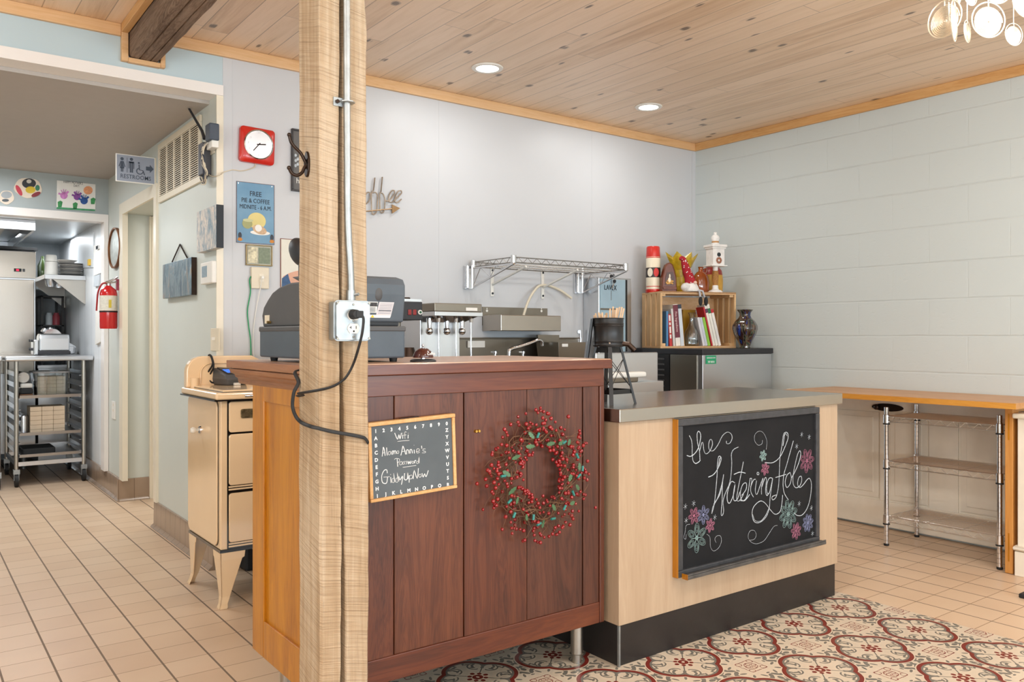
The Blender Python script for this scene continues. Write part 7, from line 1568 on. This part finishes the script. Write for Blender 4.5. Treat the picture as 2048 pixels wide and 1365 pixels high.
# wall shelf with crockery
yS_ = 7.757; zS = PX(172, 552, 1.279).z; xL = .976
t = thing('kitchen_wall_shelf', 'white edged steel wall shelf on triangular brackets, plates and bowls on it', 'shelf', (1.28, 8.4, zS-.25))
s = MB(); s.box(xL, 1.279, yS_, 9.1, zS-.004, zS+.0); s.box(xL, 1.279, yS_, yS_+.004, zS-.038, zS); s.box(xL-.004, xL, yS_, 9.1, zS-.035, zS); s.build('shelf_board', M['steel_light'], t, bev=.003)
for y in (yS_+.02, 8.85): s = MB(); s.prism([(0, 0), (-.28, 0), (-.03, -.215), (0, -.235)], (1.279, y, zS-.006), (1, 0, 0), (0, 0, 1), (0, .004, 0)); s.build('bracket', M['steelz'], t)
def plate_stack(cx, cy, r, n, z0, word, cat, h=.013):
    for k in range(n):
        s = MB(); z = z0+k*h; s.lathe([(0, z), (r*.55, z), (r*.6, z+.002), (r, z+h-.001), (r*1.0, z+h-.0002), (r*.55, z+.004), (0, z+.004)], cx, cy, 28)
        lab = 'grey-rimmed plate in the stack on the kitchen shelf'
        tag(s.build('plate', M['white_plastic'] if k % 2 else M['grey_tub'], smooth=50, loc=(cx, cy, z)), lab, 'plate', 'plates stacked on the kitchen shelf')
p = PY(142, 548, yS_+.13); plate_stack(p.x, yS_+.15, .105, 7, zS+.0006, '', 'plate', .0155)
s = MB(); z = zS+.0006+7*.0155; cx = PY(122, 530, yS_+.15).x; s.lathe([(0, z), (.05, z), (.085, z+.026), (.083, z+.027), (.05, z+.004), (0, z+.004)], cx+.04, yS_+.15, 28); tag(s.build('shallow_bowl', M['white_plastic'], smooth=50, loc=(cx+.04, yS_+.15, z)), 'shallow white bowl on top of the plate stack', 'bowl')
cx = PY(101, 548, yS_+.14).x; 
for k in range(2):
    s = MB(); z = zS+.0006+k*.115; s.lathe([(0, z), (.052, z), (.047+.0*k, z+.11), (.040, z+.113), (0, z+.113)] if k == 0 else [(0, z), (.046, z), (.04, z+.05), (.036, z+.054), (0, z+.054)], cx, yS_+.10, 28); tag(s.build('cup_stack', M['white_plastic'], smooth=40, loc=(cx, yS_+.1, z)), ('tall' if k == 0 else 'upper short')+' upturned stack of white cups at the left end of the kitchen shelf', 'cups')
# oil bottle at the back of the shelf
p = PD(80, 540, 8.0); bx_, by_ = 1.05, 8.5
s = MB(); z = zS+.001; s.lathe([(0, z), (.04, z), (.042, z+.01), (.042, z+.12), (.016, z+.18), (.014, z+.21), (0, z+.212)], bx_, by_, 20)
tag(s.build('olive_oil_bottle', plain('green bottle glass', '#2c3a18', .1, var=.1, coat=.4), smooth=50, loc=(bx_, by_, z)), 'dark green bottle on the kitchen shelf behind the white cups', 'bottle')
for k, (x, y) in enumerate(((1.05, 8.0), (1.13, 8.12), (1.21, 8.0))):
    z = zS-.006; s = MB(); s.lathe([(.0, z-.085), (.03, z-.085), (.042, z-.06), (.046, z-.012), (.043, z-.012), (.038, z-.06), (.0, z-.08)], x, y, 20)
    s.tube([(x, y, z), (x-.01, y, z-.01), (x-.03, y, z-.014)], .003, 5)
    tag(s.build('hanging_cup', M['steel_light'], smooth=40, loc=(x, y, z)), ['leftmost', 'middle', 'rightmost'][k]+' of the three cups hanging under the kitchen shelf', 'cup', 'cups hanging under the kitchen shelf')
# papers and board on the right wall
for nm, lab, cat, pts, mtt in (('order_sheets', 'sheets of paper held by a clip on the kitchen wall by the opening', 'papers', ((187, 492), (205, 488), (204, 545), (187, 552)), M['paper']), ('lower_sheets', 'grey papers hanging just below the clipped sheets', 'papers', ((188, 552), (199, 549), (197, 572), (187, 574)), plain('grey sheets', '#c5cbd0', .6)), ('long_towel', 'long white cloth hanging low on the kitchen wall behind the extinguisher', 'towel', ((191, 600), (203, 600), (200, 684), (190, 690)), M['paper']), ('white_board', 'white framed notice board on the kitchen wall', 'notice board', ((150, 475), (184, 465), (183, 535), (150, 537)), plain('board white', '#dfe4e8', .4, var=.02))):
    P0 = [PX(u, v, 1.262) for u, v in pts]; t = thing(nm, lab, cat, (1.279, (P0[0].y+P0[1].y)/2, P0[2].z)); s = MB(); d_ = .016 if 'board' not in nm else .008
    s.loft([[Vector((1.279-d_, p.y, p.z)) for p in P0], [Vector((1.2795, p.y, p.z)) for p in P0]]); s.build('sheet', mtt, t)
    if nm == 'order_sheets': s = MB(); q = PX(194, 495, 1.25); s.box(1.25, 1.263, q.y-.04, q.y+.05, q.z-.015, q.z+.012); s.build('clip', M['chrome'], t)
    if nm == 'white_board': s = MB(); q = PX(178, 524, 1.262); s.box(1.255, 1.27, q.y-.03, q.y+.03, q.z-.03, q.z+.02); s.build('yellow_tag', plain('yellow tag', '#e4b93c', .5), t)
# oven with digital band, hood, wire rack with jars behind
OY = 8.35; A, B, C = PY(72, 504, OY), PY(72, 558, OY), PY(70, 705, OY)
t = thing('oven', 'large stainless oven with a red digital display, at the left of the kitchen', 'oven', (.3, OY+.4, 0))
s = MB(); s.box(-.6, A.x, OY+.02, OY+.8, .15, A.z); s.build('body', M['steel_light'], t, bev=.004)
s = MB(); s.box(-.6, A.x, OY, OY+.02, B.z, A.z); s.build('control_band', M['steel'], t, bev=.004)
s = MB(); s.box(-.55, A.x-.015, OY-.01, OY+.02, .85, B.z-.012); s.build('door', M['steel'], t, bev=.004)
s = MB(); s.box(-.6, A.x+.01, OY-.02, OY+.1, A.z+.01, A.z+.035); s.build('top_gap', M['black_rubber'], t)
a, b1 = PY(28, 537, OY-.001), PY(43, 544, OY-.001); s = MB(); s.box(a.x, b1.x, OY-.004, OY, b1.z, a.z); ds = s.build('display', M['black_rubber'], t); bx((a.x*.7+b1.x*.3), (a.x*.35+b1.x*.65), OY-.0045, OY-.004, b1.z*.75+a.z*.25, b1.z*.25+a.z*.75).build('red_digits', plain('red led', '#ff2040', .4, emit=2, var=0), ds)
a, b1 = PY(45, 538, OY-.001), PY(50, 544, OY-.001); s = MB(); s.box(a.x, b1.x, OY-.005, OY, b1.z, a.z); s.build('button', M['dark_grey_plastic'], t)
for x in (-.5, A.x-.08): s = MB(); s.cyl((x, OY+.1, 0), (x, OY+.1, .15), .02, seg=10); s.build('leg', M['galv'], t)
t = thing('extractor_hood', 'shallow stainless extractor hood with sloping filters, some white in place of reflections, under the kitchen ceiling', 'hood', (.1, 8.2, 2.0))
s = MB(); s.box(-1.1, .86, 7.35, 7.37, 1.995, 2.074); s.box(-1.1, .86, 9.16, 9.18, 1.995, 2.074); s.box(.84, .86, 7.37, 9.16, 1.995, 2.074); s.box(-1.1, -1.08, 7.37, 9.16, 1.995, 2.074); s.build('canopy', M['steel_light'], t, bev=.002)
for k in range(5): s = MB(); x = -.9+k*.34; s.loft([[(x, 7.5, 2.07), (x+.24, 7.5, 2.07), (x+.24, 8.6, 2.01), (x, 8.6, 2.01)], [(x, 7.5, 2.073), (x+.24, 7.5, 2.073), (x+.24, 8.6, 2.013), (x, 8.6, 2.013)]]); s.build('filter', M['white_plastic'] if k in (2, 4) else M['steel_light'], t)  # two filters coloured white to stand in for bright reflections under the hood
t = thing('black_wire_rack', 'black metal rack with small jars behind the toaster, right of the oven', 'rack', (1.15, 8.9, .91))
tw = thing('far_worktop', 'stainless cupboard with worktop at the far kitchen wall, carrying the black rack', 'worktop', (1.14, 8.9, 0)); s = MB(); s.box(1.03, 1.26, 8.62, 9.17, 0, .88); s.build('cupboard', M['steel_light'], tw); s = MB(); s.box(1.02, 1.265, 8.6, 9.18, .88, .91); s.build('worktop', M['steel_light'], tw, bev=.003)
rx0, rx1 = 1.07, 1.24
for x in (rx0, rx1):
    for y in (8.70, 9.08): s = MB(); s.box(x-.01, x+.01, y, y+.02, .91, 1.55); s.build('upright', M['black_metal'], t)
for z in (1.02, 1.28, 1.55): s = MB(); s.box(rx0-.01, rx1+.01, 8.70, 9.10, z-.012, z); s.build('rack_shelf', M['black_metal'], t)
for k, (x, z, c_, l_) in enumerate(((1.13, 1.02, '#d9c64a', 'yellow topped jar on the lower shelf of the black rack'), (1.20, 1.02, '#e7e4e4', 'white jar on the lower shelf of the black rack'), (1.14, 1.28, '#dfe6ea', 'pale carton on the middle shelf of the black rack'), (1.20, 1.28, '#b8505a', 'red lidded jar on the middle shelf of the black rack'))):
    s = MB(); s.lathe([(0, z), (.03, z), (.03, z+.09), (.022, z+.1), (.022, z+.115), (0, z+.116)], x, 8.8, 16); tag(s.build('jar', plain('jar '+c_, c_, .4), smooth=40, loc=(x, 8.8, z)), l_, 'jar')
# slicer behind the toaster
p = PD(100, 655, 7.1); t = thing('food_slicer', 'angled steel food slicer standing behind the toaster', 'slicer', (1.12, 8.08, ZK))
s = MB(Matrix.Translation((1.12, 8.08, ZK+.13)) @ Matrix.Rotation(.6, 4, 'Y')); s.box(-.15, .15, -.06, .06, -.02, .02); s.box(-.12, .05, -.05, .05, .02, .05); s.build('carriage', M['steel_light'], t, bev=.01)
s = MB(); s.box(1.0, 1.24, 8.0, 8.16, ZK, ZK+.07); s.build('base', M['steel_light'], t, bev=.02)
s = MB(); s.cyl((1.06, 8.0, ZK+.15), (1.06, 7.98, ZK+.15), .07, seg=24); s.build('blade', M['chrome'], t)
